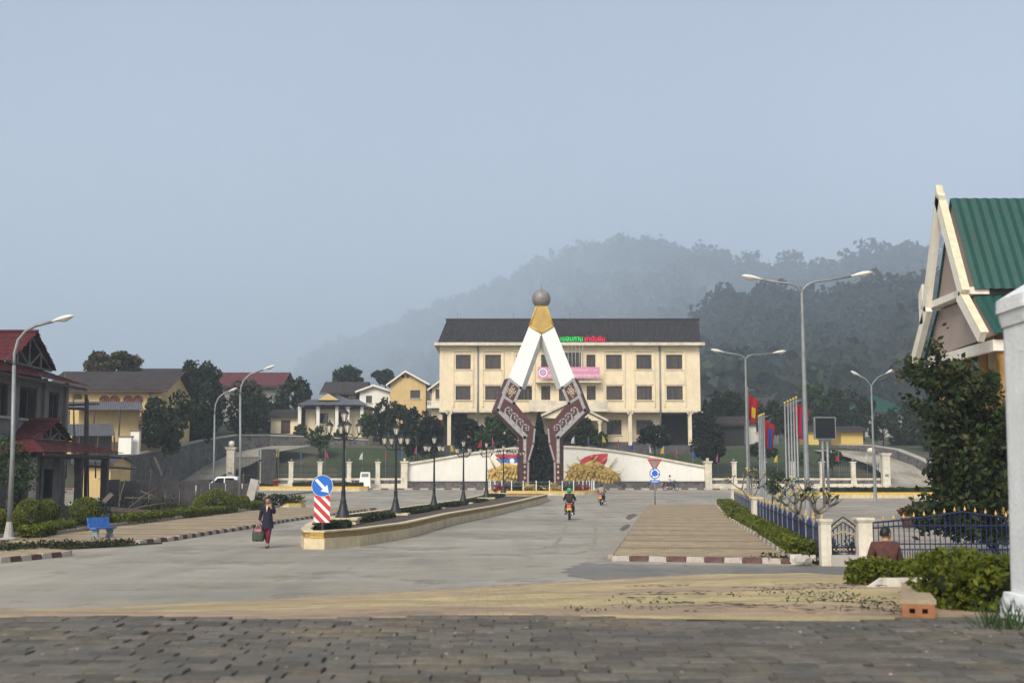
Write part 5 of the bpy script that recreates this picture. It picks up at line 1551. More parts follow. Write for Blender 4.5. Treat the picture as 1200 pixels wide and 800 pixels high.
for px_ in (665.5, 670, 674, 678.5, 682.5):
    mb = MB(); mb.tube([(fx(px_), BY - 1.2, fz(446)), (fx(px_), BY - 1.2, fz(406))], 0.06, 6); mb.build('metal_fin', 'lamp_grey', gov, world=True)
# porch gable
pa_, pb_, pc_ = at(630, 490, BY - 4), at(668, 472, BY - 4), at(713, 494, BY - 4)
mb = MB()
for (e0, e1) in ((pa_, pb_), (pb_, pc_)):
    mb.prism([e0, e1, e1 + Vector((0, 0, 0.28)), e0 + Vector((0, 0, 0.28))], (0, 3.9, 0))
mb.build('porch_roof', 'cream_trim', gov, world=True)
mb = MB(); mb.prism([pa_ + Vector((0.5, 0.35, 0.1)), pb_ + Vector((0, 0.35, -0.05)), pc_ + Vector((-0.5, 0.35, 0.1))], (0, 0.2, 0)); mb.build('porch_gable', 'cream_wall', gov, world=True)
for px_ in (633.5, 650, 684, 703):
    x_ = X(px_, BY - 3.6, 500); mb = MB(); mb.lathe([(0.3, 0), (0.3, 0.3), (0.2, 0.4), (0.2, 2.6), (0.28, 2.75), (0.28, 2.95)], (x_, BY - 3.6, G0), 12); mb.build('porch_column', 'cream_wall', gov, world=True)

# ================================================================== HOUSES AND TREES BEHIND
def gable_house(name, px0, px1, py_base, py_eave, py_ridge, Y, depth, wallm, roofm, label, wins=(), axis='x', over=0.6, ridge_px=None, hips=(0, 0), corrn=24, base_extra=2.5, door=None, cat='house', group=None):
    """box house with overhanging corrugated roof; axis x: ridge runs across the view; y: gable faces the street"""
    x0_, x1_ = X(px0, Y, py_eave), X(px1, Y, py_eave)
    zb_, ze, zr = Z(py_base, Y), Z(py_eave, Y), None
    r = root(name, ((x0_ + x1_) / 2, Y, zb_), label, cat, group)
    ops = [(X(a_, Y, py_eave), X(b_, Y, py_eave), Z(d_, Y), Z(c_, Y)) for a_, b_, c_, d_ in wins]
    dops = [(X(a_, Y, py_eave), X(b_, Y, py_eave), zb_ - 0.2, Z(c_, Y)) for a_, b_, c_ in (door or ())]
    facade(x0_, x1_, zb_ - base_extra, ze, ops + dops, Y, 0.25, 'front_wall', wallm, r)
    mb = MB(); mb.bx(x0_, x0_ + 0.25, Y + 0.252, Y + depth, zb_ - base_extra, ze).bx(x1_ - 0.25, x1_, Y + 0.252, Y + depth, zb_ - base_extra, ze).bx(x0_ + 0.26, x1_ - 0.26, Y + depth - 0.25, Y + depth, zb_ - base_extra, ze); mb.build('side_wall', wallm, r, world=True)
    mb = MB(); mb.bx(x0_ + 0.3, x1_ - 0.3, Y + 1.2, Y + 1.3, zb_, ze); mb.build('dark_backing', 'void_dark', r, world=True)  # dark sheet behind the openings, its colour stands for indoor shade
    for o_ in ops: window(r, *o_, Y, mull=1 if o_[1] - o_[0] < 1.5 else 2, curtain=False, sill='cream_trim', rec=0.08)
    for o_ in dops:
        mb = MB(); mb.bx(o_[0], o_[1], Y + 0.1, Y + 0.16, o_[2] + 0.2, o_[3]); mb.build('door', 'window_frame', r, world=True)
    mb = MB()
    if axis == 'x':
        RY_ = Y + depth / 2; zr = Z(py_ridge, RY_); ov = over
        hx0, hx1 = hips
        a_, b_ = (x0_ - ov, Y - ov, ze - 0.1), (x1_ + ov, Y - ov, ze - 0.1)
        c_, d_ = (x1_ + ov - hx1, RY_, zr), (x0_ - ov + hx0, RY_, zr)
        e_, f_ = (x1_ + ov, Y + depth + ov, ze - 0.1), (x0_ - ov, Y + depth + ov, ze - 0.1)
        corr(mb, a_, b_, c_, d_, corrn, 0.07); corr(mb, e_, f_, d_, c_, corrn, 0.07)
        if hx0: corr(mb, f_, a_, d_, d_, 10, 0.05)
        if hx1: corr(mb, b_, e_, c_, c_, 10, 0.05)
        mb.build('roof', roofm, r, world=True)
        g2 = MB()
        if not hx0: g2.prism([(x0_ + 0.02, Y + 0.1, ze), (x0_ + 0.02, Y + depth - 0.1, ze), (x0_ + 0.02, RY_, zr - 0.15)], (0.2, 0, 0))
        if not hx1: g2.prism([(x1_ - 0.22, Y + 0.1, ze), (x1_ - 0.22, Y + depth - 0.1, ze), (x1_ - 0.22, RY_, zr - 0.15)], (0.2, 0, 0))
        if g2.v: g2.build('gable', wallm, r, world=True)
        b2_ = MB()
        b2_.prism([Vector(a_) - Vector((0, 0.03, 0.02)), Vector(b_) - Vector((0, 0.03, 0.02)), Vector(b_) - Vector((0, 0.03, 0.22)), Vector(a_) - Vector((0, 0.03, 0.22))], (0, 0.05, 0))
        b2_.build('fascia', 'wood_dark', r, world=True)
    else:
        rpx = ridge_px or (px0 + px1) / 2
        rx_ = X(rpx, Y, py_ridge); zr = Z(py_ridge, Y); ov = over
        def sl_(xe):
            sg = 1 if xe > rx_ else -1
            k = (zr - ze) / abs(xe - rx_)
            return (xe + sg * ov, ze - k * ov)
        (xa, za), (xb, zb2) = sl_(x0_), sl_(x1_)
        corr(mb, (xa, Y - ov, za), (xa, Y + depth, za), (rx_, Y + depth, zr), (rx_, Y - ov, zr), 14, 0.06)
        corr(mb, (xb, Y + depth, zb2), (xb, Y - ov, zb2), (rx_, Y - ov, zr), (rx_, Y + depth, zr), 14, 0.06)
        mb.build('roof', roofm, r, world=True)
        g2 = MB(); g2.prism([(x0_, Y + 0.002, ze + 0.001), (x1_, Y + 0.002, ze + 0.001), (rx_, Y + 0.002, zr - 0.12)], (0, 0.22, 0)); g2.build('gable', wallm, r, world=True)
        b2_ = MB()
        for (xe, ze_) in ((xa, za), (xb, zb2)):
            b2_.prism([(xe, Y - ov - 0.02, ze_ - 0.24), (rx_, Y - ov - 0.02, zr - 0.24), (rx_, Y - ov - 0.02, zr + 0.05), (xe, Y - ov - 0.02, ze_ + 0.05)], (0, -0.06, 0))
        b2_.build('barge_board', 'barge_white', r, world=True)
    return r
# low house with rusty hipped roof (behind the stone wall)
h1 = gable_house('bungalow', 358, 428, 504, 476.5, 463, 163, 9, 'cream_wall', 'roof_tin', 'low cream bungalow with rusty hipped tin roof behind the stone wall', wins=[(370, 385, 484, 496), (392, 402, 482, 497)], hips=(4.5, 5.5), over=1.0)
x_ = X(410, 163, 480)
for px_ in (351, 372.5, 394.5, 407.5, 424):
    mb = MB(); q = at(px_, 504, 161.6); mb.bx(q.x - 0.22, q.x + 0.22, 161.4, 161.8, q.z - 0.6, Z(476, 161.6)); mb.build('veranda_post', 'white_wall', h1, world=True)
mb = MB(); corr(mb, at(347, 474.5, 160.6), at(432, 474.5, 160.6), at(420, 468, 163.5), at(362, 468, 163.5), 30, 0.06); mb.build('veranda_roof', 'roof_tin', h1, world=True)
mb = MB(); q0, q1, q2 = at(372, 468.5, 162.2), at(384, 463.8, 162.2), at(397, 468.5, 162.2); mb.prism([q0, q2, q1 + Vector((0, 0, 0.35))], (0, 1.8, 0)); mb.build('roof_gablet', 'yellow_wall', h1, world=True)
gable_house('annex', 317.5, 351, 506, 487, 480, 162, 6, 'cream_wall', 'roof_brown', 'small cream annex with brown door beside the bungalow', door=[(329.5, 340.5, 492)], over=0.5)
h2 = gable_house('house', 383, 421.5, 482, 460, 447.5, 186, 9, 'wood_dark', 'roof_brown', 'dark timber house with wide grey-brown roof behind the bungalow', wins=[(408, 417, 461, 470)], over=1.0)
gable_house('house', 421.5, 457, 482, 457, 451, 183, 7, 'white_wall', 'roof_brown', 'white gabled house front joined to the dark timber house', axis='y', wins=[(429, 436, 463.5, 472), (448.5, 450.5, 465, 473), (453, 455, 465, 473)], ridge_px=438)
h3 = gable_house('house', 457.5, 499, 482, 447.5, 434.5, 180, 10, 'yellow_wall', 'roof_red', 'yellow gabled house with white barge boards and red roof', axis='y', wins=[(481, 492.5, 457, 466.5)], ridge_px=475.5)
for k in (-1, 1): mb = MB(); mb.prism([at(475 + 2.8 * k - 1.8, 442.5, 179.9), at(475 + 2.8 * k + 1.8, 442.5, 179.9), at(475 + 2.8 * k + 1.6, 440, 179.9), at(475 + 2.8 * k, 438.7, 179.9), at(475 + 2.8 * k - 1.6, 440, 179.9)], (0, 0.2, 0)); mb.build('gable_vent', 'window_frame', h3, world=True)
h4 = gable_house('house', 506, 540, 484, 453, 440, 174, 9, 'cream_wall', 'roof_blue', 'cream house with bright blue roof partly behind the government building', axis='y', wins=[(510.5, 515, 456, 467)], ridge_px=524)
mb = MB(); q = at(502, 474, 173); mb.bx(X(500, 173), X(516, 173), 172.8, 174, Z(478, 173), Z(475, 173))
for k in range(8): mb.bx(X(501 + 1.9 * k, 173) - 0.05, X(501 + 1.9 * k, 173) + 0.05, 172.9, 173.0, Z(475, 173), Z(470, 173))
mb.bx(X(500, 173), X(516, 173), 172.88, 173.05, Z(470, 173), Z(469.2, 173)); mb.build('balcony', 'white_wall', h4, world=True)
gable_house('house', 258, 323, 474, 452, 436.5, 178, 11, 'light_concrete', 'roof_red', 'grey house with dull red roof above the dark trees', over=1.2)
mb = None
gable_house('shed', 497, 517, 520, 501, 492, 158, 5, 'void_dark', 'roof_red', 'dark open shed with dull red roof beside the government building', over=0.6)  # near-black walls carry the shade of the open front
# big yellow hall with arched windows
hall = gable_house('yellow_hall', 60, 190, 505, 456.5, 435.5, 124, 11, 'yellow_wall', 'roof_brown', 'long yellow hall with dark roof and arched fan windows', over=0.9, corrn=40)
mb = MB(); g1 = MB()
for pxc in (122, 134, 150, 161.5):
    c_ = at(pxc, 469.5, 123.9); r_ = 0.46
    pts = [c_ + Vector((r_ * math.cos(t), 0, r_ * 1.1 * math.sin(t))) for t in [math.pi * i / 12 for i in range(13)]]
    w_ = MB(); w_.tube(pts, 0.075, 6); w_.tube([pts[0], pts[-1]], 0.075, 6)
    for t in (0.25, 0.5, 0.75): w_.tube([c_, c_ + Vector((r_ * math.cos(math.pi * t), 0, r_ * 1.1 * math.sin(math.pi * t)))], 0.05, 5)
    w_.bx(c_.x - 0.5, c_.x + 0.5, 123.84, 123.95, c_.z - 1.1, c_.z - 0.98)
    wo = w_.build('arched_window', mat('fan_red', (0.22, 0.055, 0.03)) if 'fan_red' not in M else 'fan_red', hall, world=True)
    p2 = MB(); p2.prism([c_ + Vector((0, 0.07, -0.9)) + Vector((-0.42, 0, 0)), c_ + Vector((0.42, 0.07, -0.9))] + [c_ + Vector((0.42 * math.cos(t), 0.07, 0.46 * math.sin(t))) for t in [math.pi * i / 8 for i in range(9)]], (0, 0.02, 0))
    inv = hall.matrix_basis.inverted(); p2.v = [tuple(inv @ Vector(v)) for v in p2.v]; link('pane', p2.mesh('pane', 'window_glass'), wo)
mb = MB(); mb.bx(X(82, 123.9), X(92, 123.9), 123.8, 123.98, Z(467, 124), Z(462, 124)); mb.build('vent_window', 'window_frame', hall, world=True)
q = at(178, 440, 123.9)
mb = MB(); mb.tube([at(176, 457, 123.8), at(176, 500, 123.8)], 0.07, 6); mb.build('drain_pipe', 'lamp_grey', hall, world=True)
gable_house('long_roof_house', 150, 196, 470, 443, 432, 150, 10, 'wood_dark', 'roof_brown', 'dark house with low brown roof rising behind the yellow hall', over=0.8)
gable_house('far_blue_house', 190, 218, 470, 449, 440, 165, 8, 'dark_concrete', 'roof_tin', 'dark house with pale blue-grey roof between hall and tall tree', over=0.6)
# tin lean-to sheds in front of the hall
def leanto(label, px0, px1, pyt, pyb, pybase, Y, dY, roofm, wallm, name='lean_to_shed'):
    x0_, x1_ = X(px0, Y), X(px1, Y)
    r = root(name, ((x0_ + x1_) / 2, Y, Z(pybase, Y)), label, 'shed', 'tin sheds before the yellow hall')
    mb = MB(); corr(mb, (x0_, Y - 0.4, Z(pyb, Y)), (x1_, Y - 0.4, Z(pyb, Y)), (X(px1 - 6, Y + dY), Y + dY, Z(pyt, Y + dY)), (X(px0, Y + dY), Y + dY, Z(pyt, Y + dY)), 34, 0.06); mb.build('roof', roofm, r, world=True)
    mb = MB(); mb.bx(x0_ + 0.3, x1_ - 1.2, Y + dY * 0.5, Y + dY * 0.5 + 0.2, Z(pybase, Y) - 1, lerp(Z(pyb, Y), Z(pyt, Y + dY), 0.5) - 0.1); mb.build('wall', wallm, r, world=True)
    for t in (0.02, 0.35, 0.68, 0.97):
        x_ = lerp(x0_, x1_, t); mb = MB(); mb.bx(x_ - 0.06, x_ + 0.06, Y - 0.3, Y - 0.18, Z(pybase, Y) - 1, Z(pyb, Y) - 0.02); mb.build('post', 'wood_dark', r, world=True)
    return r
leanto('upper lean-to with blue-grey tin roof below the fan windows', 78, 168, 470.5, 480.5, 505, 118, 4, 'roof_tin', 'yellow_wall')
leanto('lower ragged shed with pale patched tin roof', 70, 136, 497, 511, 530, 112, 4, 'roof_tin', 'dark_concrete')
for (a_, b_, t_, y_, lb) in ((152, 162, 505, 112, 'white masonry stub wall with a stepped top beside the tree'), (138, 153, 512, 111, 'lower stained white wall stub beside the tin shed')):
    r = root('wall_stub', (X((a_ + b_) / 2, y_), y_, Z(530, y_)), lb, 'wall', 'white wall stubs')
    mb = MB(); mb.bx(X(a_, y_), X(b_, y_), y_, y_ + 0.5, Z(532, y_), Z(t_, y_)); mb.build('masonry', 'white_wall', r, world=True)
    mb = MB(); mb.bx(X(a_, y_) - 0.08, X(b_, y_) + 0.08, y_ - 0.08, y_ + 0.58, Z(t_, y_), Z(t_, y_) + 0.12); mb.build('coping', 'grey_concrete', r, world=True)

# terrace and stone retaining wall
def tz(Y): return 4.3 + (Y - 118) * 0.095
W0 = [(118, 538.5), (140, 535), (160, 532.5), (199, 525.5), (235, 516.5), (277, 510.5), (316, 510.5), (360, 512), (400, 514), (432, 516)]
WD = [112, 115, 118, 126, 138, 150, 154, 155, 155, 155.5]
wp = [at(px_, py_, y_) for (px_, py_), y_ in zip(W0, WD)]
mb = MB()
for a_, b_ in zip(wp, wp[1:]):
    d_ = (b_ - a_); d_.z = 0; d_.normalize(); n_ = Vector((d_.y, -d_.x, 0)) * 0.45
    bt = Vector((0, 0, -3.6))
    mb.add([a_ + bt + n_, b_ + bt + n_, b_ + n_ * 0.4, a_ + n_ * 0.4, a_ + bt - n_, b_ + bt - n_, b_ - n_ * 0.4, a_ - n_ * 0.4], [(0, 1, 2, 3), (3, 2, 6, 7), (4, 7, 6, 5)])
rw = root('retaining_wall', wp[0], 'curved dark rubble stone retaining wall with pale coping', 'wall')
mb.build('stonework', 'rubble_stone', rw, world=True)
mb = MB()
for a_, b_ in zip(wp, wp[1:]):
    d_ = (b_ - a_).normalized(); n_ = Vector((d_.y, -d_.x, 0)).normalized() * 0.28
    mb.prism([a_ + n_, b_ + n_, b_ - n_, a_ - n_], (0, 0, 0.16))
mb.build('coping', 'light_concrete', rw, world=True)
mb = MB(); mb.smooth = True
rows = [0, 6, 14, 26, 45, 80, 140]
vs = []
for r0 in rows:
    for p in wp:
        y_ = p.y + r0; x_ = p.x - r0 * (0.55 if p.y < 130 else 0.2)
        vs.append((x_, y_, p.z - 0.05 + r0 * 0.085))
n_ = len(wp)
mb.add(vs, [(j * n_ + i, j * n_ + i + 1, (j + 1) * n_ + i + 1, (j + 1) * n_ + i) for j in range(len(rows) - 1) for i in range(n_ - 1)])
T(mb.build('terrace', 'lawn'), 'grassy terrace behind the curved stone wall', 'terrace', None, 'structure')
# driveway climbing before the stone wall
dv = [(215, 566, 128), (228, 560, 131), (270, 545, 138), (300, 530, 145), (345, 522, 149)]
mb = MB(); mb.smooth = True
vs = []
for px_, py_, y_ in dv:
    p = at(px_, py_, y_); vs += [(p.x - 3.0, p.y + 1, max(p.z, rise(p.y) + 0.1)), (p.x + 2.5, p.y - 1.5, max(p.z, rise(p.y) + 0.1))]
mb.add(vs, [(2 * i, 2 * i + 1, 2 * i + 3, 2 * i + 2) for i in range(len(dv) - 1)])
T(mb.build('driveway', 'plaza_concrete'), 'pale driveway climbing past the stone wall behind the pickup', 'road', None, 'structure')

# ================================================================== STREET LAMPS
def arc(p0, p1, p2, n=8):
    p0, p1, p2 = Vector(p0), Vector(p1), Vector(p2)
    return [p0 * (1 - t) ** 2 + p1 * 2 * t * (1 - t) + p2 * t * t for t in [i / n for i in range(n + 1)]]
def lamp_head(parent, p, d, s=1.0):
    """cobra head at p pointing along d"""
    d = Vector(d).normalized(); ang = math.atan2(d.y, d.x)
    el = math.asin(max(-1, min(1, d.z)))
    def shape(prof, squash, name, m_, par):
        mb = MB(); mb.smooth = True; n = 12; vs = []
        for t, r_ in prof:
            for k in range(n):
                a_ = 2 * math.pi * k / n
                z_ = math.sin(a_) * r_ * (squash[0] if math.sin(a_) > 0 else squash[1])
                vs.append(Vector((t * s, math.cos(a_) * r_ * s, z_ * s)))
        rot = Matrix.Rotation(ang, 3, 'Z') @ Matrix.Rotation(-el, 3, 'Y')
        mb.add([rot @ v + Vector(p) for v in vs], [(i * n + k, i * n + (k + 1) % n, (i + 1) * n + (k + 1) % n, (i + 1) * n + k) for i in range(len(prof) - 1) for k in range(n)])
        return mb.build(name, m_, par)
    h = shape([(-0.05, 0.0), (-0.04, 0.05), (0.1, 0.07), (0.25, 0.12), (0.5, 0.155), (0.7, 0.13), (0.82, 0.06), (0.84, 0)], (0.75, 0.45), 'lamp_head', 'lamp_head', parent)
    shape([(0.27, 0.0), (0.33, 0.09), (0.5, 0.125), (0.66, 0.09), (0.72, 0.0)], (0.2, 1.05), 'lens', 'lamp_lens', h)
def double_lamp(px, Y, z0, pyj, heads, label, r0=0.10):
    x_ = X(px, Y, 557); zj = Z(pyj, Y)
    r = root('street_lamp', (x_, Y, z0), label, 'street lamp', 'tall grey street lamps')
    h = zj - z0
    MB().lathe([(r0 * 2.0, 0), (r0 * 2.0, 0.03), (r0 * 1.15, 0.05), (r0 * 1.1, 1.2), (r0 * 0.62, h)], (0, 0, 0), 12).build('pole', 'lamp_grey', r)
    MB().box((0, -r0 * 1.12, 0.9), (r0 * 0.9, 0.02, 0.35)).build('hatch', 'steel', r)
    for hx, hy in heads:
        q = at(hx, hy, Y) - Vector((x_, Y, z0))
        sgn_ = 1 if q.x > 0 else -1
        pts = arc((0, 0, h - 0.05), (sgn_ * 0.12, 0, h + abs(q.x) * 0.22), (q.x * 0.5, q.y * 0.5, h + (q.z - h) * 0.72), 6) + [Vector((q.x, q.y, q.z))]
        a_ = MB().tube(pts, r0 * 0.42, 8).build('arm', 'lamp_grey', r)
        d_ = Vector((q.x * 0.5, q.y * 0.5, (q.z - h) * 0.28))
        lamp_head(a_, q, d_)
    return r
double_lamp(945.5, 48, 0.06, 342, [(893, 327.5), (998, 323.5)], 'tallest double-armed grey street lamp rising behind the blue fence', 0.11)
double_lamp(876.5, 76, 0.06, 421, [(848, 412.5), (906, 413.5)], 'double-armed grey street lamp beside the single red flag')
double_lamp(1024.5, 93, 0.06, 452, [(1008, 440.5), (1038, 437.5)], 'small far double-armed street lamp near the gate pillar and driveway')
def single_lamp(px, pybase, Y, z0, pts, label, r0=0.09):
    b = Vector((X(px, Y, pybase), Y, z0))
    r = root('street_lamp', b, label, 'street lamp', 'single-armed street lamps')
    P_ = [at(a_, c_, Y) - b for a_, c_ in pts]
    pole_top = P_[0]
    MB().lathe([(0.3, 0), (0.3, 0.04), (0.17, 0.08), (0.11, 0.5), (r0, 0.6)], (0, 0, 0), 10, False).build('foot', 'light_concrete', r)
    MB().tube([(0, 0, 0.1), (0, 0, pole_top.z * 0.5), pole_top], [r0, r0 * 0.85, r0 * 0.7], 10).build('pole', 'lamp_grey', r)
    a_ = MB().tube(P_[:1] + [lerp(P_[0], P_[1], 0.5)] + P_[1:], r0 * 0.62, 8).build('arm', 'lamp_grey', r)
    lamp_head(a_, P_[-1] - (P_[-1] - P_[-2]).normalized() * 0.05, P_[-1] - P_[-2], 0.95)
single_lamp(10, 632, 41.2, 0.14, [(16.5, 428), (17, 414), (21, 399), (30, 388), (42, 381.5), (62, 376.5)], 'tall curved grey street lamp beside the unfinished red-roofed house')
single_lamp(280, 597, 76, 0.14, [(281.5, 462), (282.5, 453), (286, 445), (293, 438.5), (309, 433)], 'curved grey street lamp standing at the clipped bush group')
single_lamp(250, 572, 97, 0.1, [(251.5, 485), (252.5, 474), (256, 466), (262, 461), (268, 458.6)], 'smaller curved grey street lamp behind the pickup and dark sheet fence')
# flood lamp by the gate pillar
p = at(1027, 588, 96)
r = root('flood_lamp', (p.x, 96, gz(96) + 0.05), 'short pole with a white flood lamp near the gate pillar', 'lamp')
MB().lathe([(0.12, 0), (0.07, 0.1), (0.06, 3.9)], (0, 0, 0), 8).build('pole', 'lamp_grey', r)
MB().ball((-0.3, -0.05, 4.15), 0.3, 12, 8, (1.1, 0.8, 0.8)).build('lamp_shade', 'lamp_lens', r)
MB().tube([(0, 0, 3.9), (-0.05, 0, 4.1), (-0.3, 0, 4.15)], 0.04, 6).build('arm', 'lamp_grey', r)

# ================================================================== STREET SIGN AT THE PAVEMENT END
Y_ = 90.0
x_ = X(767, Y_)
r = root('roundabout_sign', (x_, Y_, 0.12), 'give-way triangle above a round blue roundabout sign and plate', 'road sign')
MB().tube([(0, 0, -0.1), (0, 0, Z(537, Y_) - 0.12)], 0.045, 8).build('post', 'steel', r)
c_ = Z(544, Y_) - 0.12
tri = [(-0.55, 0.40), (0.55, 0.40), (0, -0.55)]
MB().prism([(a_, -0.06, c_ + b_) for a_, b_ in tri], (0, 0.02, 0)).build('triangle', 'sign_red', r)
t_ = [o for o in r.children if o.name.startswith('triangle')][0]
MB().prism([(a_ * 0.66, -0.072, c_ + 0.03 + (b_ - 0.03) * 0.66) for a_, b_ in tri], (0, 0.005, 0)).build('white_field', 'lamp_grey', t_)
c_ = Z(554.5, Y_) - 0.12
mb = MB(); mb.lathe([(0, 0), (0.40, 0), (0.40, 0.02), (0, 0.02)], (0, 0, 0), 30, False); d_ = mb.build('disc', 'sign_blue', r); d_.rotation_euler = (R(90), 0, 0); d_.location = (0, -0.05, c_)
for k in range(3):
    mb = MB(); vs = []
    for i in range(8):
        t = 2 * math.pi * (k + 0.1 + 0.72 * i / 7) / 3
        vs += [(0.23 * math.cos(t), 0.23 * math.sin(t), 0.024), (0.33 * math.cos(t), 0.33 * math.sin(t), 0.024)]
    mb.add(vs, [(2 * i, 2 * i + 1, 2 * i + 3, 2 * i + 2) for i in range(7)])
    t = 2 * math.pi * (k + 0.1) / 3
    mb.add([(0.18 * math.cos(t), 0.18 * math.sin(t), 0.024), (0.38 * math.cos(t), 0.38 * math.sin(t), 0.024), (0.28 * math.cos(t - 0.4), 0.28 * math.sin(t - 0.4), 0.024)], [(0, 1, 2)])
    mb.build('arrow', 'sign_white', d_)
MB().box((0, -0.05, Z(564, Y_) - 0.12), (0.72, 0.02, 0.22)).build('plate', 'sign_blue', r)
MB().box((0, -0.062, Z(564, Y_) - 0.12), (0.5, 0.004, 0.05)).build('plate_bar', 'sign_white', r)

# ================================================================== BLUE FENCE, GATES AND HEDGE
fa, fm, fb = Vector((8.05, 31.2, 0.0)), Vector((11.75, 58.0, 0.0)), Vector((16.75, 91.0, 0.0))
FH = 1.12
def post(loc, w_, h_, label, cap=True):
    r = root('gate_post', loc, label, 'post', 'cream posts of the blue fence')
    mb = MB(); mb.box((0, 0, h_ / 2 - 0.05), (w_, w_, h_ + 0.1)); mb.build('shaft', 'post_cream', r)
    MB().box((0, 0, h_ + 0.02), (w_ * 1.3, w_ * 1.3, 0.06)).box((0, 0, h_ - 0.03), (w_ * 1.15, w_ * 1.15, 0.05)).build('cap', 'post_cream', r)
    return r
post((fa.x, fa.y - 0.1, 0), 0.26, 1.14, 'cream post between the blue picket fence and the small gate')
post((fm.x, fm.y, 0.1), 0.42, 1.12, 'cream post halfway along the blue picket fence')
post((fb.x, fb.y, 0.1), 0.42, 1.2, 'cream post at the far end of the blue picket fence')
gx1 = X(1012.5, 31, 640)
post((gx1, 31.0, 0), 0.36, 1.18, 'stout cream post between the small gate and the wide gate')
post((X(1250, 31, 640), 31.0, 0), 0.36, 1.18, 'stout cream post at the far end of the wide gate')
pk = MB(); pk.box((0, 0, 0.50), (0.012, 0.036, 0.92)); pk.add([(0.006, -0.018, 0.96), (0.006, 0.018, 0.96), (-0.006, 0.018, 0.96), (-0.006, -0.018, 0.96), (0, 0, 1.05)], [(0, 1, 4), (1, 2, 4), (2, 3, 4), (3, 0, 4)])
pkm = pk.mesh('picket', 'fence_blue')
fpm = MB().box((0, 0, 0.53), (0.055, 0.055, 1.06)).mesh('fence_post', 'lamp_grey')
ftm = MB().lathe([(0, 0), (0.045, 0.01), (0.05, 0.05), (0.02, 0.09), (0.03, 0.12), (0, 0.2)], (0, 0, 0), 8, False).mesh('gold_tip', 'fence_gold')
def scallop(t): return 0.86 + 0.2 * (1 - abs(2 * (t % 1.0) - 1)) ** 0.7
for ia, (a_, b_, lb) in enumerate(((fa + Vector((0, 0.15, 0.06)), fm - Vector((0, 0.3, -0.1)), 'blue iron picket fence with gold-tipped posts, stretch beside the small gate'), (fm + Vector((0, 0.3, 0.1)), fb - Vector((0, 0.2, -0.1)), 'blue iron picket fence with gold-tipped posts, stretch past the halfway post'))):
    d_ = b_ - a_; ln = d_.length; ang = math.atan2(d_.y, d_.x)
    r = root('picket_fence', a_, lb, 'fence', 'blue picket fence stretches')
    n = int(ln / 0.16); npost = int(ln / 1.95)
    for i in range(npost + 1):
        fp = link('fence_post', fpm, r, d_ * (i / npost), ang)
        link('gold_tip', ftm, fp, (0, 0, 1.05))
    for z_ in (0.22, 0.84):
        MB().tube([(0, 0, z_), tuple(Vector((d_.x, d_.y, d_.z + z_)))], 0.022, 5).build('rail', 'fence_blue', r)
    if ia == 0:
        for i in range(n):
            o = link('picket', pkm, r, d_ * ((i + 0.5) / n), ang + R(90)); o.scale = (1, 1, scallop((i + 0.5) / n * npost))
    else:
        mb = MB()
        for i in range(n):
            mt = Matrix.Translation(d_ * ((i + 0.5) / n)) @ Matrix.Rotation(ang + R(90), 4, 'Z') @ Matrix.Diagonal((1, 1, scallop((i + 0.5) / n * npost), 1))
            base = len(mb.v)
            for pl in pkm.polygons:
                mb.mi = pl.material_index
                mb.add([mt @ pkm.vertices[k].co for k in pl.vertices], [tuple(range(len(pl.vertices)))])
        T(mb.build('pickets', 'fence_blue', r), 'blue pickets of the farther stretch', None, None, 'stuff')
    mb = MB(); mb.tube([(0, 0, 0.0), tuple(d_)], 0.09, 4); mb.build('footing', 'light_concrete', r)
# small arched gate
g0x = fa.x + 0.16; g1x = gx1 - 0.2; gy = 31.05
r = root('small_gate', ((g0x + g1x) / 2, gy, 0.0), 'narrow blue gate with arched top and gold dots between two cream posts', 'gate')
w_ = g1x - g0x
MB().box((0, 0, 0.13), (w_ + 0.1, 0.22, 0.30)).build('threshold', 'light_concrete', r)
def gtop(x_, k=1.0): return 1.0 + 0.24 * k * (1 - abs(2 * x_ / w_)) ** 0.8
mbr = MB(); mbr.tube([(x_, 0, gtop(x_)) for x_ in [w_ * (i / 10 - 0.5) for i in range(11)]], 0.02, 6); mbr.build('top_rail', 'fence_blue', r)
MB().tube([(x_, 0, gtop(x_) - 0.13) for x_ in [w_ * (i / 10 - 0.5) for i in range(11)]], 0.016, 6).build('top_rail', 'fence_blue', r)
for z_ in (0.36, 0.48): MB().tube([(-w_ / 2, 0, z_), (w_ / 2, 0, z_)], 0.016, 6).build('rail', 'fence_blue', r)
for i in range(6):
    x_ = w_ * ((i + 0.5) / 6 - 0.5); MB().tube([(x_, 0, 0.33), (x_, 0, gtop(x_) - 0.13)], 0.014, 5).build('bar', 'fence_blue', r)
    for z_ in (0.42, 0.78 + 0.1 * (1 - abs(2 * x_ / w_)), gtop(x_) - 0.06): MB().ball((x_, -0.012, z_), 0.026, 6, 5).build('gold_dot', 'fence_gold', r)
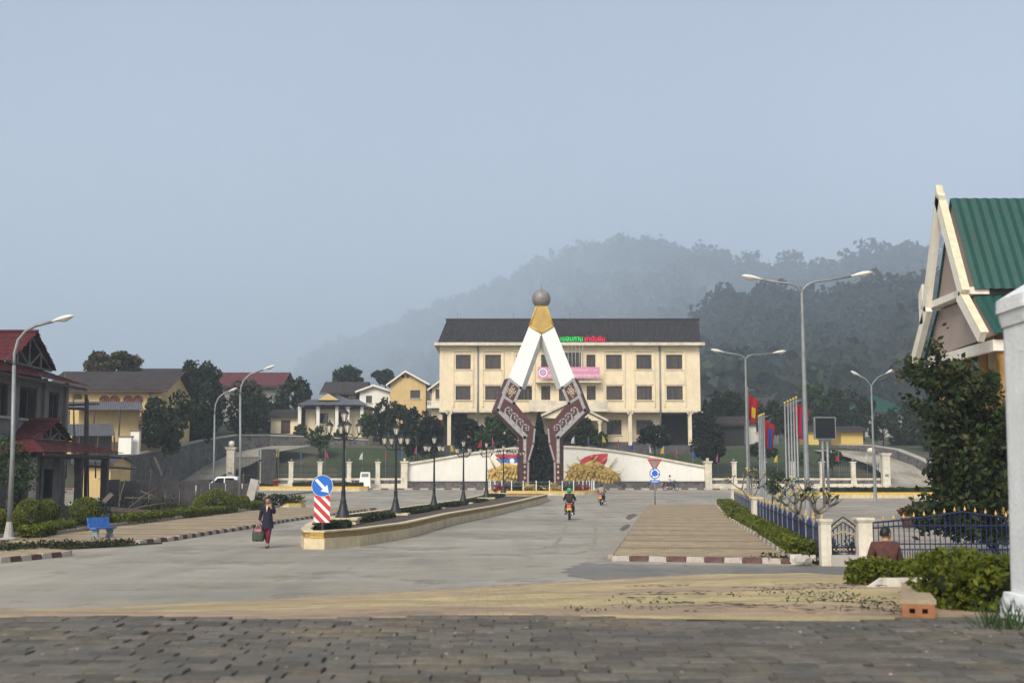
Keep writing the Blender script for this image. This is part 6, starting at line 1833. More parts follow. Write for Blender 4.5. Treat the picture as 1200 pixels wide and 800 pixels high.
# wide gate with swooping top
w0, w1 = gx1 + 0.2, X(1248, 31, 640) - 0.2
w_ = w1 - w0
r = root('wide_gate', ((w0 + w1) / 2, gy, 0.02), 'wide blue barred double gate with swooping gold-tipped top rail', 'gate')
def wtop(t): 
    u = abs(2 * t - 1)
    return 1.06 + 0.28 * (1 - u) ** 1.3
N_ = 36
MB().tube([(w_ * (i / 24 - 0.5), 0, wtop(i / 24) + 0.02) for i in range(25)], 0.026, 6).build('top_rail', 'fence_blue', r)
for z_ in (0.10, 0.40, 0.54): MB().tube([(-w_ / 2, 0, z_), (w_ / 2, 0, z_)], 0.02, 6).build('rail', 'fence_blue', r)
MB().tube([(w_ * (i / 24 - 0.5), 0, min(1.0, wtop(i / 24) - 0.12)) for i in range(25)], 0.02, 6).build('rail', 'fence_blue', r)
for i in range(N_):
    t = (i + 0.5) / N_; x_ = w_ * (t - 0.5)
    MB().tube([(x_, 0, 0.10), (x_, 0, wtop(t) - 0.0)], 0.0135, 5).build('bar', 'fence_blue', r)
    if i % 2 == 0:
        MB().lathe([(0.0, 0), (0.03, 0.03), (0.03, 0.06), (0.012, 0.10), (0.0, 0.15)], (x_, 0, wtop(t) + 0.04), 6, False).build('gold_tip', 'fence_gold', r)
for i in range(N_ - 1):
    t = (i + 1) / N_; x_ = w_ * (t - 0.5); MB().tube([(x_, 0, 0.12), (x_, 0, 0.4)], 0.01, 5).build('short_bar', 'fence_blue', r)
# low yellow-green hedge along the fence, with its kerb
hk = [Vector((7.75, 32.1, 0.13)), Vector((9.45, 45, 0.13)), Vector((10.9, 57, 0.13))]
o = hedge([p + Vector((-0.05, 0, 0)) for p in hk], 0.62, 0.36, 'bright low hedge along the blue fence, stretch beside the small gate', 51, 'leaf_hedge', 0.075, 900, 'hedges along the blue fence')
hk2 = [Vector((11.35, 60.2, 0.13)), Vector((15.5, 88, 0.13))]
hedge(hk2, 0.9, 0.4, 'bright low hedge along the blue fence, stretch past the halfway post', 52, 'leaf_hedge', 0.1, 420, 'hedges along the blue fence')
r = root('hedge_kerb', (7.3, 31.8, 0), 'low whitewashed kerb round the hedge along the blue fence', 'kerb')
kerb_run([(10.5, 57.5), (9.0, 45.0), (7.3, 31.75)], r, ['kerb_whitewash', 'kerb_grey'], 0.8, (0.13, 0.27), seed=14)
kerb_run([(7.25, 31.7), (7.95, 31.55)], r, ['kerb_whitewash'], 0.35, (0.13, 0.27), seed=15)
kerb_run([(14.9, 88), (10.85, 60.0)], r, ['kerb_whitewash', 'kerb_grey'], 0.9, (0.13, 0.27), seed=16)
rock = MB(); rng_ = random.Random(4)
bm = bmesh.new(); bmesh.ops.create_icosphere(bm, subdivisions=2, radius=0.22)
for v in bm.verts: v.co *= rng_.uniform(0.8, 1.15)
me = bpy.data.meshes.new('stone'); bm.to_mesh(me); bm.free(); me.materials.append(M['light_concrete'])
o = link('stone', me, None, (7.45, 31.1, 0.12)); o.scale = (1.1, 0.8, 0.75); T(o, 'pale stone lying at the kerb corner beside the cream gate post', 'stone')

# ================================================================== NEAR SIDE: PILLAR, HEDGES, BRICK KERB
r = root('white_pillar', (3.375, 7.45, AZ - 0.05), 'thick whitewashed masonry pillar with stepped cap at the apron edge', 'pillar')
def blk(z0, z1, a0, a1, name, m_='pillar_white', jit=0.012, seed=1):
    """rounded square block lathe: half width a0 -> a1"""
    bm = bmesh.new(); n = 10
    rr = random.Random(seed)
    mb = MB(); mb.smooth = True; L_ = []
    for j in range(9):
        t = j / 8; z_ = lerp(z0, z1, t); a_ = lerp(a0, a1, t); ring = []
        for k in range(48):
            th = 2 * math.pi * k / 48
            c, s_ = math.cos(th), math.sin(th)
            q = (abs(c) ** 14 + abs(s_) ** 14) ** (-1 / 14)
            jj = 1 + rr.uniform(-jit, jit) * 0.5
            ring.append((a_ * q * c * jj, a_ * q * s_ * jj, z_))
        L_.append(ring)
    vs = [v for ring in L_ for v in ring]
    mb.add(vs, [(j * 48 + k, j * 48 + (k + 1) % 48, (j + 1) * 48 + (k + 1) % 48, (j + 1) * 48 + k) for j in range(8) for k in range(48)])
    mb.add(L_[-1], [tuple(range(48))])
    return mb.build(name, m_, r)
zt = Z(331, 7.2) - AZ + 0.05
z1_ = Z(372, 7.2) - AZ + 0.05
blk(0.0, 0.22, 0.325, 0.27, 'footing', jit=0.06, seed=2)
blk(0.2, z1_, 0.235, 0.215, 'shaft', seed=3)
blk(z1_ - 0.01, z1_ + 0.09, 0.225, 0.24, 'cap_step', seed=4)
blk(z1_ + 0.08, zt - 0.05, 0.25, 0.245, 'cap', seed=5)
blk(zt - 0.05, zt + 0.10, 0.245, 0.02, 'cap_top', seed=6)
# hollow clay brick edging along the ramp
r = root('brick_edging', (2.62, 7.85, AZ - 0.05), 'edging of hollow clay bricks capped with mortar beside the round hedge', 'kerb')
bm_ = MB()
W_, H_, L2 = 0.20, 0.085, 0.30
def hollow(mb):
    y0, y1 = -L2 / 2, L2 / 2
    ops = [(-0.055, -0.02 + 0.0, 0.028, 0.058), (0.022, 0.057, 0.028, 0.058)]
    xs_ = sorted({-W_/2, W_/2, *[q for o_ in ops for q in o_[:2]]}); zs_ = [0, 0.028, 0.058, H_]
    for j in range(3):
        for i in range(len(xs_) - 1):
            xm, zm = (xs_[i] + xs_[i + 1]) / 2, (zs_[j] + zs_[j + 1]) / 2
            if any(o_[0] < xm < o_[1] and o_[2] < zm < o_[3] for o_ in ops): continue
            mb.bx(xs_[i], xs_[i + 1], y0, y1, zs_[j], zs_[j + 1])
hollow(bm_); bme = bm_.mesh('brick', 'clay_brick')
tme = MB().box((0, 0, H_ + 0.016), (W_ + 0.02, L2 - 0.004, 0.03)).mesh('mortar_cap', 'mortar_top')
a_ = Vector((2.62, 7.85)); b_ = Vector((4.35, 13.2)); n_ = 17
for i in range(n_):
    q = a_.lerp(b_, i / (n_ - 1)); zz = ramp_z(q.x, q.y) + 0.01
    loc = Vector((q.x, q.y, zz)) - Vector(r.location)
    ang = math.atan2((b_ - a_).y, (b_ - a_).x) - R(90)
    o = link('brick', bme, r, loc, ang); o.rotation_euler = (-0.08, 0, ang)
    o = link('mortar_cap', tme, r, loc, ang); o.rotation_euler = (-0.08, 0, ang)
# hedges near the ramp
def mound_hedge(loc, rad, label, seed, n, size, leaf='leaf_hedge'):
    rng = np.random.default_rng(seed)
    r = root('round_hedge', loc, label, 'hedge')
    d = rng.normal(size=(n, 3)); d /= np.linalg.norm(d, axis=1)[:, None]
    ex = 0.55
    p = np.sign(d) * np.abs(d) ** ex
    p /= np.maximum(1.0, np.linalg.norm(p, axis=1)[:, None] * 0.86)
    lump = 1 + 0.08 * np.sin(d[:, 0] * 6 + 1) * np.cos(d[:, 1] * 5) + 0.07 * np.sin(d[:, 2] * 9 + d[:, 0] * 8)
    p = p * (rng.uniform(0.72, 1.06, n) * lump)[:, None] * np.array(rad)
    p[:, 2] += rad[2] * 0.92
    p = p[p[:, 2] > 0.0]
    link('foliage', npmesh('foliage', leafquads(p, size, rng), 4, leaf), r)
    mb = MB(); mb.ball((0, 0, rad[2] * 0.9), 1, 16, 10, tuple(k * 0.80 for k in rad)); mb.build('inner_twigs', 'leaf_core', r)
    mb = MB()
    for k in range(9):
        t = k * 0.7; mb.tube([(0.3 * rad[0] * math.cos(t), 0.3 * rad[1] * math.sin(t), -0.1), (0.75 * rad[0] * math.cos(t), 0.75 * rad[1] * math.sin(t), rad[2])], [0.014, 0.006], 5)
    mb.build('stems', 'bark', r)
    return r
q = at(1148, 690, 9.3)
mound_hedge((q.x, 9.4, ramp_z(q.x, 9.4) - 0.02), (0.31, 0.8, 0.235), 'bright rounded hedge clump between brick edging and white pillar', 71, 6500, 0.034)
qa, qb = at(1012, 684, 17.5), at(1112, 684, 17.2)
za = ramp_z(4.8, 17.4)
hedge([(qa.x + 0.05, 17.9, za - 0.1), (qb.x + 0.3, 17.9, za - 0.1)], 0.8, 0.33, 'bright clipped hedge before the sitting man', 72, 'leaf_hedge', 0.05, 5200, None, ragged=0.07)
# whitewashed kerb of the hedge bed, one bent slab
qk = [at(1006, 690, 16.6), at(1024, 675.5, 17.0), at(1095, 675, 17.0), at(1101, 690, 15.6)]
r = root('bed_kerb', (qk[0].x, 16.6, za), 'stained whitewashed kerb slab before the clipped hedge', 'kerb')
mb = MB(); z_ = za - 0.05
pl = [Vector((qk[0].x, 16.5, z_)), Vector((qk[0].x + 0.32, 16.5, z_ + 0.21)), Vector((qk[2].x - 0.02, 16.5, z_ + 0.215)), Vector((qk[2].x + 0.10, 16.5, z_ + 0.10)), Vector((qk[2].x + 0.12, 16.5, z_))]
mb.prism(pl, (0, 0.2, 0)); mb.build('front_slab', 'kerb_whitewash', r, world=True)
mb = MB(); mb.prism([Vector((qk[2].x + 0.13, 16.6, z_)), Vector((qk[2].x + 0.13, 16.6, z_ + 0.19)), Vector((qk[2].x - 0.35, 13.4, z_ + 0.35)), Vector((qk[2].x - 0.35, 13.4, z_ + 0.2))], (0.18, 0, 0)); mb.build('side_slab', 'kerb_whitewash', r, world=True)
# grass tufts at the pillar foot
rng = np.random.default_rng(33)
bl = []
for k in range(90):
    bx_, by_ = rng.uniform(2.75, 3.1), rng.uniform(6.95, 7.35)
    h_ = rng.uniform(0.06, 0.2); lean = rng.normal(size=2) * 0.06; w2 = 0.006
    bl.append([(bx_ - w2, by_, AZ - 0.03), (bx_ + w2, by_, AZ - 0.03), (bx_ + lean[0] + w2 * 0.3, by_ + lean[1], AZ + h_), (bx_ + lean[0] - w2 * 0.3, by_ + lean[1], AZ + h_)])
T(link('grass_tuft', npmesh('grass_tuft', np.array(bl).reshape(-1, 3), 4, 'leaf_mid')), 'grass blades at the foot of the white pillar', 'grass', None, 'stuff')

# near tree behind the wide gate
def leafy_tree(loc, h, label, seed):
    rng = np.random.default_rng(seed)
    r = root('leafy_tree', loc, label, 'tree')
    mb = MB(); tips = []
    def branch(p, d, ln, rad, dep):
        n = 4; pts = [Vector(p)]; rr = [rad]; q = Vector(p); dd = Vector(d)
        for i in range(n):
            dd = (dd + Vector(rng.normal(size=3) * 0.16) + Vector((0, 0, 0.05))).normalized()
            q = q + dd * ln / n; pts.append(q.copy()); rr.append(rad * (1 - 0.65 * (i + 1) / n))
            if dep >= 1: tips.append((q.copy(), dep))
        mb.tube(pts, rr, 6)
        if dep < 3:
            for k in range(3 if dep else 7):
                t = rng.uniform(0.25, 1.0); b = pts[min(n, int(t * n))]
                a_ = rng.uniform(0, 6.28); sp = rng.uniform(0.5, 1.0)
                nd = (dd * 0.6 + Vector((math.cos(a_) * sp, math.sin(a_) * sp, rng.uniform(-0.1, 0.5)))).normalized()
                branch(b, nd, ln * rng.uniform(0.42, 0.66), rad * 0.5, dep + 1)
    branch((0, 0, -0.1), (0.02, 0, 1), h * 0.62, 0.075, 0)
    branch((0.06, 0.05, -0.1), (-0.22, 0, 1), h * 0.55, 0.06, 0)
    branch((0.1, 0.05, -0.1), (-0.5, -0.1, 0.75), h * 0.34, 0.05, 0)
    mb.build('trunk', 'bark', r)
    P_ = []
    for q, dep in tips:
        m_ = 17 if dep > 1 else 7
        P_.append(np.array(q)[None] + rng.normal(size=(m_, 3)) * 0.14)
    p = np.concatenate(P_)
    # filling foliage low down and in the body of the crown
    ex, _ = crownpts(rng, 4600, (1.55, 1.3, 2.5), 64, 0.17, 0.3)
    p = np.concatenate([p, ex + np.array((-0.25, 0, 2.9))])
    p = p[(p[:, 2] > 0.35)]
    link('crown', npmesh('crown', leafquads(p, 0.125, rng), 4, 'leaf_near'), r)
    return r
tl = leafy_tree((X(1168, 34.5, 640), 34.5, 0.05), 7.6, 'slender dark leafy tree behind the wide blue gate by the pavilion', 8)

# ================================================================== PAVILION WITH GREEN ROOF
PX = 19.1
pav_r = root('pavilion', (PX, 51.6, 0.06), 'tall pavilion with steep two-tiered green roof and white gable boards', 'building')
PL = 20.0
A_ = Vector((PX, 51.75, 14.45)); N1 = Vector((PX, 49.4, 10.05)); F1 = Vector((PX, 54.0, 10.1))
N2a, N2 = Vector((PX, 49.55, 9.75)), Vector((PX, 47.55, 7.95)); F2a, F2 = Vector((PX, 53.9, 9.75)), Vector((PX, 55.9, 7.7))
E_ = Vector((PL, 0, 0))
def slope(name, e, rdg, n, m_='roof_green', back=0.25):
    mb = MB()
    e0 = e + Vector((back, 0, 0)); r0 = rdg + Vector((back, 0, 0))
    corr(mb, e0, e0 + E_, r0 + E_, r0, n, 0.05); return mb.build(name, m_, pav_r, world=True)
slope('roof_slope', N1, A_, 46); slope('roof_slope', F1, A_, 30)
slope('lower_roof_slope', N2, N2a, 46); slope('lower_roof_slope', F2, F2a, 30)
def barge(p0, p1, wd, name='barge_board', th=0.14, fancy=True, dx=-0.35):
    p0, p1 = Vector(p0) + Vector((dx, 0, 0)), Vector(p1) + Vector((dx, 0, 0))
    d_ = (p1 - p0).normalized(); nrm_ = Vector((0, -d_.z, d_.y)) * wd
    if nrm_.z > 0: nrm_ = -nrm_
    mb = MB(); mb.prism([p0, p1, p1 + nrm_, p0 + nrm_], (0.26, 0, 0)); o = mb.build(name, 'barge_white', pav_r, world=True)
    mb = MB(); s_ = -nrm_.normalized() * 0.07
    mb.prism([p0 + s_ * 0.1, p1 + s_ * 0.1, p1 + s_, p0 + s_], (0.34, 0, 0)); mb.build('gold_edge', 'barge_gold', pav_r, world=True)
top = A_ + Vector((0, 0, 0.25))
barge(top, N1 + Vector((0, -0.12, -0.1)), 0.42); barge(top, F1 + Vector((0, 0.15, -0.25)), 0.42)
barge(N2a + Vector((0, 0.1, 0.2)), N2 + Vector((0, -0.05, 0.0)), 0.42); barge(F2a + Vector((0, -0.1, 0.2)), F2 + Vector((0, 0.05, 0)), 0.42)
mb = MB(); mb.prism([top + Vector((-0.35, 0.12, -0.1)), top + Vector((-0.35, -0.18, -0.35)), top + Vector((-0.38, -0.05, 0.35))], (0.3, 0, 0)); mb.build('finial', 'barge_gold', pav_r, world=True)
mb = MB(); mb.prism([F1 + Vector((-0.35, 0.05, 0.9)), F1 + Vector((-0.35, 0.55, 0.5)), F1 + Vector((-0.35, 0.55, -0.9)), F1 + Vector((-0.35, 0.1, -0.9))], (0.25, 0, 0)); mb.build('gable_horn', 'barge_white', pav_r, world=True)
mb = MB(); mb.prism([A_ + Vector((0.34, 0, -0.2)), N1 + Vector((0.34, 0.1, 0.1)), F1 + Vector((0.34, -0.1, 0.1))], (0.15, 0, 0)); mb.build('gable_panel', 'shaded_gable', pav_r, world=True)
mb = MB(); mb.bx(PX - 0.1, PX + 0.9, 49.5, 54.0, 9.85, 10.15); mb.build('tie_beam', 'barge_white', pav_r, world=True)
mb = MB(); mb.bx(PX + 0.5, PX + PL, 49.8, 53.7, 9.5, 10.3); mb.build('clerestory', 'dark_concrete', pav_r, world=True)
mb = MB(); mb.prism([N2a + Vector((0.34, 0, 0)), N2 + Vector((0.34, 0.2, 0)), F2 + Vector((0.34, -0.2, 0)), F2a + Vector((0.34, 0, 0))], (0.15, 0, 0)); mb.build('gable_panel', 'shaded_gable', pav_r, world=True)
mb = MB(); mb.bx(PX + 0.3, PX + PL, 47.9, 48.1, 7.3, 7.75).bx(PX + 0.3, PX + 0.5, 48.12, 55.5, 7.3, 7.75); mb.build('eaves_beam', 'barge_white', pav_r, world=True)
for i in range(6):
    for y_ in (48.3, 55.2):
        x_ = PX + 0.9 + i * 3.4
        MB().lathe([(0.34, 0), (0.34, 0.4), (0.24, 0.5), (0.21, 6.6), (0.3, 6.8), (0.34, 7.2)], (x_ - PX, y_ - 51.6, 0.2), 14).build('column', 'ochre_column', pav_r)
for y_ in (49.9, 51.75, 53.6):
    MB().lathe([(0.30, 0), (0.22, 0.5), (0.2, 8.6), (0.3, 9.2), (0.3, 9.4)], (1.4, y_ - 51.6, 0.2), 14).build('column', 'ochre_column', pav_r)
mb = MB(); mb.bx(PX + 2.6, PX + PL, 49.2, 54.3, 0.1, 9.5); mb.build('hall_wall', 'cream_wall', pav_r, world=True)
for k in range(4):
    mb = MB(); mb.bx(PX + 2.5, PX + 2.59, 49.6 + k * 1.15, 50.5 + k * 1.15, 0.8, 6.5); mb.build('door_panel', 'ochre_column', pav_r, world=True)
mb = MB(); mb.bx(PX - 1, PX + PL, 46.5, 57, -0.2, 0.5); mb.build('base_platform', 'light_concrete', pav_r, world=True)

# ================================================================== PLAZA: FLAGPOLES, SCREEN, PLANTS
def limp_flag(parent, p, w_, h_, m_, name='flag', seed=1, emb=None):
    r_ = random.Random(seed); mb = MB(); mb.smooth = True
    nx_, nz_ = 8, 10; vs = []
    for j in range(nz_ + 1):
        for i in range(nx_ + 1):
            t, u = i / nx_, j / nz_
            vs.append(Vector(p) + Vector((w_ * t * (1 - 0.25 * u), 0.10 * math.sin(t * 9 + seed + u * 1.5) * (0.4 + u), -h_ * u - 0.25 * h_ * t * (1 - 0.3 * u))))
    mb.add(vs, [(j * 9 + i, j * 9 + i + 1, (j + 1) * 9 + i + 1, (j + 1) * 9 + i) for j in range(nz_) for i in range(nx_)])
    o = mb.build(name, m_ if isinstance(m_, str) else m_[0], parent)
    if not isinstance(m_, str):
        # bands and emblem as patches of the same cloth
        def patch(i0, i1, j0, j1, m2, nm):
            q = MB(); q.smooth = True
            for j in range(j0, j1):
                for i in range(i0, i1):
                    q.add([vs[j * 9 + i] + Vector((0, -0.012, 0)), vs[j * 9 + i + 1] + Vector((0, -0.012, 0)), vs[(j + 1) * 9 + i + 1] + Vector((0, -0.012, 0)), vs[(j + 1) * 9 + i] + Vector((0, -0.012, 0))], [(0, 1, 2, 3)])
            q.build(nm, m2, o)
        if m_[1] == 'flag_blue':
            patch(3, 6, 2, 10, 'flag_blue', 'blue_band'); patch(4, 5, 5, 6, 'flag_white', 'white_disc')
        else:
            patch(3, 6, 4, 8, m_[1], 'yellow_emblem')
    return o
def flagpole(px, Y, pytop, label, flag=None, arm=True, group='flagpoles on the plaza'):
    x_ = X(px, Y, 540); zt_ = Z(pytop, Y) - 0.06
    r = root('flagpole', (x_, Y, 0.06), label, 'flagpole', group)
    MB().lathe([(0.12, 0), (0.12, 0.15), (0.06, 0.18), (0.055, zt_)], (0, 0, 0), 8).build('pole', 'steel_pale', r)
    MB().ball((0, 0, zt_ + 0.07), 0.075, 8, 6).build('finial', 'gold_paint', r)
    if arm:
        MB().tube([(0, 0, zt_ - 0.1), (0.5, 0, zt_ - 0.02)], 0.022, 6).build('arm', 'steel_pale', r)
    if flag:
        limp_flag(r, (0.06, 0, zt_ - 0.3), 0.66, 1.75, flag, seed=int(px))
    return r
fl5 = [(921.3, 75.5, 473, None), (925.0, 73.5, 471.5, None), (928.4, 71.5, 470, None), (931.7, 69.5, 468.5, ('flag_red', 'flag_yellow')), (935.0, 67.5, 467, ('flag_red', 'flag_blue'))]
lb5 = ['pale flagpole without flag, first of the tall row from the mural wall', 'pale flagpole without flag, second of the tall row from the mural wall', 'pale flagpole without flag, third of the tall row from the mural wall', 'pale flagpole with limp red flag in the tall row', 'pale flagpole with limp red and blue flag in the tall row']
for (px_, y_, t_, f_), lb in zip(fl5, lb5): flagpole(px_, y_, t_, lb, f_, True, 'tall row of flagpoles')
fl4 = [(890.3, 86, 488.5, None), (892.2, 84, 487.5, None), (894.2, 82, 486.7, ('flag_red', 'flag_yellow')), (896.4, 80, 486, ('flag_red', 'flag_blue'))]
lb4 = ['pale flagpole without flag, first of the low row from the mural wall', 'pale flagpole without flag, second of the low row from the mural wall', 'pale flagpole with limp red and yellow flag in the low row', 'pale flagpole with limp red and blue flag in the low row']
for (px_, y_, t_, f_), lb in zip(fl4, lb4): flagpole(px_, y_, t_, lb, f_, True, 'low row of flagpoles')
flagpole(877.6, 79, 456, 'lone flagpole with red flag and yellow emblem beside the double lamp', ('flag_red', 'flag_yellow'))
# display screen
Y_ = 85.0; x_ = X(967.5, Y_, 540)
r = root('display_screen', (x_, Y_, 0.06), 'black electronic display screen in pale frame on twin posts', 'screen')
zc = Z(501.5, Y_) - 0.06; w_, h_ = 25 * Y_ / 1409, 26 * Y_ / 1409
for sx in (-0.17, 0.17): MB().tube([(sx, 0.05, 0), (sx, 0.05, zc - h_ / 2 + 0.1)], 0.09, 10).build('post', 'steel_pale', r)
MB().box((0, 0, zc), (w_, 0.3, h_)).build('frame', 'steel_pale', r)
MB().box((0, -0.155, zc), (w_ - 0.13, 0.02, h_ - 0.13)).build('screen', 'screen_black', r)
MB().box((0, 0.05, zc - h_ / 2 - 0.06), (0.9, 0.24, 0.1)).build('bracket', 'steel_pale', r)
# potted plants
for i, (px_, y_, h_, m2, lb) in enumerate(((1062, 52, 0.5, 'petal_red', 'potted plant with reddish leaves at the end of the pot row by the gate'), (1072, 53, 0.6, 'leaf_mid', 'potted leafy green plant second in the pot row'), (1083, 52, 0.7, 'petal_red', 'potted plant with red flowers in the middle of the pot row'), (1094, 54, 0.6, 'leaf_mid', 'potted green bushy plant before the tree in the pot row'), (1105, 53, 0.55, 'petal_red', 'potted red flowering plant nearest the leafy tree'))):
    r = root('potted_plant', (X(px_, y_, 600), y_, 0.06), lb, 'potted plant', 'row of potted plants on the plaza')
    MB().lathe([(0, 0), (0.16, 0), (0.24, 0.42), (0.27, 0.42), (0.27, 0.5), (0.2, 0.5), (0.19, 0.42), (0, 0.42)], (0, 0, 0), 14).build('pot', 'pot_clay', r)
    rng = np.random.default_rng(120 + i); p, cen = crownpts(rng, 320, (0.36, 0.36, h_ * 0.55), 10, 0.45, 0.2); p[:, 2] += 0.5 + h_ * 0.45
    link('foliage', npmesh('foliage', leafquads(p, 0.10, rng), 4, 'leaf_mid' if i % 2 else 'leaf_olive'), r)
    if m2 != 'leaf_mid': link('flowers', npmesh('flowers', leafquads(p[:70] * np.array((1.05, 1.05, 1.04)), 0.07, rng), 4, m2), r)
    mb = MB()
    for c_ in cen[:5]: mb.tube([(0, 0, 0.4), (c_[0], c_[1], c_[2] + 0.5 + h_ * 0.45)], [0.02, 0.008], 5)
    mb.build('stem', 'bark', r)
# small purple flowers behind the little gate
for i, (px_, lb) in enumerate(((975, 'purple flowering shrub behind the small gate, next to the picket fence'), (1000, 'purple flowering shrub behind the small gate, next to the stout post'))):
    r = shrub('flowering_shrub', (X(px_, 32.4, 640), 32.4, 0.06), (0.28, 0.3, 0.3), lb, 'leaf_mid', 130 + i, 260, 0.06)
    rng = np.random.default_rng(140 + i); p, _ = crownpts(rng, 90, (0.28, 0.3, 0.34), 8, 0.4); p[:, 2] += 0.34
    link('blossom', npmesh('blossom', leafquads(p, 0.05, rng), 4, 'petal_purple'), r)
# frangipani trees along the fence
def frangipani(loc, h, spread, label, seed, nb=3, lean=(0, 0)):
    rng = np.random.default_rng(seed)
    r = root('frangipani_tree', loc, label, 'tree', 'frangipani trees behind the blue fence')
    mb = MB(); tips = []
    def br(p, d, ln, rad, dep):
        p = Vector(p); d = Vector(d).normalized()
        m_ = p + d * ln * 0.5; e = m_ + (d + Vector((0, 0, 0.35))).normalized() * ln * 0.5
        mb.tube([p, m_, e], [rad, rad * 0.85, rad * 0.75], 7)
        if dep == 0: tips.append((e, d)); return
        a0 = rng.uniform(0, 6.28); k_ = 2 if rng.uniform() < 0.45 else 3
        for k in range(k_):
            a_ = a0 + k * 6.28 / k_ + rng.uniform(-0.4, 0.4)
            br(e, d * 0.75 + Vector((math.cos(a_) * 0.85 * spread, math.sin(a_) * 0.6 * spread, rng.uniform(0.0, 0.4))), ln * 0.74, rad * 0.72, dep - 1)
    br((0, 0, -0.1), (lean[0], lean[1], 1), h * 0.38, 0.075, nb)
    mb.build('trunk', 'bark_pale', r)
    q = []; fl_ = []
    for e, d in tips:
        n_ = rng.integers(7, 12)
        for k in range(n_):
            a_ = rng.uniform(0, 6.28); el = rng.uniform(-0.3, 0.7); ln = rng.uniform(0.16, 0.30)
            dd = Vector((math.cos(a_) * math.cos(el), math.sin(a_) * math.cos(el), math.sin(el)))
            s_ = dd.cross(Vector((0, 0, 1))).normalized() * ln * 0.17
            q += [e, e + dd * ln * 0.55 + s_, e + dd * ln, e + dd * ln * 0.55 - s_]
        if rng.uniform() < 0.4: fl_.append(np.array(e)[None] + rng.normal(size=(8, 3)) * 0.05 + np.array((0, 0, 0.1)))
    link('crown', npmesh('crown', np.array([v[:] for v in q]), 4, 'leaf_frangipani'), r)
    if fl_: link('blossom', npmesh('blossom', leafquads(np.concatenate(fl_), 0.09, rng), 4, 'petal_yellow'), r)
frangipani((X(948, 36.5, 620), 36.5, 0.05), 2.0, 1.1, 'spreading frangipani tree with pale limbs next to the small gate', 5, 3, (0.1, 0))
frangipani((X(925, 44, 620), 44, 0.05), 2.3, 1.0, 'frangipani tree behind the middle of the near picket stretch', 9, 3)
frangipani((X(880, 66, 600), 66, 0.05), 2.7, 0.9, 'frangipani tree behind the farther picket stretch', 13, 3)
tree('young_tree', (X(905, 88, 590), 88, 0.05), 2.8, (1.4, 1.2, 1.0), 'low leafy young tree between the flagpoles and far fence', 'leaf_mid', 900, 0.16, 14)

# ================================================================== UNFINISHED HOUSE WITH RED TILE ROOFS
hs_ = root('unfinished_house', (-31, 72, 0.05), 'unfinished grey concrete house with two tiers of red tile roof', 'house')
def tiles(mb, e0, e1, r1, r0, course=0.28, tw=0.26, jag=0.12, seed=1):
    """overlapping tile courses between an eave line and a ridge line; ends left ragged"""
    rr = random.Random(seed)
    e0, e1, r1, r0 = map(Vector, (e0, e1, r1, r0))
    n = max(2, int((((r0 + r1) - (e0 + e1)) / 2).length / course))
    nrm_ = (e1 - e0).cross(r0 - e0).normalized()
    if nrm_.z < 0: nrm_ = -nrm_
    for j in range(n):
        a_, b_ = lerp(e0, r0, j / n), lerp(e1, r1, j / n)
        c_, d_ = lerp(e1, r1, (j + 1.12) / n), lerp(e0, r0, (j + 1.12) / n)
        along = (b_ - a_).normalized()
        a_ = a_ + along * rr.uniform(-jag, jag * 0.3); b_ = b_ + along * rr.uniform(-jag * 0.3, jag)
        m_ = max(1, int((b_ - a_).length / tw)); vs = []
        for i in range(m_ + 1):
            t = i / m_; lift = 0.022 if i % 2 else 0.0
            u = rr.uniform(-0.012, 0.012)
            lo_ = lerp(a_, b_, t); hi_ = lerp(d_, c_, t)
            vs += [lo_ + nrm_ * (0.06 + lift + u), hi_ + nrm_ * (0.012 + lift * 0.4), lo_ + nrm_ * (0.015 + lift)]
        mb.add(vs, [(3 * i, 3 * i + 3, 3 * i + 4, 3 * i + 1) for i in range(m_)] + [(3 * i + 2, 3 * i + 5, 3 * i + 3, 3 * i) for i in range(m_)])
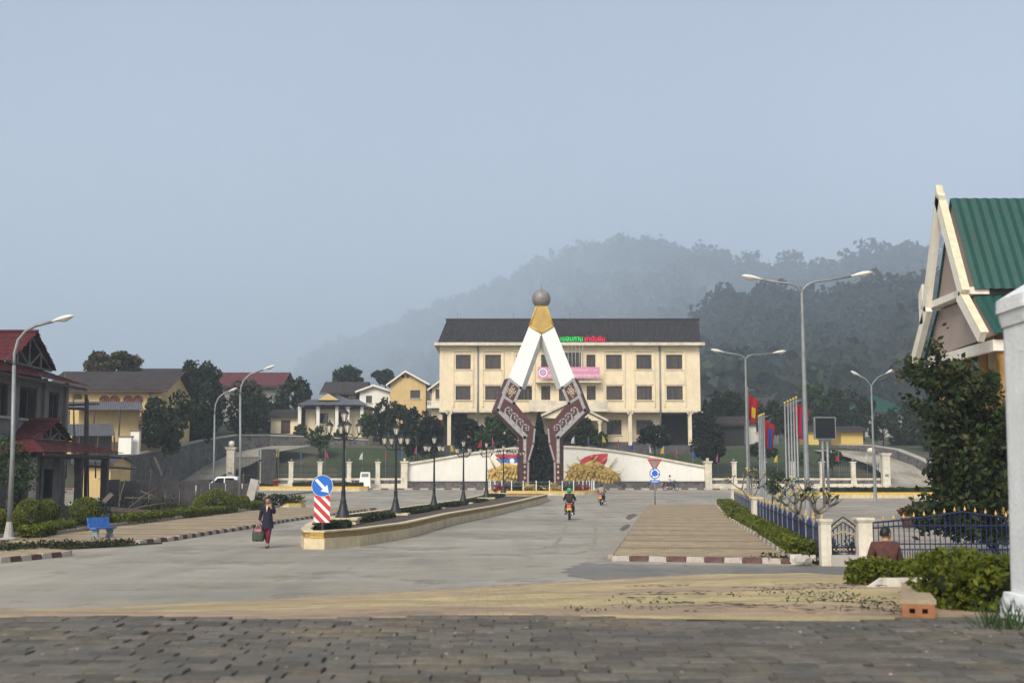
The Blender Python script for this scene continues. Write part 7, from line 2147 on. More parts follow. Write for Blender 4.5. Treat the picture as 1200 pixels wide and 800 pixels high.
def gablet(tag_, Xl, Xg, Xs, Xe, Yfe, Yfg, Yr, Ybg, Ybe, zr, zg, ze, zeb, seed):
    mb = MB(); tiles(mb, (Xl, Yfg, zg), (Xg, Yfg, zg), (Xg + 0.1, Yr, zr), (Xl, Yr, zr), seed=seed); mb.build(tag_ + 'front_slope', 'roof_red_tile', hs_, world=True)
    mb = MB(); tiles(mb, (Xg, Ybg, zg), (Xl, Ybg, zg), (Xl, Yr, zr), (Xg + 0.1, Yr, zr), seed=seed + 1); mb.build(tag_ + 'back_slope', 'roof_red_tile', hs_, world=True)
    mb = MB(); tiles(mb, (Xl, Yfe, ze), (Xe, Yfe, ze), (Xs, Yfg, zg), (Xl, Yfg, zg), jag=0.05, seed=seed + 2); mb.build(tag_ + 'front_skirt', 'roof_red_tile', hs_, world=True)
    mb = MB(); tiles(mb, (Xe, Yfe, ze), (Xe, Ybe, zeb), (Xs, Ybg, zg), (Xs, Yfg, zg), jag=0.05, seed=seed + 3); mb.build(tag_ + 'side_skirt', 'roof_red_tile', hs_, world=True)
    mb = MB(); mb.tube([(Xl, Yr, zr + 0.08), (Xg + 0.12, Yr, zr + 0.08)], 0.13, 7); mb.build(tag_ + 'ridge_cap', 'roof_red_tile', hs_, world=True)
    # open gable: rafters and struts
    xg = Xg - 0.35
    for k, (a_, b_) in enumerate((((Yfg, zg), (Yr, zr - 0.1)), ((Yr, zr - 0.1), (Ybg, zg)), ((Yfg, zg), (Ybg, zg)), ((Yr, zg), (Yr, zr)), ((Yr, zg), (lerp(Yfg, Yr, 0.5), lerp(zg, zr, 0.5))), ((Yr, zg), (lerp(Ybg, Yr, 0.5), lerp(zg, zr, 0.5))), ((lerp(Yfg, Yr, 0.5), zg), (lerp(Yfg, Yr, 0.5), lerp(zg, zr, 0.5))), ((lerp(Ybg, Yr, 0.5), zg), (lerp(Ybg, Yr, 0.5), lerp(zg, zr, 0.5))))):
        mb = MB(); mb.tube([(xg, a_[0], a_[1]), (xg, b_[0], b_[1])], 0.07, 4); mb.build(tag_ + 'truss', 'grey_concrete', hs_, world=True)
    mb = MB(); mb.prism([(xg - 0.8, Yfe + 0.3, ze - 0.2), (xg - 0.8, Ybe - 0.3, ze - 0.2), (xg - 0.8, Ybg, zg - 0.12), (xg - 0.8, Yr, zr - 0.15), (xg - 0.8, Yfg, zg - 0.12)], (-0.1, 0, 0)); mb.build(tag_ + 'gable_void', 'void_dark', hs_, world=True)  # dark sheet, shade behind the open gable put into its colour
    mb = MB(); mb.bx(Xe - 0.12, Xe - 0.04, Yfe, Ybe, min(ze, zeb) - 0.18, min(ze, zeb) - 0.02); mb.build(tag_ + 'fascia', 'wood_dark', hs_, world=True)
gablet('', -47, -29.4, -30.3, -28.2, 65.5, 69.8, 73.3, 76.9, 79.2, 11.05, 9.0, 8.05, 8.2, 1)
gablet('porch_', -33, -27.4, -27.9, -25.3, 65.0, 69.5, 72.0, 74.9, 78.0, 5.55, 4.42, 3.55, 3.72, 9)
def wall_y(xw, y0, y1, z0, z1, opens, t, name, m_, parent):
    ys_ = sorted({y0, y1, *[o[0] for o in opens], *[o[1] for o in opens]}); zs_ = sorted({z0, z1, *[o[2] for o in opens], *[o[3] for o in opens]})
    mb = MB()
    for j in range(len(zs_) - 1):
        for i in range(len(ys_) - 1):
            ym, zm = (ys_[i] + ys_[i + 1]) / 2, (zs_[j] + zs_[j + 1]) / 2
            if any(o[0] < ym < o[1] and o[2] < zm < o[3] for o in opens): continue
            mb.bx(xw - t, xw, ys_[i], ys_[i + 1], zs_[j], zs_[j + 1])
    return mb.build(name, m_, parent, world=True)
ops = [(70.8, 73.4, 5.7, 7.6), (75.3, 77.0, 5.7, 7.6), (67.4, 69.2, 5.7, 7.6), (70.2, 72.2, 0.2, 2.7), (74.2, 76.8, 0.9, 2.7)]
wall_y(-29.2, 66.6, 78.2, 0, 8.2, ops, 0.25, 'side_wall', 'grey_concrete', hs_)
for k, o_ in enumerate(ops[:3]):
    mb = MB()
    mb.bx(-29.35, -29.25, o_[0], o_[0] + 0.12, o_[2], o_[3]).bx(-29.35, -29.25, o_[1] - 0.12, o_[1], o_[2], o_[3]).bx(-29.34, -29.26, (o_[0] + o_[1]) / 2 - 0.06, (o_[0] + o_[1]) / 2 + 0.06, o_[2], o_[3]).bx(-29.33, -29.27, o_[0], o_[1], o_[3] - 0.12, o_[3])
    mb.build('window_frame', 'wood_dark', hs_, world=True)
    mb = MB(); mb.bx(-29.3, -29.05, o_[0] - 0.1, o_[1] + 0.1, o_[2] - 0.14, o_[2] - 0.004); mb.build('window_sill', 'light_concrete', hs_, world=True)
mb = MB(); mb.bx(-46, -29.5, 66.7, 66.95, 0, 8.1); mb.build('front_wall', 'grey_concrete', hs_, world=True)
mb = MB(); mb.bx(-46, -29.5, 77.9, 78.15, 0, 8.1); mb.build('back_wall', 'grey_concrete', hs_, world=True)
mb = MB(); mb.bx(-31.6, -31.5, 67, 77.8, 0, 8.0); mb.build('dark_backing', 'void_dark', hs_, world=True)  # unlit rooms painted as one dark sheet behind the wall
for y_ in (66.9, 69.9, 74.3, 77.9): mb = MB(); mb.bx(-29.19, -29.0, y_ - 0.2, y_ + 0.2, 0, 8.3); mb.build('pilaster', 'grey_concrete', hs_, world=True)
for y_ in (65.8, 69.2, 72.6, 77.2): mb = MB(); mb.bx(-26.35, -25.95, y_ - 0.2, y_ + 0.2, 0, 3.6); mb.build('porch_column', 'dark_concrete', hs_, world=True)
mb = MB(); mb.bx(-29.0, -25.8, 65.6, 77.6, 0.0, 0.35); mb.build('porch_floor', 'grey_concrete', hs_, world=True)
mb = MB(); mb.bx(-26.3, -26.0, 65.6, 77.5, 3.3, 3.55); mb.build('porch_beam', 'dark_concrete', hs_, world=True)
# scaffold poles
sc_ = root('scaffold', (-25, 78.8, 0.05), 'rough timber pole scaffold beside the unfinished house', 'scaffold')
for (px0_, py0_, px1_, py1_, y_, rr) in ((77, 560, 77, 436, 79.6, 0.075), (100, 598, 101, 462, 78.8, 0.11), (103.5, 598, 103, 468, 79.2, 0.06), (88, 560, 86, 462, 80, 0.05), (60, 475, 116, 473, 79, 0.07), (66, 478, 100, 479, 79.4, 0.09), (92, 545, 160, 549, 79, 0.08), (112, 560, 112, 540, 79, 0.05)):
    mb = MB(); mb.tube([at(px0_, py0_, y_), at(px1_, py1_, y_)], rr, 7); mb.build('pole', 'wood_pole' if rr < 0.1 else 'wood_dark', sc_, world=True)
# dark sheet-metal fence round the building yard
r = root('sheet_fence', (X(128, 84), 84, 0.05), 'dark makeshift fence of sheet metal panels round the building yard', 'fence')
xa = X(126, 84)
k = 0
rr = random.Random(8)
while xa < X(286, 84):
    w2 = rr.uniform(0.85, 1.15); h2 = rr.uniform(1.75, 2.05)
    mb = MB(); q0 = Vector((xa, 84 + rr.uniform(-0.03, 0.03), 0.0))
    corr(mb, q0, q0 + Vector((w2, 0, 0)), q0 + Vector((w2 + rr.uniform(-0.03, 0.03), 0.02, h2)), q0 + Vector((rr.uniform(-0.03, 0.03), 0.02, h2 + rr.uniform(-0.06, 0.06))), 7, 0.03)
    mb.build('sheet_panel', 'sheet_metal', r, world=True)
    if k % 3 == 0: mb = MB(); mb.tube([(xa, 84.1, -0.1), (xa + 0.05, 84.1, 2.5 + rr.uniform(-0.2, 0.5))], 0.045, 6); mb.build('stake', 'wood_pole', r, world=True)
    xa += w2 + 0.02; k += 1
mb = MB(); q0 = at(290, 590, 82.5); mb.prism([Vector((q0.x - 0.3, 82.5, 0)), Vector((q0.x + 0.35, 82.2, 0)), Vector((q0.x + 0.75, 82.4, 2.0)), Vector((q0.x + 0.15, 82.6, 2.1))], (0.02, 0.05, 0)); mb.build('end_sheet', 'light_concrete', r, world=True)
# timbers lying and leaning in the yard
tb = [((121, 588), (131, 578), 60, 'grey plank leaning behind the lone round bush'), ((139, 590), (147, 562), 62, 'upright stick beside the fallen timbers'), ((140, 600), (200, 588), 63, 'long fallen timber along the building yard'), ((146, 583), (190, 586), 66, 'thin rail lying above the fallen timbers'), ((150, 596), (183, 571), 65, 'slanting pole across the fallen timbers'), ((80, 612), (93, 603), 52, 'pale short plank lying below the round bushes'), ((141, 584), (141, 596), 61, 'short white marker stake in the yard'), ((181, 535), (190, 557), 120, 'plank leaning near the stout gate pillar'), ((130, 596), (175, 600), 58, 'rotten board on the ground of the yard'), ((165, 575), (200, 592), 68, 'broken branch at the sheet metal fence')]
for (a_, b_, y_, lb) in tb:
    p0_, p1_ = at(*a_, y_), at(*b_, y_ + 0.6); p0_.z = max(p0_.z, 0.12)
    d_ = p1_ - p0_; r_ = 0.045 if 'plank' not in lb and 'board' not in lb else 0.07
    mb = MB()
    if r_ > 0.05:
        sd_ = d_.cross(Vector((0, 1, 0.3))).normalized() * 0.11
        mb.prism([Vector((0, 0, 0)) - sd_, d_ - sd_, d_ + sd_, sd_], (0, 0.05, 0))
    else: mb.tube([(0, 0, 0), d_ * 0.5 + Vector((0, 0, 0.06)), d_], [r_, r_ * 0.9, r_ * 0.6], 6)
    o = mb.build('timber', 'wood_plank' if r_ > 0.05 else 'wood_pole', None, p0_); T(o, lb, 'timber', 'timbers in the building yard')
# lower yellow house seen under the porch roof
gable_house('low_house', 92, 130, 568, 541, 534, 96, 5, 'yellow_wall', 'roof_tin', 'low yellow house seen under the porch roof of the unfinished house', wins=[(118, 123, 548, 558)], over=0.4, base_extra=1.0)

# ================================================================== BUSHES AND HEDGES OF THE PAVEMENT BED
bl = [((36, 624), 50.5, (0.66, 0.62, 0.66), 'big round clipped bush behind the tall curved lamp'), ((57, 621), 52, (0.5, 0.5, 0.62), 'round clipped bush snug behind the big one'), ((22, 627), 46, (0.42, 0.42, 0.45), 'small round clipped bush just behind the lamp foot'), ((-3, 628), 46, (0.5, 0.45, 0.5), 'round clipped bush cut off by the picture edge before the porch'), ((101, 612), 52.5, (0.70, 0.66, 0.68), 'lone large globe bush above the blue bench'),
      ((254, 600), 70, (0.78, 0.7, 0.78), 'largest globe bush in the group beside the curved lamp'), ((238, 602), 69, (0.55, 0.55, 0.6), 'middle globe bush in the group beside the curved lamp'), ((271, 599), 72, (0.55, 0.5, 0.62), 'globe bush directly beside the curved lamp pole'), ((231, 603), 67, (0.36, 0.36, 0.4), 'smallest globe bush at the end of the lamp group'), ((286, 597), 75, (0.42, 0.4, 0.52), 'globe bush past the curved lamp pole towards the sheet fence')]
for i, (pp, y_, rad, lb) in enumerate(bl):
    q = at(pp[0], 580, y_)
    topiary((q.x, y_, 0.14), tuple(k_ * 0.93 for k_ in rad), lb, 200 + i, 'clipped globe bushes along the pavement', n=3400 if y_ < 60 else 2200, size=0.05 if y_ < 60 else 0.06)
def gp(px_, py_, z=0.16): q = gnd(px_, py_, z); return (q.x, q.y, z)
hedge([gp(34, 629), gp(55, 624.5), gp(76, 620.5)], 0.7, 0.30, 'bright low hedge at the foot of the big round bushes', 81, 'leaf_hedge', 0.07, 900, 'bright low hedges in the pavement bed')
hedge([gp(138, 614), gp(165, 611), (gp(190, 608))], 0.9, 0.34, 'bright low hedge between the blue bench and the timbers', 82, 'leaf_hedge', 0.08, 800, 'bright low hedges in the pavement bed')
hedge([gp(205, 606.5), gp(235, 603), gp(268, 599.5)], 1.0, 0.34, 'bright low hedge before the globe bush group', 83, 'leaf_hedge', 0.09, 700, 'bright low hedges in the pavement bed')
hedge([gp(288, 597), gp(306, 595)], 1.1, 0.4, 'bright low hedge past the curved lamp near the walking woman', 84, 'leaf_hedge', 0.10, 600, 'bright low hedges in the pavement bed')
r = yellow_strip(334, 356, 88.5, 'small planted bed end with a bright shrub behind the walking woman', 0.3)
shrub('low_shrub', (X(345, 88.5), 88.5, 0.2), (0.9, 0.6, 0.34), 'bright low shrub in the small bed behind the walking woman', 'leaf_hedge', 85, 600, 0.12)
rng = np.random.default_rng(61)
U = []
for k in range(120):
    cx_, cy_ = rng.uniform(-34, -22.8), rng.uniform(46, 82)
    if cx_ < -24.5 and cy_ > 63: continue
    s_ = rng.uniform(0.3, 0.8)
    U.append(rng.normal(size=(90, 3)) * np.array((s_, s_, s_ * 0.45)) + np.array((cx_, cy_, 0.35)))
U = np.concatenate(U); U = U[U[:, 2] > 0.05]
T(link('undergrowth', npmesh('undergrowth', leafquads(U, 0.14, rng), 4, 'leaf_median')), 'dark weedy undergrowth in the building yard', 'undergrowth', None, 'stuff')
# climbing bush by the porch
tree('porch_shrub', (X(8, 62, 580), 62, 0.05), 4.2, (1.6, 1.2, 1.5), 'loose leafy shrub tree before the dark porch', 'leaf_mid', 1300, 0.14, 90, cz=2.5)
rng = np.random.default_rng(62)
# low bushes behind the woman by the road bend
shrub('low_shrub', (X(318, 84), 84, 0.12), (1.6, 0.9, 0.5), 'dark straggling shrub behind the walking woman', 'leaf_median', 86, 900, 0.12)

# ---------------------------------------------------------------- bench
BS = 0.82
r = root('park_bench', (gnd(120, 630, 0.13).x, gnd(120, 630, 0.13).y, 0.13), 'blue painted concrete bench on the striped pavement', 'bench', None, R(62))
MB().box((0, -0.02, 0.42), (1.15, 0.40, 0.07)).build('seat', 'bench_blue', r)
mb = MB(); mb.prism([(-0.58, 0.18, 0.46), (-0.58, 0.27, 0.46), (-0.58, 0.36, 0.86), (-0.58, 0.29, 0.88)], (0.572, 0, 0)); mb.build('backrest', 'bench_blue', r)
mb = MB(); mb.prism([(0.008, 0.18, 0.46), (0.008, 0.27, 0.46), (0.008, 0.36, 0.86), (0.008, 0.29, 0.88)], (0.572, 0, 0)); mb.build('backrest', 'bench_blue', r)
for sx in (-0.44, 0.36):
    mb = MB(); mb.prism([(sx, -0.20, 0.385), (sx, 0.24, 0.385), (sx, 0.13, 0.22), (sx, 0.24, 0.0), (sx, 0.08, 0.0), (sx, 0.0, 0.12), (sx, -0.10, 0.0), (sx, -0.24, 0.0), (sx, -0.13, 0.2)], (0.09, 0, 0)); mb.build('leg', 'bench_grey', r)

r.scale = (BS, BS, BS)
# ================================================================== TREES BEHIND
def ptree(px, top, base, Y, rpx, rz_px, label, leaf='leaf_dark', n=2600, size=0.34, seed=1, name='tree', group='trees behind the fence and houses', nclump=30, spread=0.32):
    q = at(px, base, Y); zt_ = Z(top, Y); h = zt_ - q.z; s_ = Y / 1409
    tree(name, q, h, (rpx * s_, rpx * s_ * 0.9, rz_px * s_), label, leaf, n, size, seed, group, nclump=nclump, spread=spread)
TR = [
 (128, 411, 480, 146, 30, 20, 'broad round olive tree rising over the hall roof', 'leaf_olive', 3200, .42), (193, 457, 532, 121, 33, 36, 'dense dark tree beside the hall end and white wall stubs', 'leaf_dark', 4200, .34),
 (236, 424, 525, 150, 30, 46, 'tallest dark tree between hall and red-roofed grey house', 'leaf_dark', 4600, .40), (226, 465, 525, 140, 24, 28, 'dark tree in front of the tallest one', 'leaf_dark', 2800, .34),
 (283, 449, 520, 158, 26, 30, 'dark tree below the dull red roof', 'leaf_dark', 3000, .36), (309, 456, 516, 166, 22, 26, 'dark tree between dull red roof and annex', 'leaf_dark', 2600, .36), (346, 444, 500, 176, 20, 24, 'dark pointed tree behind the cream annex', 'leaf_dark', 2600, .36),
 (407, 430, 470, 225, 19, 12, 'far dark tree top above the timber house', 'leaf_dark', 1500, .55), (451, 433, 470, 225, 14, 9, 'far dark tree top beside the yellow gable', 'leaf_dark', 1200, .5),
 (446, 472, 520, 160, 17, 20, 'dark green tree in front of the white gabled house', 'leaf_dark', 2400, .3), (468, 476, 524, 155, 15, 22, 'dark green tree below the yellow gabled house', 'leaf_dark', 2400, .3), (431, 484, 520, 157, 11, 15, 'mid green small tree beside the bungalow veranda', 'leaf_mid', 1500, .26),
 (375, 496, 534, 146, 13, 15, 'small thin lawn tree before the bungalow', 'leaf_mid', 700, .28), (398, 502, 522, 156, 9, 8, 'round shrub tree by the bungalow posts', 'leaf_mid', 900, .22), (352, 498, 516, 157, 8, 7, 'little bushy tree beside the annex door', 'leaf_mid', 700, .22),
 (488, 478, 540, 141, 16, 30, 'tall dark conifer at the mural wall end', 'leaf_cypress', 3600, .3), (506, 488, 540, 143, 13, 26, 'second dark conifer towards the government building', 'leaf_cypress', 2800, .3), (547, 488, 530, 144, 15, 22, 'dark conifer before the building column', 'leaf_cypress', 3000, .3), (583, 488, 532, 141, 22, 20, 'broad green tree behind the monument', 'leaf_mid', 3000, .34), (568, 500, 535, 143, 9, 15, 'slim dark shrub tree between conifer and green tree', 'leaf_dark', 1300, .26),
 (685, 492, 528, 142, 15, 17, 'dark tree behind the monument leg on the porch side', 'leaf_dark', 2200, .28), (705, 507, 530, 141, 8, 9, 'small feathery tree by the porch column', 'leaf_mid', 700, .3), (767, 498, 530, 142, 18, 14, 'ragged dark tree before the ground floor windows', 'leaf_cypress', 1700, .3), (831, 488, 546, 138, 18, 28, 'large dark shrub tree at the mural wall corner', 'leaf_cypress', 4200, .28),
 (848, 458, 515, 170, 24, 26, 'dark tree behind the building corner', 'leaf_dark', 2800, .4), (872, 462, 515, 176, 20, 24, 'mid green tree beside the building', 'leaf_mid', 2400, .4), (905, 470, 520, 168, 18, 20, 'dark tree behind the white low house', 'leaf_dark', 2200, .36), (925, 484, 525, 160, 14, 16, 'low dark tree near the flag row', 'leaf_dark', 1600, .32), (952, 452, 515, 190, 24, 26, 'tall misty tree behind the yellow shed', 'leaf_mid', 2600, .45), (988, 455, 515, 195, 22, 26, 'misty tree between yellow shed and green roof', 'leaf_dark', 2400, .45), (1012, 465, 515, 185, 14, 20, 'narrow dark tree before the green roof', 'leaf_dark', 1600, .4), (1065, 470, 530, 165, 24, 28, 'dark tree under the green-roofed house', 'leaf_dark', 2800, .38), (1095, 455, 540, 150, 26, 36, 'dark tree behind the near leafy tree', 'leaf_dark', 2800, .38), (1035, 488, 525, 160, 16, 14, 'low dark tree above the curving driveway', 'leaf_dark', 1500, .34), (820, 500, 530, 156, 14, 14, 'dark shrubby tree in the undercroft shade', 'leaf_dark', 1400, .3), (895, 515, 548, 140, 16, 12, 'low dark garden shrub behind the iron fence', 'leaf_dark', 1400, .24), (935, 530, 556, 136, 12, 9, 'low green garden shrub behind the tall flag row', 'leaf_mid', 1100, .2), (975, 528, 556, 137, 14, 10, 'low dark garden shrub behind the screen posts', 'leaf_dark', 1100, .22)]
for i, (px_, tp, bs, y_, rp, rzp, lb, lf_, n_, sz) in enumerate(TR):
    ptree(px_, tp, bs, y_, rp, rzp, lb, lf_, n_, sz, 400 + i)
cypress('cypress', at(632, 535, 139), Z(484, 139) - Z(535, 139), 1.0, 'pointed dark cypress rising behind the monument gap', 33, n=2600, size=0.24, prof=[(0, 1.0), (0.35, 0.9), (0.6, 0.5), (0.8, 0.28), (1, 0.03)], group=None)

# small houses on the far side
gable_house('white_low_house', 877, 912, 515, 494, 489, 172, 7, 'white_wall', 'roof_tin', 'low white house with dark window behind the flagpoles', wins=[(886, 896, 498, 506)], over=0.5)
gable_house('brown_roof_house', 838, 905, 505, 478, 466, 186, 9, 'dark_concrete', 'roof_brown', 'dark house with long brown roof behind the building corner', over=0.8)
gable_house('open_shelter', 826, 872, 520, 496, 488, 160, 6, 'void_dark', 'roof_brown', 'dark open shelter beside the government building', over=0.7)  # shade under the shelter roof put into the near-black walls
gable_house('green_roof_house', 1008, 1058, 500, 482, 462, 205, 10, 'light_concrete', 'roof_green', 'misty house with green hipped roof behind the driveway', hips=(5, 5), over=1.2)
gable_house('yellow_shed', 985.5, 1011, 521, 503.5, 499.5, 156, 5, 'ochre_wall', 'roof_dark', 'bright yellow shed with flat dark roof behind the screen', over=0.6, cat='shed')
gable_house('yellow_shed', 943, 959, 520, 502.5, 498.5, 157, 5, 'ochre_wall', 'roof_dark', 'narrow bright yellow shed between flag row and screen', over=0.5, cat='shed')
gable_house('long_grey_house', 905, 985, 508, 486, 474, 215, 9, 'dark_concrete', 'roof_brown', 'far dark house with long brown roof in the mist', over=0.8)
# curving driveway and wall on the far side
WR = [(985, 521.5, 152), (1020, 522, 149), (1052, 527, 145), (1080, 538, 140), (1105, 552, 136), (1140, 566, 132)]
wq = [at(*p) for p in WR]
rw2 = root('retaining_wall', wq[0], 'grey retaining wall curving down beside the far driveway', 'wall')
mb = MB(); mc = MB()
for a_, b_ in zip(wq, wq[1:]):
    d_ = (b_ - a_); d_.z = 0; d_.normalize(); n_ = Vector((d_.y, -d_.x, 0)) * 0.35
    dn = Vector((0, 0, -2.8))
    mb.add([a_ + n_ + dn, b_ + n_ + dn, b_ + n_, a_ + n_, a_ - n_, b_ - n_], [(0, 1, 2, 3), (3, 2, 5, 4)])
    mc.prism([a_ + n_ * 1.1, b_ + n_ * 1.1, b_ - n_ * 1.1, a_ - n_ * 1.1], (0, 0, 0.14))
mb.build('stonework', 'rubble_stone', rw2, world=True); mc.build('coping', 'light_concrete', rw2, world=True)
mb = MB(); mb.smooth = True; vs = []
for px_, py_, y_ in ((1075, 574, 131), (1070, 560, 137), (1050, 545, 141), (1020, 535, 146), (980, 528, 150)):
    p = at(px_, py_, y_); p.z = max(p.z, rise(y_) + 0.12); vs += [(p.x - 3.2, p.y - 1, p.z), (p.x + 3.2, p.y + 0.5, p.z)]
mb.add(vs, [(2 * i, 2 * i + 1, 2 * i + 3, 2 * i + 2) for i in range(4)])
T(mb.build('driveway', 'plaza_concrete'), 'pale driveway curving up beside the grey retaining wall', 'road', None, 'structure')
# garden pennants
PN = [(303, 530, 'cyan'), (327, 531, 'yellow'), (353, 535, 'blue'), (381, 532, 'pink'), (405, 531, 'yellow'), (425, 534, 'white'), (452, 533, 'red'), (471, 530, 'blue'), (488, 527, 'pink'), (528, 524.5, 'yellow'), (544, 523, 'cyan'), (564, 520, 'red'), (577, 517, 'red'), (673, 515, 'white'), (690, 516, 'blue'), (706, 514, 'yellow'), (725, 519, 'red'), (743, 522, 'blue'), (761, 526, 'white'), (778, 527, 'yellow'), (793, 531, 'red'), (812, 532, 'blue'), (841, 537, 'pink'), (911, 537, 'yellow'), (944, 538, 'blue'), (983, 536, 'red'), (1016, 536, 'white')]
near_ = ['behind the pickup', 'beside the metal gate sheet', 'over the first cream posts', 'over the memorial side fence', 'on the bungalow lawn', 'above the memorial', 'near the mural wall end', 'before the dark conifers', 'at the conifer edge', 'behind the wall before the shed', 'before the conifer at the column', 'by the broad green tree', 'under the broad green tree', 'behind the gold relief flag', 'before the porch', 'at the porch column', 'before the ground floor window', 'beside the ragged tree', 'left of the ragged tree', 'above the give-way sign', 'before the undercroft', 'at the mural wall foot', 'on the dark shrub tree', 'behind the low flag row', 'behind the tall flag row', 'behind the screen posts', 'at the far driveway']
near_[18] = 'in front of the ragged dark tree'
for i, (px_, py_, c_) in enumerate(PN):
    y_ = 135.2; q = at(px_, py_, y_); zb_ = rise(y_)
    r = root('pennant', (q.x, y_, zb_), f'small {c_} pennant on a thin pole {near_[i]}', 'flag', 'small garden pennants')
    h_ = q.z - zb_
    MB().tube([(0, 0, 0), (0, 0, h_ + 0.5)], 0.022, 5).build('pole', 'steel_pale', r)
    mb = MB(); mb.smooth = True; sg = -1 if i % 3 else 1; fold = 0.42 if i % 2 else 0.24
    mb.add([(0, 0, h_ + 0.40), (sg * fold * 0.6, 0.1, h_ + 0.1), (sg * fold, -0.05, h_ - 0.42), (0, 0, h_ - 0.4), (sg * fold * 0.5, -0.12, h_ - 0.2)], [(0, 4, 1), (1, 4, 2), (2, 4, 3), (3, 4, 0)])
    mb.build('cloth', 'flag_' + c_, r)
# open iron gate leaf (dark sheet) by the upper road
r = root('sheet_gate', (X(314, 132), 132, WZ0), 'tall dark sheet metal gate leaf standing open by the fence', 'gate')
mb = MB(); corr(mb, (X(306, 132) - r.location.x, 0, 0.1), (X(323, 132) - r.location.x, 0.2, 0.1), (X(323, 132) - r.location.x, 0.2, Z(526, 132) - WZ0), (X(306, 132) - r.location.x, 0, Z(526, 132) - WZ0), 8, 0.05); mb.build('sheet', 'sheet_metal', r)
MB().tube([(X(325, 132) - r.location.x, 0.2, 0), (X(325, 132) - r.location.x, 0.2, Z(526, 132) - WZ0)], 0.07, 6).build('frame_post', 'iron_black', r)
r = root('barred_gate', (X(290, 132.5), 132.5, WZ0), 'black barred gate leaf beside the ball-lamp pillar', 'gate')
for i in range(17):
    x_ = X(277.5 + i * 1.65, 132.5) - r.location.x; MB().tube([(x_, 0, 0.1), (x_, 0, Z(535, 132.5) - WZ0)], 0.028, 5).build('bar', 'iron_black', r)
for z_ in (0.25, 1.4, Z(536, 132.5) - WZ0): MB().tube([(X(277, 132.5) - r.location.x, 0, z_), (X(304.5, 132.5) - r.location.x, 0, z_)], 0.04, 5).build('rail', 'iron_black', r)

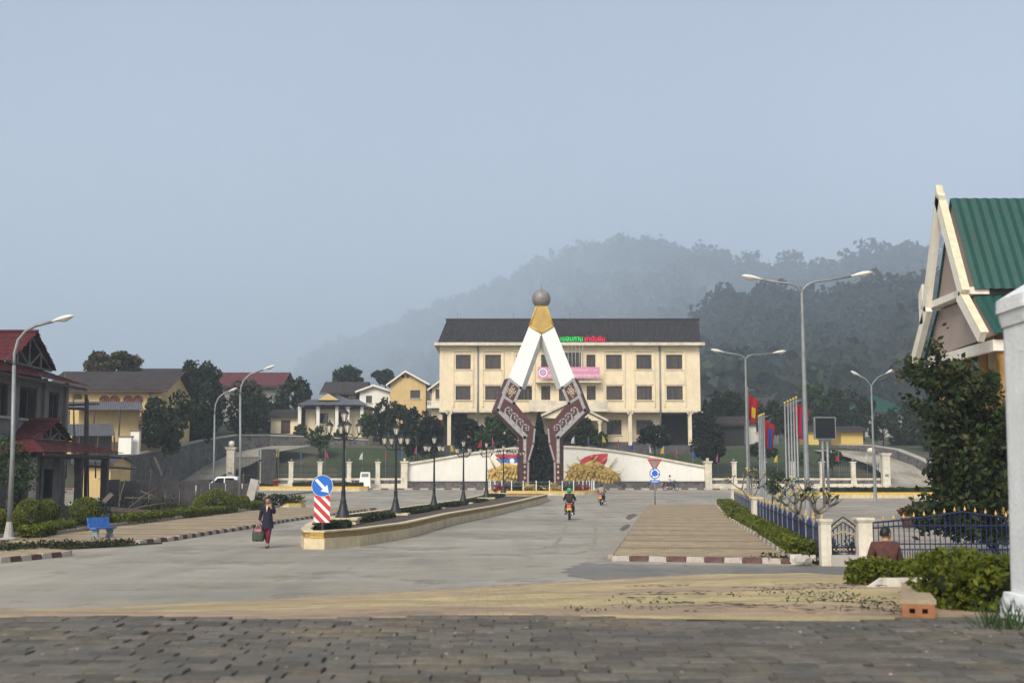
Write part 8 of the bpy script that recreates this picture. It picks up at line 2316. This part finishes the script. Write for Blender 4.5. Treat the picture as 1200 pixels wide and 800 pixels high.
# ================================================================== PEOPLE
def figure(r, J, top, bottom, hair='hair_black', sc=1.0, shoes='black_plastic', hairstyle='short', face=(0, -1), coat=None, helmet=None, sleeve=1.0):
    """one continuous body grown over joints J (local metres); clothes, hair, shoes as children. face: unit xy the head looks along"""
    V = {k: Vector(v) for k, v in J.items()}
    nodes, idx, edges = [], {}, []
    def nd(k, p, rad): idx[k] = len(nodes); nodes.append((p[0], p[1], p[2], rad * sc)); return idx[k]
    nd('pelvis', V['pelvis'], (0.145)); nd('waist', lerp(V['pelvis'], V['chest'], 0.45), 0.115); nd('chest', V['chest'], 0.145); nd('neckb', lerp(V['chest'], V['neck'], 0.75), 0.075); nd('neck', V['neck'], 0.052); nd('jaw', lerp(V['neck'], V['head'], 0.45), 0.055)
    edges += [(0, 1), (1, 2), (2, 3), (3, 4), (4, 5)]
    for s_ in 'LR':
        a = nd('sh' + s_, V['sh' + s_], 0.062); b = nd('el' + s_, V['el' + s_], 0.044); c = nd('wr' + s_, V['wr' + s_], 0.030); d = nd('ha' + s_, V['ha' + s_], 0.034)
        edges += [(idx['chest'], a), (a, b), (b, c), (c, d)]
        a = nd('hi' + s_, V['hi' + s_], 0.088); b = nd('kn' + s_, V['kn' + s_], 0.060); c = nd('an' + s_, V['an' + s_], 0.040); d = nd('to' + s_, V['to' + s_], 0.036)
        edges += [(idx['pelvis'], a), (a, b), (b, c), (c, d)]
    body = MB(); mesh_into(body, skin(nodes, edges))
    # head: shaped ellipsoid with brow, nose, ears, chin
    h = V['head']; f = Vector((face[0], face[1], 0)).normalized(); sd_ = Vector((-f.y, f.x, 0))
    n, m_ = 16, 12; vs = []
    for j in range(m_ + 1):
        ph = math.pi * j / m_; z_ = -math.cos(ph); rr = math.sin(ph)
        for k in range(n):
            t = 2 * math.pi * k / n; u, v_ = math.cos(t), math.sin(t)
            wd = 0.072 * (1 - 0.18 * max(0, -z_)); dp = 0.092 * (1 - 0.10 * max(0, -z_ - 0.2))
            vs.append(h + (sd_ * (u * rr * wd) + f * (v_ * rr * dp + 0.012 * max(0, -z_)) + Vector((0, 0, z_ * 0.115))) * sc)
    body.smooth = True
    body.add(vs, [(j * n + k, j * n + (k + 1) % n, (j + 1) * n + (k + 1) % n, (j + 1) * n + k) for j in range(m_) for k in range(n)])
    body.add([h + f * 0.088 * sc + Vector((0, 0, 0.02)), h + f * 0.112 * sc + Vector((0, 0, -0.025)), h + f * 0.086 * sc + sd_ * 0.016 + Vector((0, 0, -0.032)), h + f * 0.086 * sc - sd_ * 0.016 + Vector((0, 0, -0.032))], [(0, 1, 2), (0, 3, 1), (1, 3, 2)])
    for s_ in (-1, 1): body.ball(h + sd_ * s_ * 0.074 * sc + Vector((0, 0, -0.005)), 0.022 * sc, 6, 5, (0.6, 1, 1.5))
    # fingers
    for s_ in 'LR':
        w_, a_ = V['wr' + s_], V['ha' + s_]; d_ = (a_ - w_).normalized(); sid = d_.cross(f); 
        if sid.length < 0.1: sid = d_.cross(Vector((0, 0, 1)))
        sid.normalize(); cur = d_.cross(sid)
        for k in range(4):
            b_ = a_ + sid * (0.027 - 0.018 * k) * sc; ln = (0.07, 0.08, 0.075, 0.06)[k] * sc
            body.tube([b_ - d_ * 0.02, b_ + d_ * ln * 0.5 + cur * 0.008, b_ + d_ * ln * 0.8 + cur * 0.03], [0.010, 0.009, 0.007], 5)
        b_ = a_ + sid * 0.03 * sc - d_ * 0.03
        body.tube([b_, b_ + sid * 0.025 + d_ * 0.02, b_ + sid * 0.03 + d_ * 0.055], [0.011, 0.010, 0.008], 5)
    body.build('body', 'skin', r)
    # eyes and mouth
    e_ = MB()
    for s_ in (-1, 1): e_.ball(h + (f * 0.083 + sd_ * s_ * 0.030 + Vector((0, 0, 0.012))) * sc, 0.011 * sc, 6, 5, (1, 1, 0.7))
    T(e_.build('eyes', 'hair_black', r), 'dark eyes', None, None, 'stuff')
    MB().box(h + (f * 0.090 + Vector((0, 0, -0.062))) * sc, (0.04, 0.012, 0.010), math.atan2(f.y, f.x) + R(90)).build('mouth', 'trousers_maroon', r)
    if helmet:
        mb = MB(); mb.ball(h + Vector((0, 0, 0.03)) - f * 0.01, 0.135 * sc, 18, 12, (0.98, 1.05, 1.0)); mb.build('helmet', helmet, r)
        mb = MB(); q = h + f * 0.1 * sc + Vector((0, 0, 0.03)); mb.ball(q, 0.07 * sc, 10, 8, (1.0, 0.9, 0.4)); mb.build('helmet_peak', helmet, r)
    else:
        mb = MB(); vs = []
        lo_ = {'short': -0.25, 'bun': -0.35}[hairstyle]
        for j in range(9):
            z_ = lerp(lo_, 1.0, j / 8); rr = math.sqrt(max(0, 1 - z_ * z_))
            for k in range(18):
                t = 2 * math.pi * k / 18; v_ = math.sin(t); u = math.cos(t)
                cut = 1.0 if v_ < 0.35 or z_ > 0.42 else 0.80
                vs.append(h + (sd_ * (u * rr * 0.083 * cut) + f * (v_ * rr * 0.100 * cut - 0.008) + Vector((0, 0, z_ * 0.125 + 0.004))) * sc)
        mb.smooth = True
        mb.add(vs, [(j * 18 + k, j * 18 + (k + 1) % 18, (j + 1) * 18 + (k + 1) % 18, (j + 1) * 18 + k) for j in range(8) for k in range(18)])
        if hairstyle == 'bun': mb.ball(h - f * 0.10 * sc + Vector((0, 0, -0.02)), 0.055 * sc, 10, 8)
        mb.build('hair', hair, r)
    # top garment
    nodes, edges = [], []
    P_ = lambda p, rad: (nodes.append((p[0], p[1], p[2], rad * sc)), len(nodes) - 1)[1]
    a0 = P_(lerp(V['pelvis'], V['chest'], -0.02), 0.165); a1 = P_(lerp(V['pelvis'], V['chest'], 0.45), 0.150); a2 = P_(V['chest'], 0.172); a3 = P_(lerp(V['chest'], V['neck'], 0.72), 0.085)
    edges += [(a0, a1), (a1, a2), (a2, a3)]
    for s_ in 'LR':
        b0 = P_(V['sh' + s_], 0.085); b1 = P_(V['el' + s_], 0.064); edges += [(a2, b0), (b0, b1)]
        if sleeve > 0: b2_ = P_(lerp(V['el' + s_], V['wr' + s_], 0.92 * sleeve), 0.048); edges += [(b1, b2_)]
    mb = MB(); mesh_into(mb, skin(nodes, edges))
    if coat:
        pz = V['pelvis']; mb.smooth = True
        mb.lathe([(0.155 * sc, 0.16), (0.165 * sc, 0.02), (0.19 * sc, -0.16), (0.205 * sc, coat)], pz, 20)
    mb.build('coat' if coat else 'shirt', top, r)
    # trousers
    nodes, edges = [], []
    a0 = P_(V['pelvis'] + Vector((0, 0, 0.04)), 0.155)
    for s_ in 'LR':
        b0 = P_(V['hi' + s_], 0.105); b1 = P_(V['kn' + s_], 0.076); b2_ = P_(lerp(V['kn' + s_], V['an' + s_], 0.9), 0.058); edges += [(a0, b0), (b0, b1), (b1, b2_)]
    mb = MB(); mesh_into(mb, skin(nodes, edges)); mb.build('trousers', bottom, r)
    for s_ in 'LR':
        a_, t_ = V['an' + s_], V['to' + s_]; d_ = t_ - a_
        mb = MB(); mb.tube([a_ - d_ * 0.45 + Vector((0, 0, -0.03)), a_ + Vector((0, 0, -0.03)), lerp(a_, t_, 0.6) + Vector((0, 0, -0.01)), t_ + d_ * 0.25], [0.03, 0.052, 0.045, 0.022], 10); mb.build('shoe', shoes, r)
# woman walking towards the camera, hand raised to her face, bag in the other hand
Yw = 38.8
r = root('person', (X(313, Yw, 640), Yw, 0.0), 'person in navy coat and maroon trousers walking with a bag, hand at face', 'person')
k = 0.965
J = dict(pelvis=(0, 0, .86), chest=(0.0, 0.0, 1.20), neck=(0.0, -0.01, 1.385), head=(0.005, -0.03, 1.495), shL=(0.155, 0, 1.31), elL=(0.235, -0.10, 1.10), wrL=(0.135, -0.19, 1.29), haL=(0.095, -0.165, 1.36), shR=(-0.155, 0, 1.31), elR=(-0.225, 0.03, 1.06), wrR=(-0.265, -0.02, 0.83), haR=(-0.27, -0.03, 0.75), hiL=(0.075, 0, .80), knL=(0.065, -0.10, .47), anL=(0.035, -0.12, .09), toL=(0.03, -0.27, .035), hiR=(-0.075, 0, .80), knR=(-0.05, 0.03, .45), anR=(-0.035, 0.20, .13), toR=(-0.04, 0.10, .035))
figure(r, J, 'coat_navy', 'trousers_maroon', hairstyle='bun', coat=-0.24)
mb = MB(); mb.prism([(-0.035, -0.165, 1.33), (0.04, -0.165, 1.33), (0.0, -0.185, 1.13)], (0, 0.02, 0)); mb.build('blouse', 'shirt_cream', r)
b = root('shopping_bag', (r.location.x - 0.28, Yw - 0.03, 0.22), 'dark patterned carrier bag with pink handles hanging from the walking person', 'bag')
mb = MB(); mb.smooth = True
prof = [(-0.17, 0.13, 0.0), (-0.19, 0.14, 0.04), (-0.20, 0.13, 0.22), (-0.17, 0.09, 0.36)]
n = 16; vs = []
for (a_, d_, z_) in [(0.02, 0.02, -0.005)] + [(abs(q[0]), q[1], q[2]) for q in prof] + [(0.06, 0.03, 0.44)]:
    for k in range(n):
        t = 2 * math.pi * k / n; c_, s_ = math.cos(t), math.sin(t); q = (abs(c_) ** 4 + abs(s_) ** 4) ** -0.25
        vs.append((a_ * c_ * q, d_ * s_ * q * 0.8, z_ + 0.012 * math.sin(3 * t)))
mb.add(vs, [(j * n + k, j * n + (k + 1) % n, (j + 1) * n + (k + 1) % n, (j + 1) * n + k) for j in range(5) for k in range(n)]); mb.build('sack', 'bag_dark', b)
for y_ in (-0.05, 0.05): MB().tube([(-0.12, y_, 0.34), (-0.05, y_ * 0.6, 0.48), (0.0, 0, 0.535), (0.05, y_ * 0.6, 0.48), (0.12, y_, 0.34)], 0.016, 6).build('handle', 'bag_pink', b)
MB().box((0, -0.10, 0.34), (0.22, 0.02, 0.08)).build('pink_rim', 'bag_pink', b)

# man sitting behind the hedge, back to the camera, head turned aside
Ym = 21.2
qm = at(1038, 650, Ym); zg = ramp_z(6.4, Ym) * 0.0
gz_m = Z(617.5, Ym) - 1.27
st = root('stone_block', (qm.x, Ym + 0.08, gz_m), 'low concrete block under the sitting man behind the hedge', 'block')
MB().box((0, 0, 0.19), (0.9, 0.42, 0.38)).build('block', 'light_concrete', st); MB().box((0, 0, 0.395), (0.94, 0.46, 0.03)).build('coping', 'light_concrete', st)
r = root('person', (qm.x, Ym, gz_m), 'person in a brown shirt sitting before the wide blue gate, seen from behind', 'person')
J = dict(pelvis=(0, 0.02, .50), chest=(0.0, 0.03, .86), neck=(0.02, 0.05, 1.055), head=(0.035, 0.07, 1.15), shL=(-0.195, 0.04, .945), elL=(-0.25, 0.10, .68), wrL=(-0.17, 0.32, .60), haL=(-0.15, 0.40, .59), shR=(0.195, 0.04, .945), elR=(0.26, 0.10, .68), wrR=(0.19, 0.33, .60), haR=(0.16, 0.41, .59), hiL=(-0.10, 0.08, .48), knL=(-0.14, 0.48, .50), anL=(-0.14, 0.50, .09), toL=(-0.15, 0.66, .035), hiR=(0.10, 0.08, .48), knR=(0.14, 0.48, .50), anR=(0.14, 0.50, .09), toR=(0.15, 0.66, .035))
figure(r, J, 'shirt_brown', 'jeans_blue', face=(0.85, 0.53), sc=1.12)
mb = MB(); mb.lathe([(0.085, 0), (0.08, 0.04), (0.075, 0.05)], (0.012, 0.045, 0.985), 16); mb.build('collar', 'shirt_brown', r)

# ---------------------------------------------------------------- motorcycles
def motorcycle(loc, rz, label, bodym='black_plastic', lit=True):
    """small underbone bike, local +y is forward"""
    r = root('motorcycle', loc, label, 'motorcycle', 'small motorcycles on the road', rz)
    for y_ in (-0.60, 0.62):
        mb = MB(); pts = [(0, y_ + 0.25 * math.cos(t), 0.285 + 0.25 * math.sin(t)) for t in [2 * math.pi * i / 24 for i in range(25)]]
        mb.tube(pts, 0.042, 8, False); wh = mb.build('wheel', 'tyre', r)
        mb = MB(); mb.tube([(0, y_ + 0.205 * math.cos(t), 0.285 + 0.205 * math.sin(t)) for t in [2 * math.pi * i / 20 for i in range(21)]], 0.018, 5, False); mb.tube([(-0.06, y_, 0.285), (0.06, y_, 0.285)], 0.045, 8)
        for k in range(10):
            t = 2 * math.pi * k / 10; mb.tube([(0, y_, 0.285), (0, y_ + 0.2 * math.cos(t), 0.285 + 0.2 * math.sin(t))], 0.006, 4)
        mb.build('rim', 'chrome', wh)
    mb = MB(); mb.prism([(-0.11, -0.85, 0.66), (-0.11, -0.55, 0.50), (-0.11, -0.1, 0.42), (-0.11, 0.28, 0.45), (-0.11, 0.42, 0.80), (-0.11, 0.33, 0.82), (-0.11, 0.16, 0.58), (-0.11, -0.15, 0.64), (-0.11, -0.80, 0.76)], (0.22, 0, 0)); mb.build('frame_cover', bodym, r)
    mb = MB(); mb.box((0, 0.02, 0.33), (0.2, 0.36, 0.24)); mb.build('engine', 'steel', r)
    mb = MB(); mb.prism([(-0.13, -0.78, 0.765), (-0.13, -0.1, 0.68), (-0.13, 0.12, 0.66), (-0.13, 0.1, 0.73), (-0.13, -0.25, 0.77), (-0.13, -0.78, 0.83)], (0.26, 0, 0)); mb.build('seat', 'black_plastic', r)
    mb = MB(); mb.prism([(-0.2, 0.36, 0.32), (-0.2, 0.46, 0.85), (-0.2, 0.42, 0.85), (-0.2, 0.30, 0.34)], (0.08, 0, 0)); mb.prism([(0.12, 0.36, 0.32), (0.12, 0.46, 0.85), (0.12, 0.42, 0.85), (0.12, 0.30, 0.34)], (0.08, 0, 0)); T(mb.build('leg_shields', bodym, r), 'pair of leg shields', None, None, 'stuff')
    mb = MB(); mb.ball((0, 0.50, 0.90), 0.13, 12, 8, (1.1, 0.8, 1)); mb.build('headlamp', bodym, r)
    MB().tube([(-0.33, 0.34, 1.0), (-0.16, 0.42, 0.97), (0, 0.45, 0.95), (0.16, 0.42, 0.97), (0.33, 0.34, 1.0)], 0.018, 7).build('handlebar', 'black_plastic', r)
    for s_ in (-1, 1):
        m_ = MB().tube([(s_ * 0.24, 0.38, 0.98), (s_ * 0.30, 0.42, 1.15)], 0.008, 5).build('mirror_stalk', 'black_plastic', r)
        MB().ball((s_ * 0.315, 0.42, 1.18), 0.055, 10, 6, (1.2, 0.3, 0.8)).build('mirror', 'chrome', m_)
        MB().tube([(s_ * 0.06, -0.60, 0.30), (s_ * 0.10, -0.52, 0.66)], 0.028, 6).build('shock_absorber', 'chrome', r)
        MB().tube([(s_ * 0.06, 0.62, 0.30), (s_ * 0.07, 0.45, 0.85)], 0.025, 6).build('fork', 'chrome', r)
    mb = MB(); mb.prism([(-0.07, -0.92, 0.50), (-0.07, -0.66, 0.60), (-0.07, -0.62, 0.64), (-0.07, -0.85, 0.66)], (0.14, 0, 0)); mb.build('mudguard', bodym, r)
    MB().box((0, -0.895, 0.74), (0.15, 0.06, 0.09)).build('tail_light', 'tail_red', r)
    MB().box((0, -0.93, 0.585), (0.24, 0.012, 0.13)).build('number_plate', 'plate_yellow', r)
    MB().tube([(0.10, 0.1, 0.28), (0.15, -0.2, 0.27), (0.16, -0.75, 0.34)], [0.02, 0.035, 0.045], 8).build('exhaust', 'chrome', r)
    MB().tube([(-0.30, 0.08, 0.27), (0.30, 0.08, 0.27)], 0.016, 6).build('footrest', 'black_plastic', r)
    return r
def rider(loc, rz, label, top, bottom, helmet=None, sc=1.0):
    r = root('person', loc, label, 'person', None, rz)
    J = dict(pelvis=(0, -0.22, .86), chest=(0, -0.14, 1.20), neck=(0, -0.10, 1.385), head=(0, -0.08, 1.49), shL=(-0.175, -0.12, 1.30), elL=(-0.27, 0.08, 1.10), wrL=(-0.30, 0.28, 1.03), haL=(-0.31, 0.34, 1.02), shR=(0.175, -0.12, 1.30), elR=(0.27, 0.08, 1.10), wrR=(0.30, 0.28, 1.03), haR=(0.31, 0.34, 1.02), hiL=(-0.09, -0.15, .82), knL=(-0.19, 0.22, .68), anL=(-0.22, 0.05, .34), toL=(-0.24, 0.19, .29), hiR=(0.09, -0.15, .82), knR=(0.19, 0.22, .68), anR=(0.22, 0.05, .34), toR=(0.24, 0.19, .29))
    figure(r, J, top, bottom, face=(0, 1), helmet=helmet, sc=sc)
for (px_, py_, lb1, lb2, top, bot, hel, rz) in ((667.5, 608.5, 'dark small motorcycle with glowing tail light on the avenue, under the helmeted rider', 'person in dark jacket and green helmet riding along the avenue', 'jacket_dark', 'black_plastic', 'helmet_green', -0.08), (705, 592, 'small motorcycle nearing the roundabout under the tan-jacketed rider', 'person in tan jacket without helmet riding towards the roundabout', 'jacket_tan', 'jeans_blue', None, -0.2)):
    q = gnd(px_, py_); q.z = gz(q.y)
    motorcycle(q, rz, lb1); rider(q, rz, lb2, top, bot, hel, 1.12)
q = Vector((X(786, 127.8, 568), 127.8, gz(127.8)))
motorcycle(q, R(-90), 'small motorcycle crossing before the mural wall'); rider(q, R(-90), 'person in white shirt riding past the mural wall', 'shirt_white', 'jeans_blue', None, 1.1)

# ---------------------------------------------------------------- white pickup behind the sheet fence
Yp = 112.0
r = root('pickup_truck', (X(268, Yp, 556), Yp, 0.42), 'white double-cab pickup truck parked behind the sheet metal fence', 'truck', None, 0.0)
def side(pts, y0, y1, name, m_, bevel=True, parent=r):
    mb = MB(); mb.prism([(x_, y0, z_) for x_, z_ in pts], (0, y1 - y0, 0)); o = mb.build(name, m_, parent)
    bv = o.modifiers.new('b', 'BEVEL'); bv.width = 0.05; bv.segments = 2; bv.limit_method = 'ANGLE'
    return o
side([(-2.95, 0.45), (-2.95, 0.85), (-2.8, 1.0), (-1.6, 1.12), (2.7, 1.12), (2.72, 0.5), (2.3, 0.42), (-2.4, 0.40)], -0.88, 0.88, 'body', 'car_white')
side([(-1.65, 1.1), (-0.95, 1.72), (-0.7, 1.80), (0.75, 1.80), (0.95, 1.72), (1.12, 1.1)], -0.78, 0.78, 'cab', 'car_white')
for (pts) in ([(-1.28, 1.16), (-0.82, 1.64), (-0.25, 1.66), (-0.25, 1.16)], [(-0.15, 1.16), (-0.15, 1.66), (0.65, 1.66), (0.85, 1.16)]):
    side(pts, -0.79, -0.775, 'side_window', 'car_glass', False); side(pts, 0.775, 0.79, 'side_window', 'car_glass', False)
mb = MB(); mb.prism([(-1.50, -0.68, 1.24), (-1.50, 0.68, 1.24), (-1.02, 0.64, 1.67), (-1.02, -0.64, 1.67)], (-0.03, 0, 0.02)); mb.build('windscreen', 'car_glass', r)
for x_ in (-1.85, 1.75):
    for y_ in (-0.80, 0.80):
        mb = MB(); mb.tube([(x_, y_ - 0.12, 0.40), (x_, y_ + 0.12, 0.40)], 0.39, 20); wh = mb.build('wheel', 'tyre', r)
        mb = MB(); mb.tube([(x_, y_ - 0.128, 0.40), (x_, y_ + 0.128, 0.40)], 0.23, 14); mb.build('rim', 'chrome', wh)
for y_ in (-0.7, 0.7): MB().box((-2.9, y_, 0.86), (0.12, 0.32, 0.16)).build('headlight', 'lamp_lens', r)
for y_ in (-0.95, 0.95): MB().box((-1.2, y_, 1.18), (0.1, 0.16, 0.16)).build('mirror', 'car_white', r)
MB().box((-2.96, 0, 0.5), (0.1, 1.7, 0.2)).build('bumper', 'lamp_grey', r)
# the yard drive under the pickup
flat('yard_drive', [(X(190, 104), 104), (X(300, 104), 104), (X(300, 104) + 3, 129.4), (X(205, 120) - 3, 129.4)], lambda y: 0.42 if y < 118 else 0.86, 'plaza_concrete', 'pale yard drive under the white pickup', 0.9, cat='road')
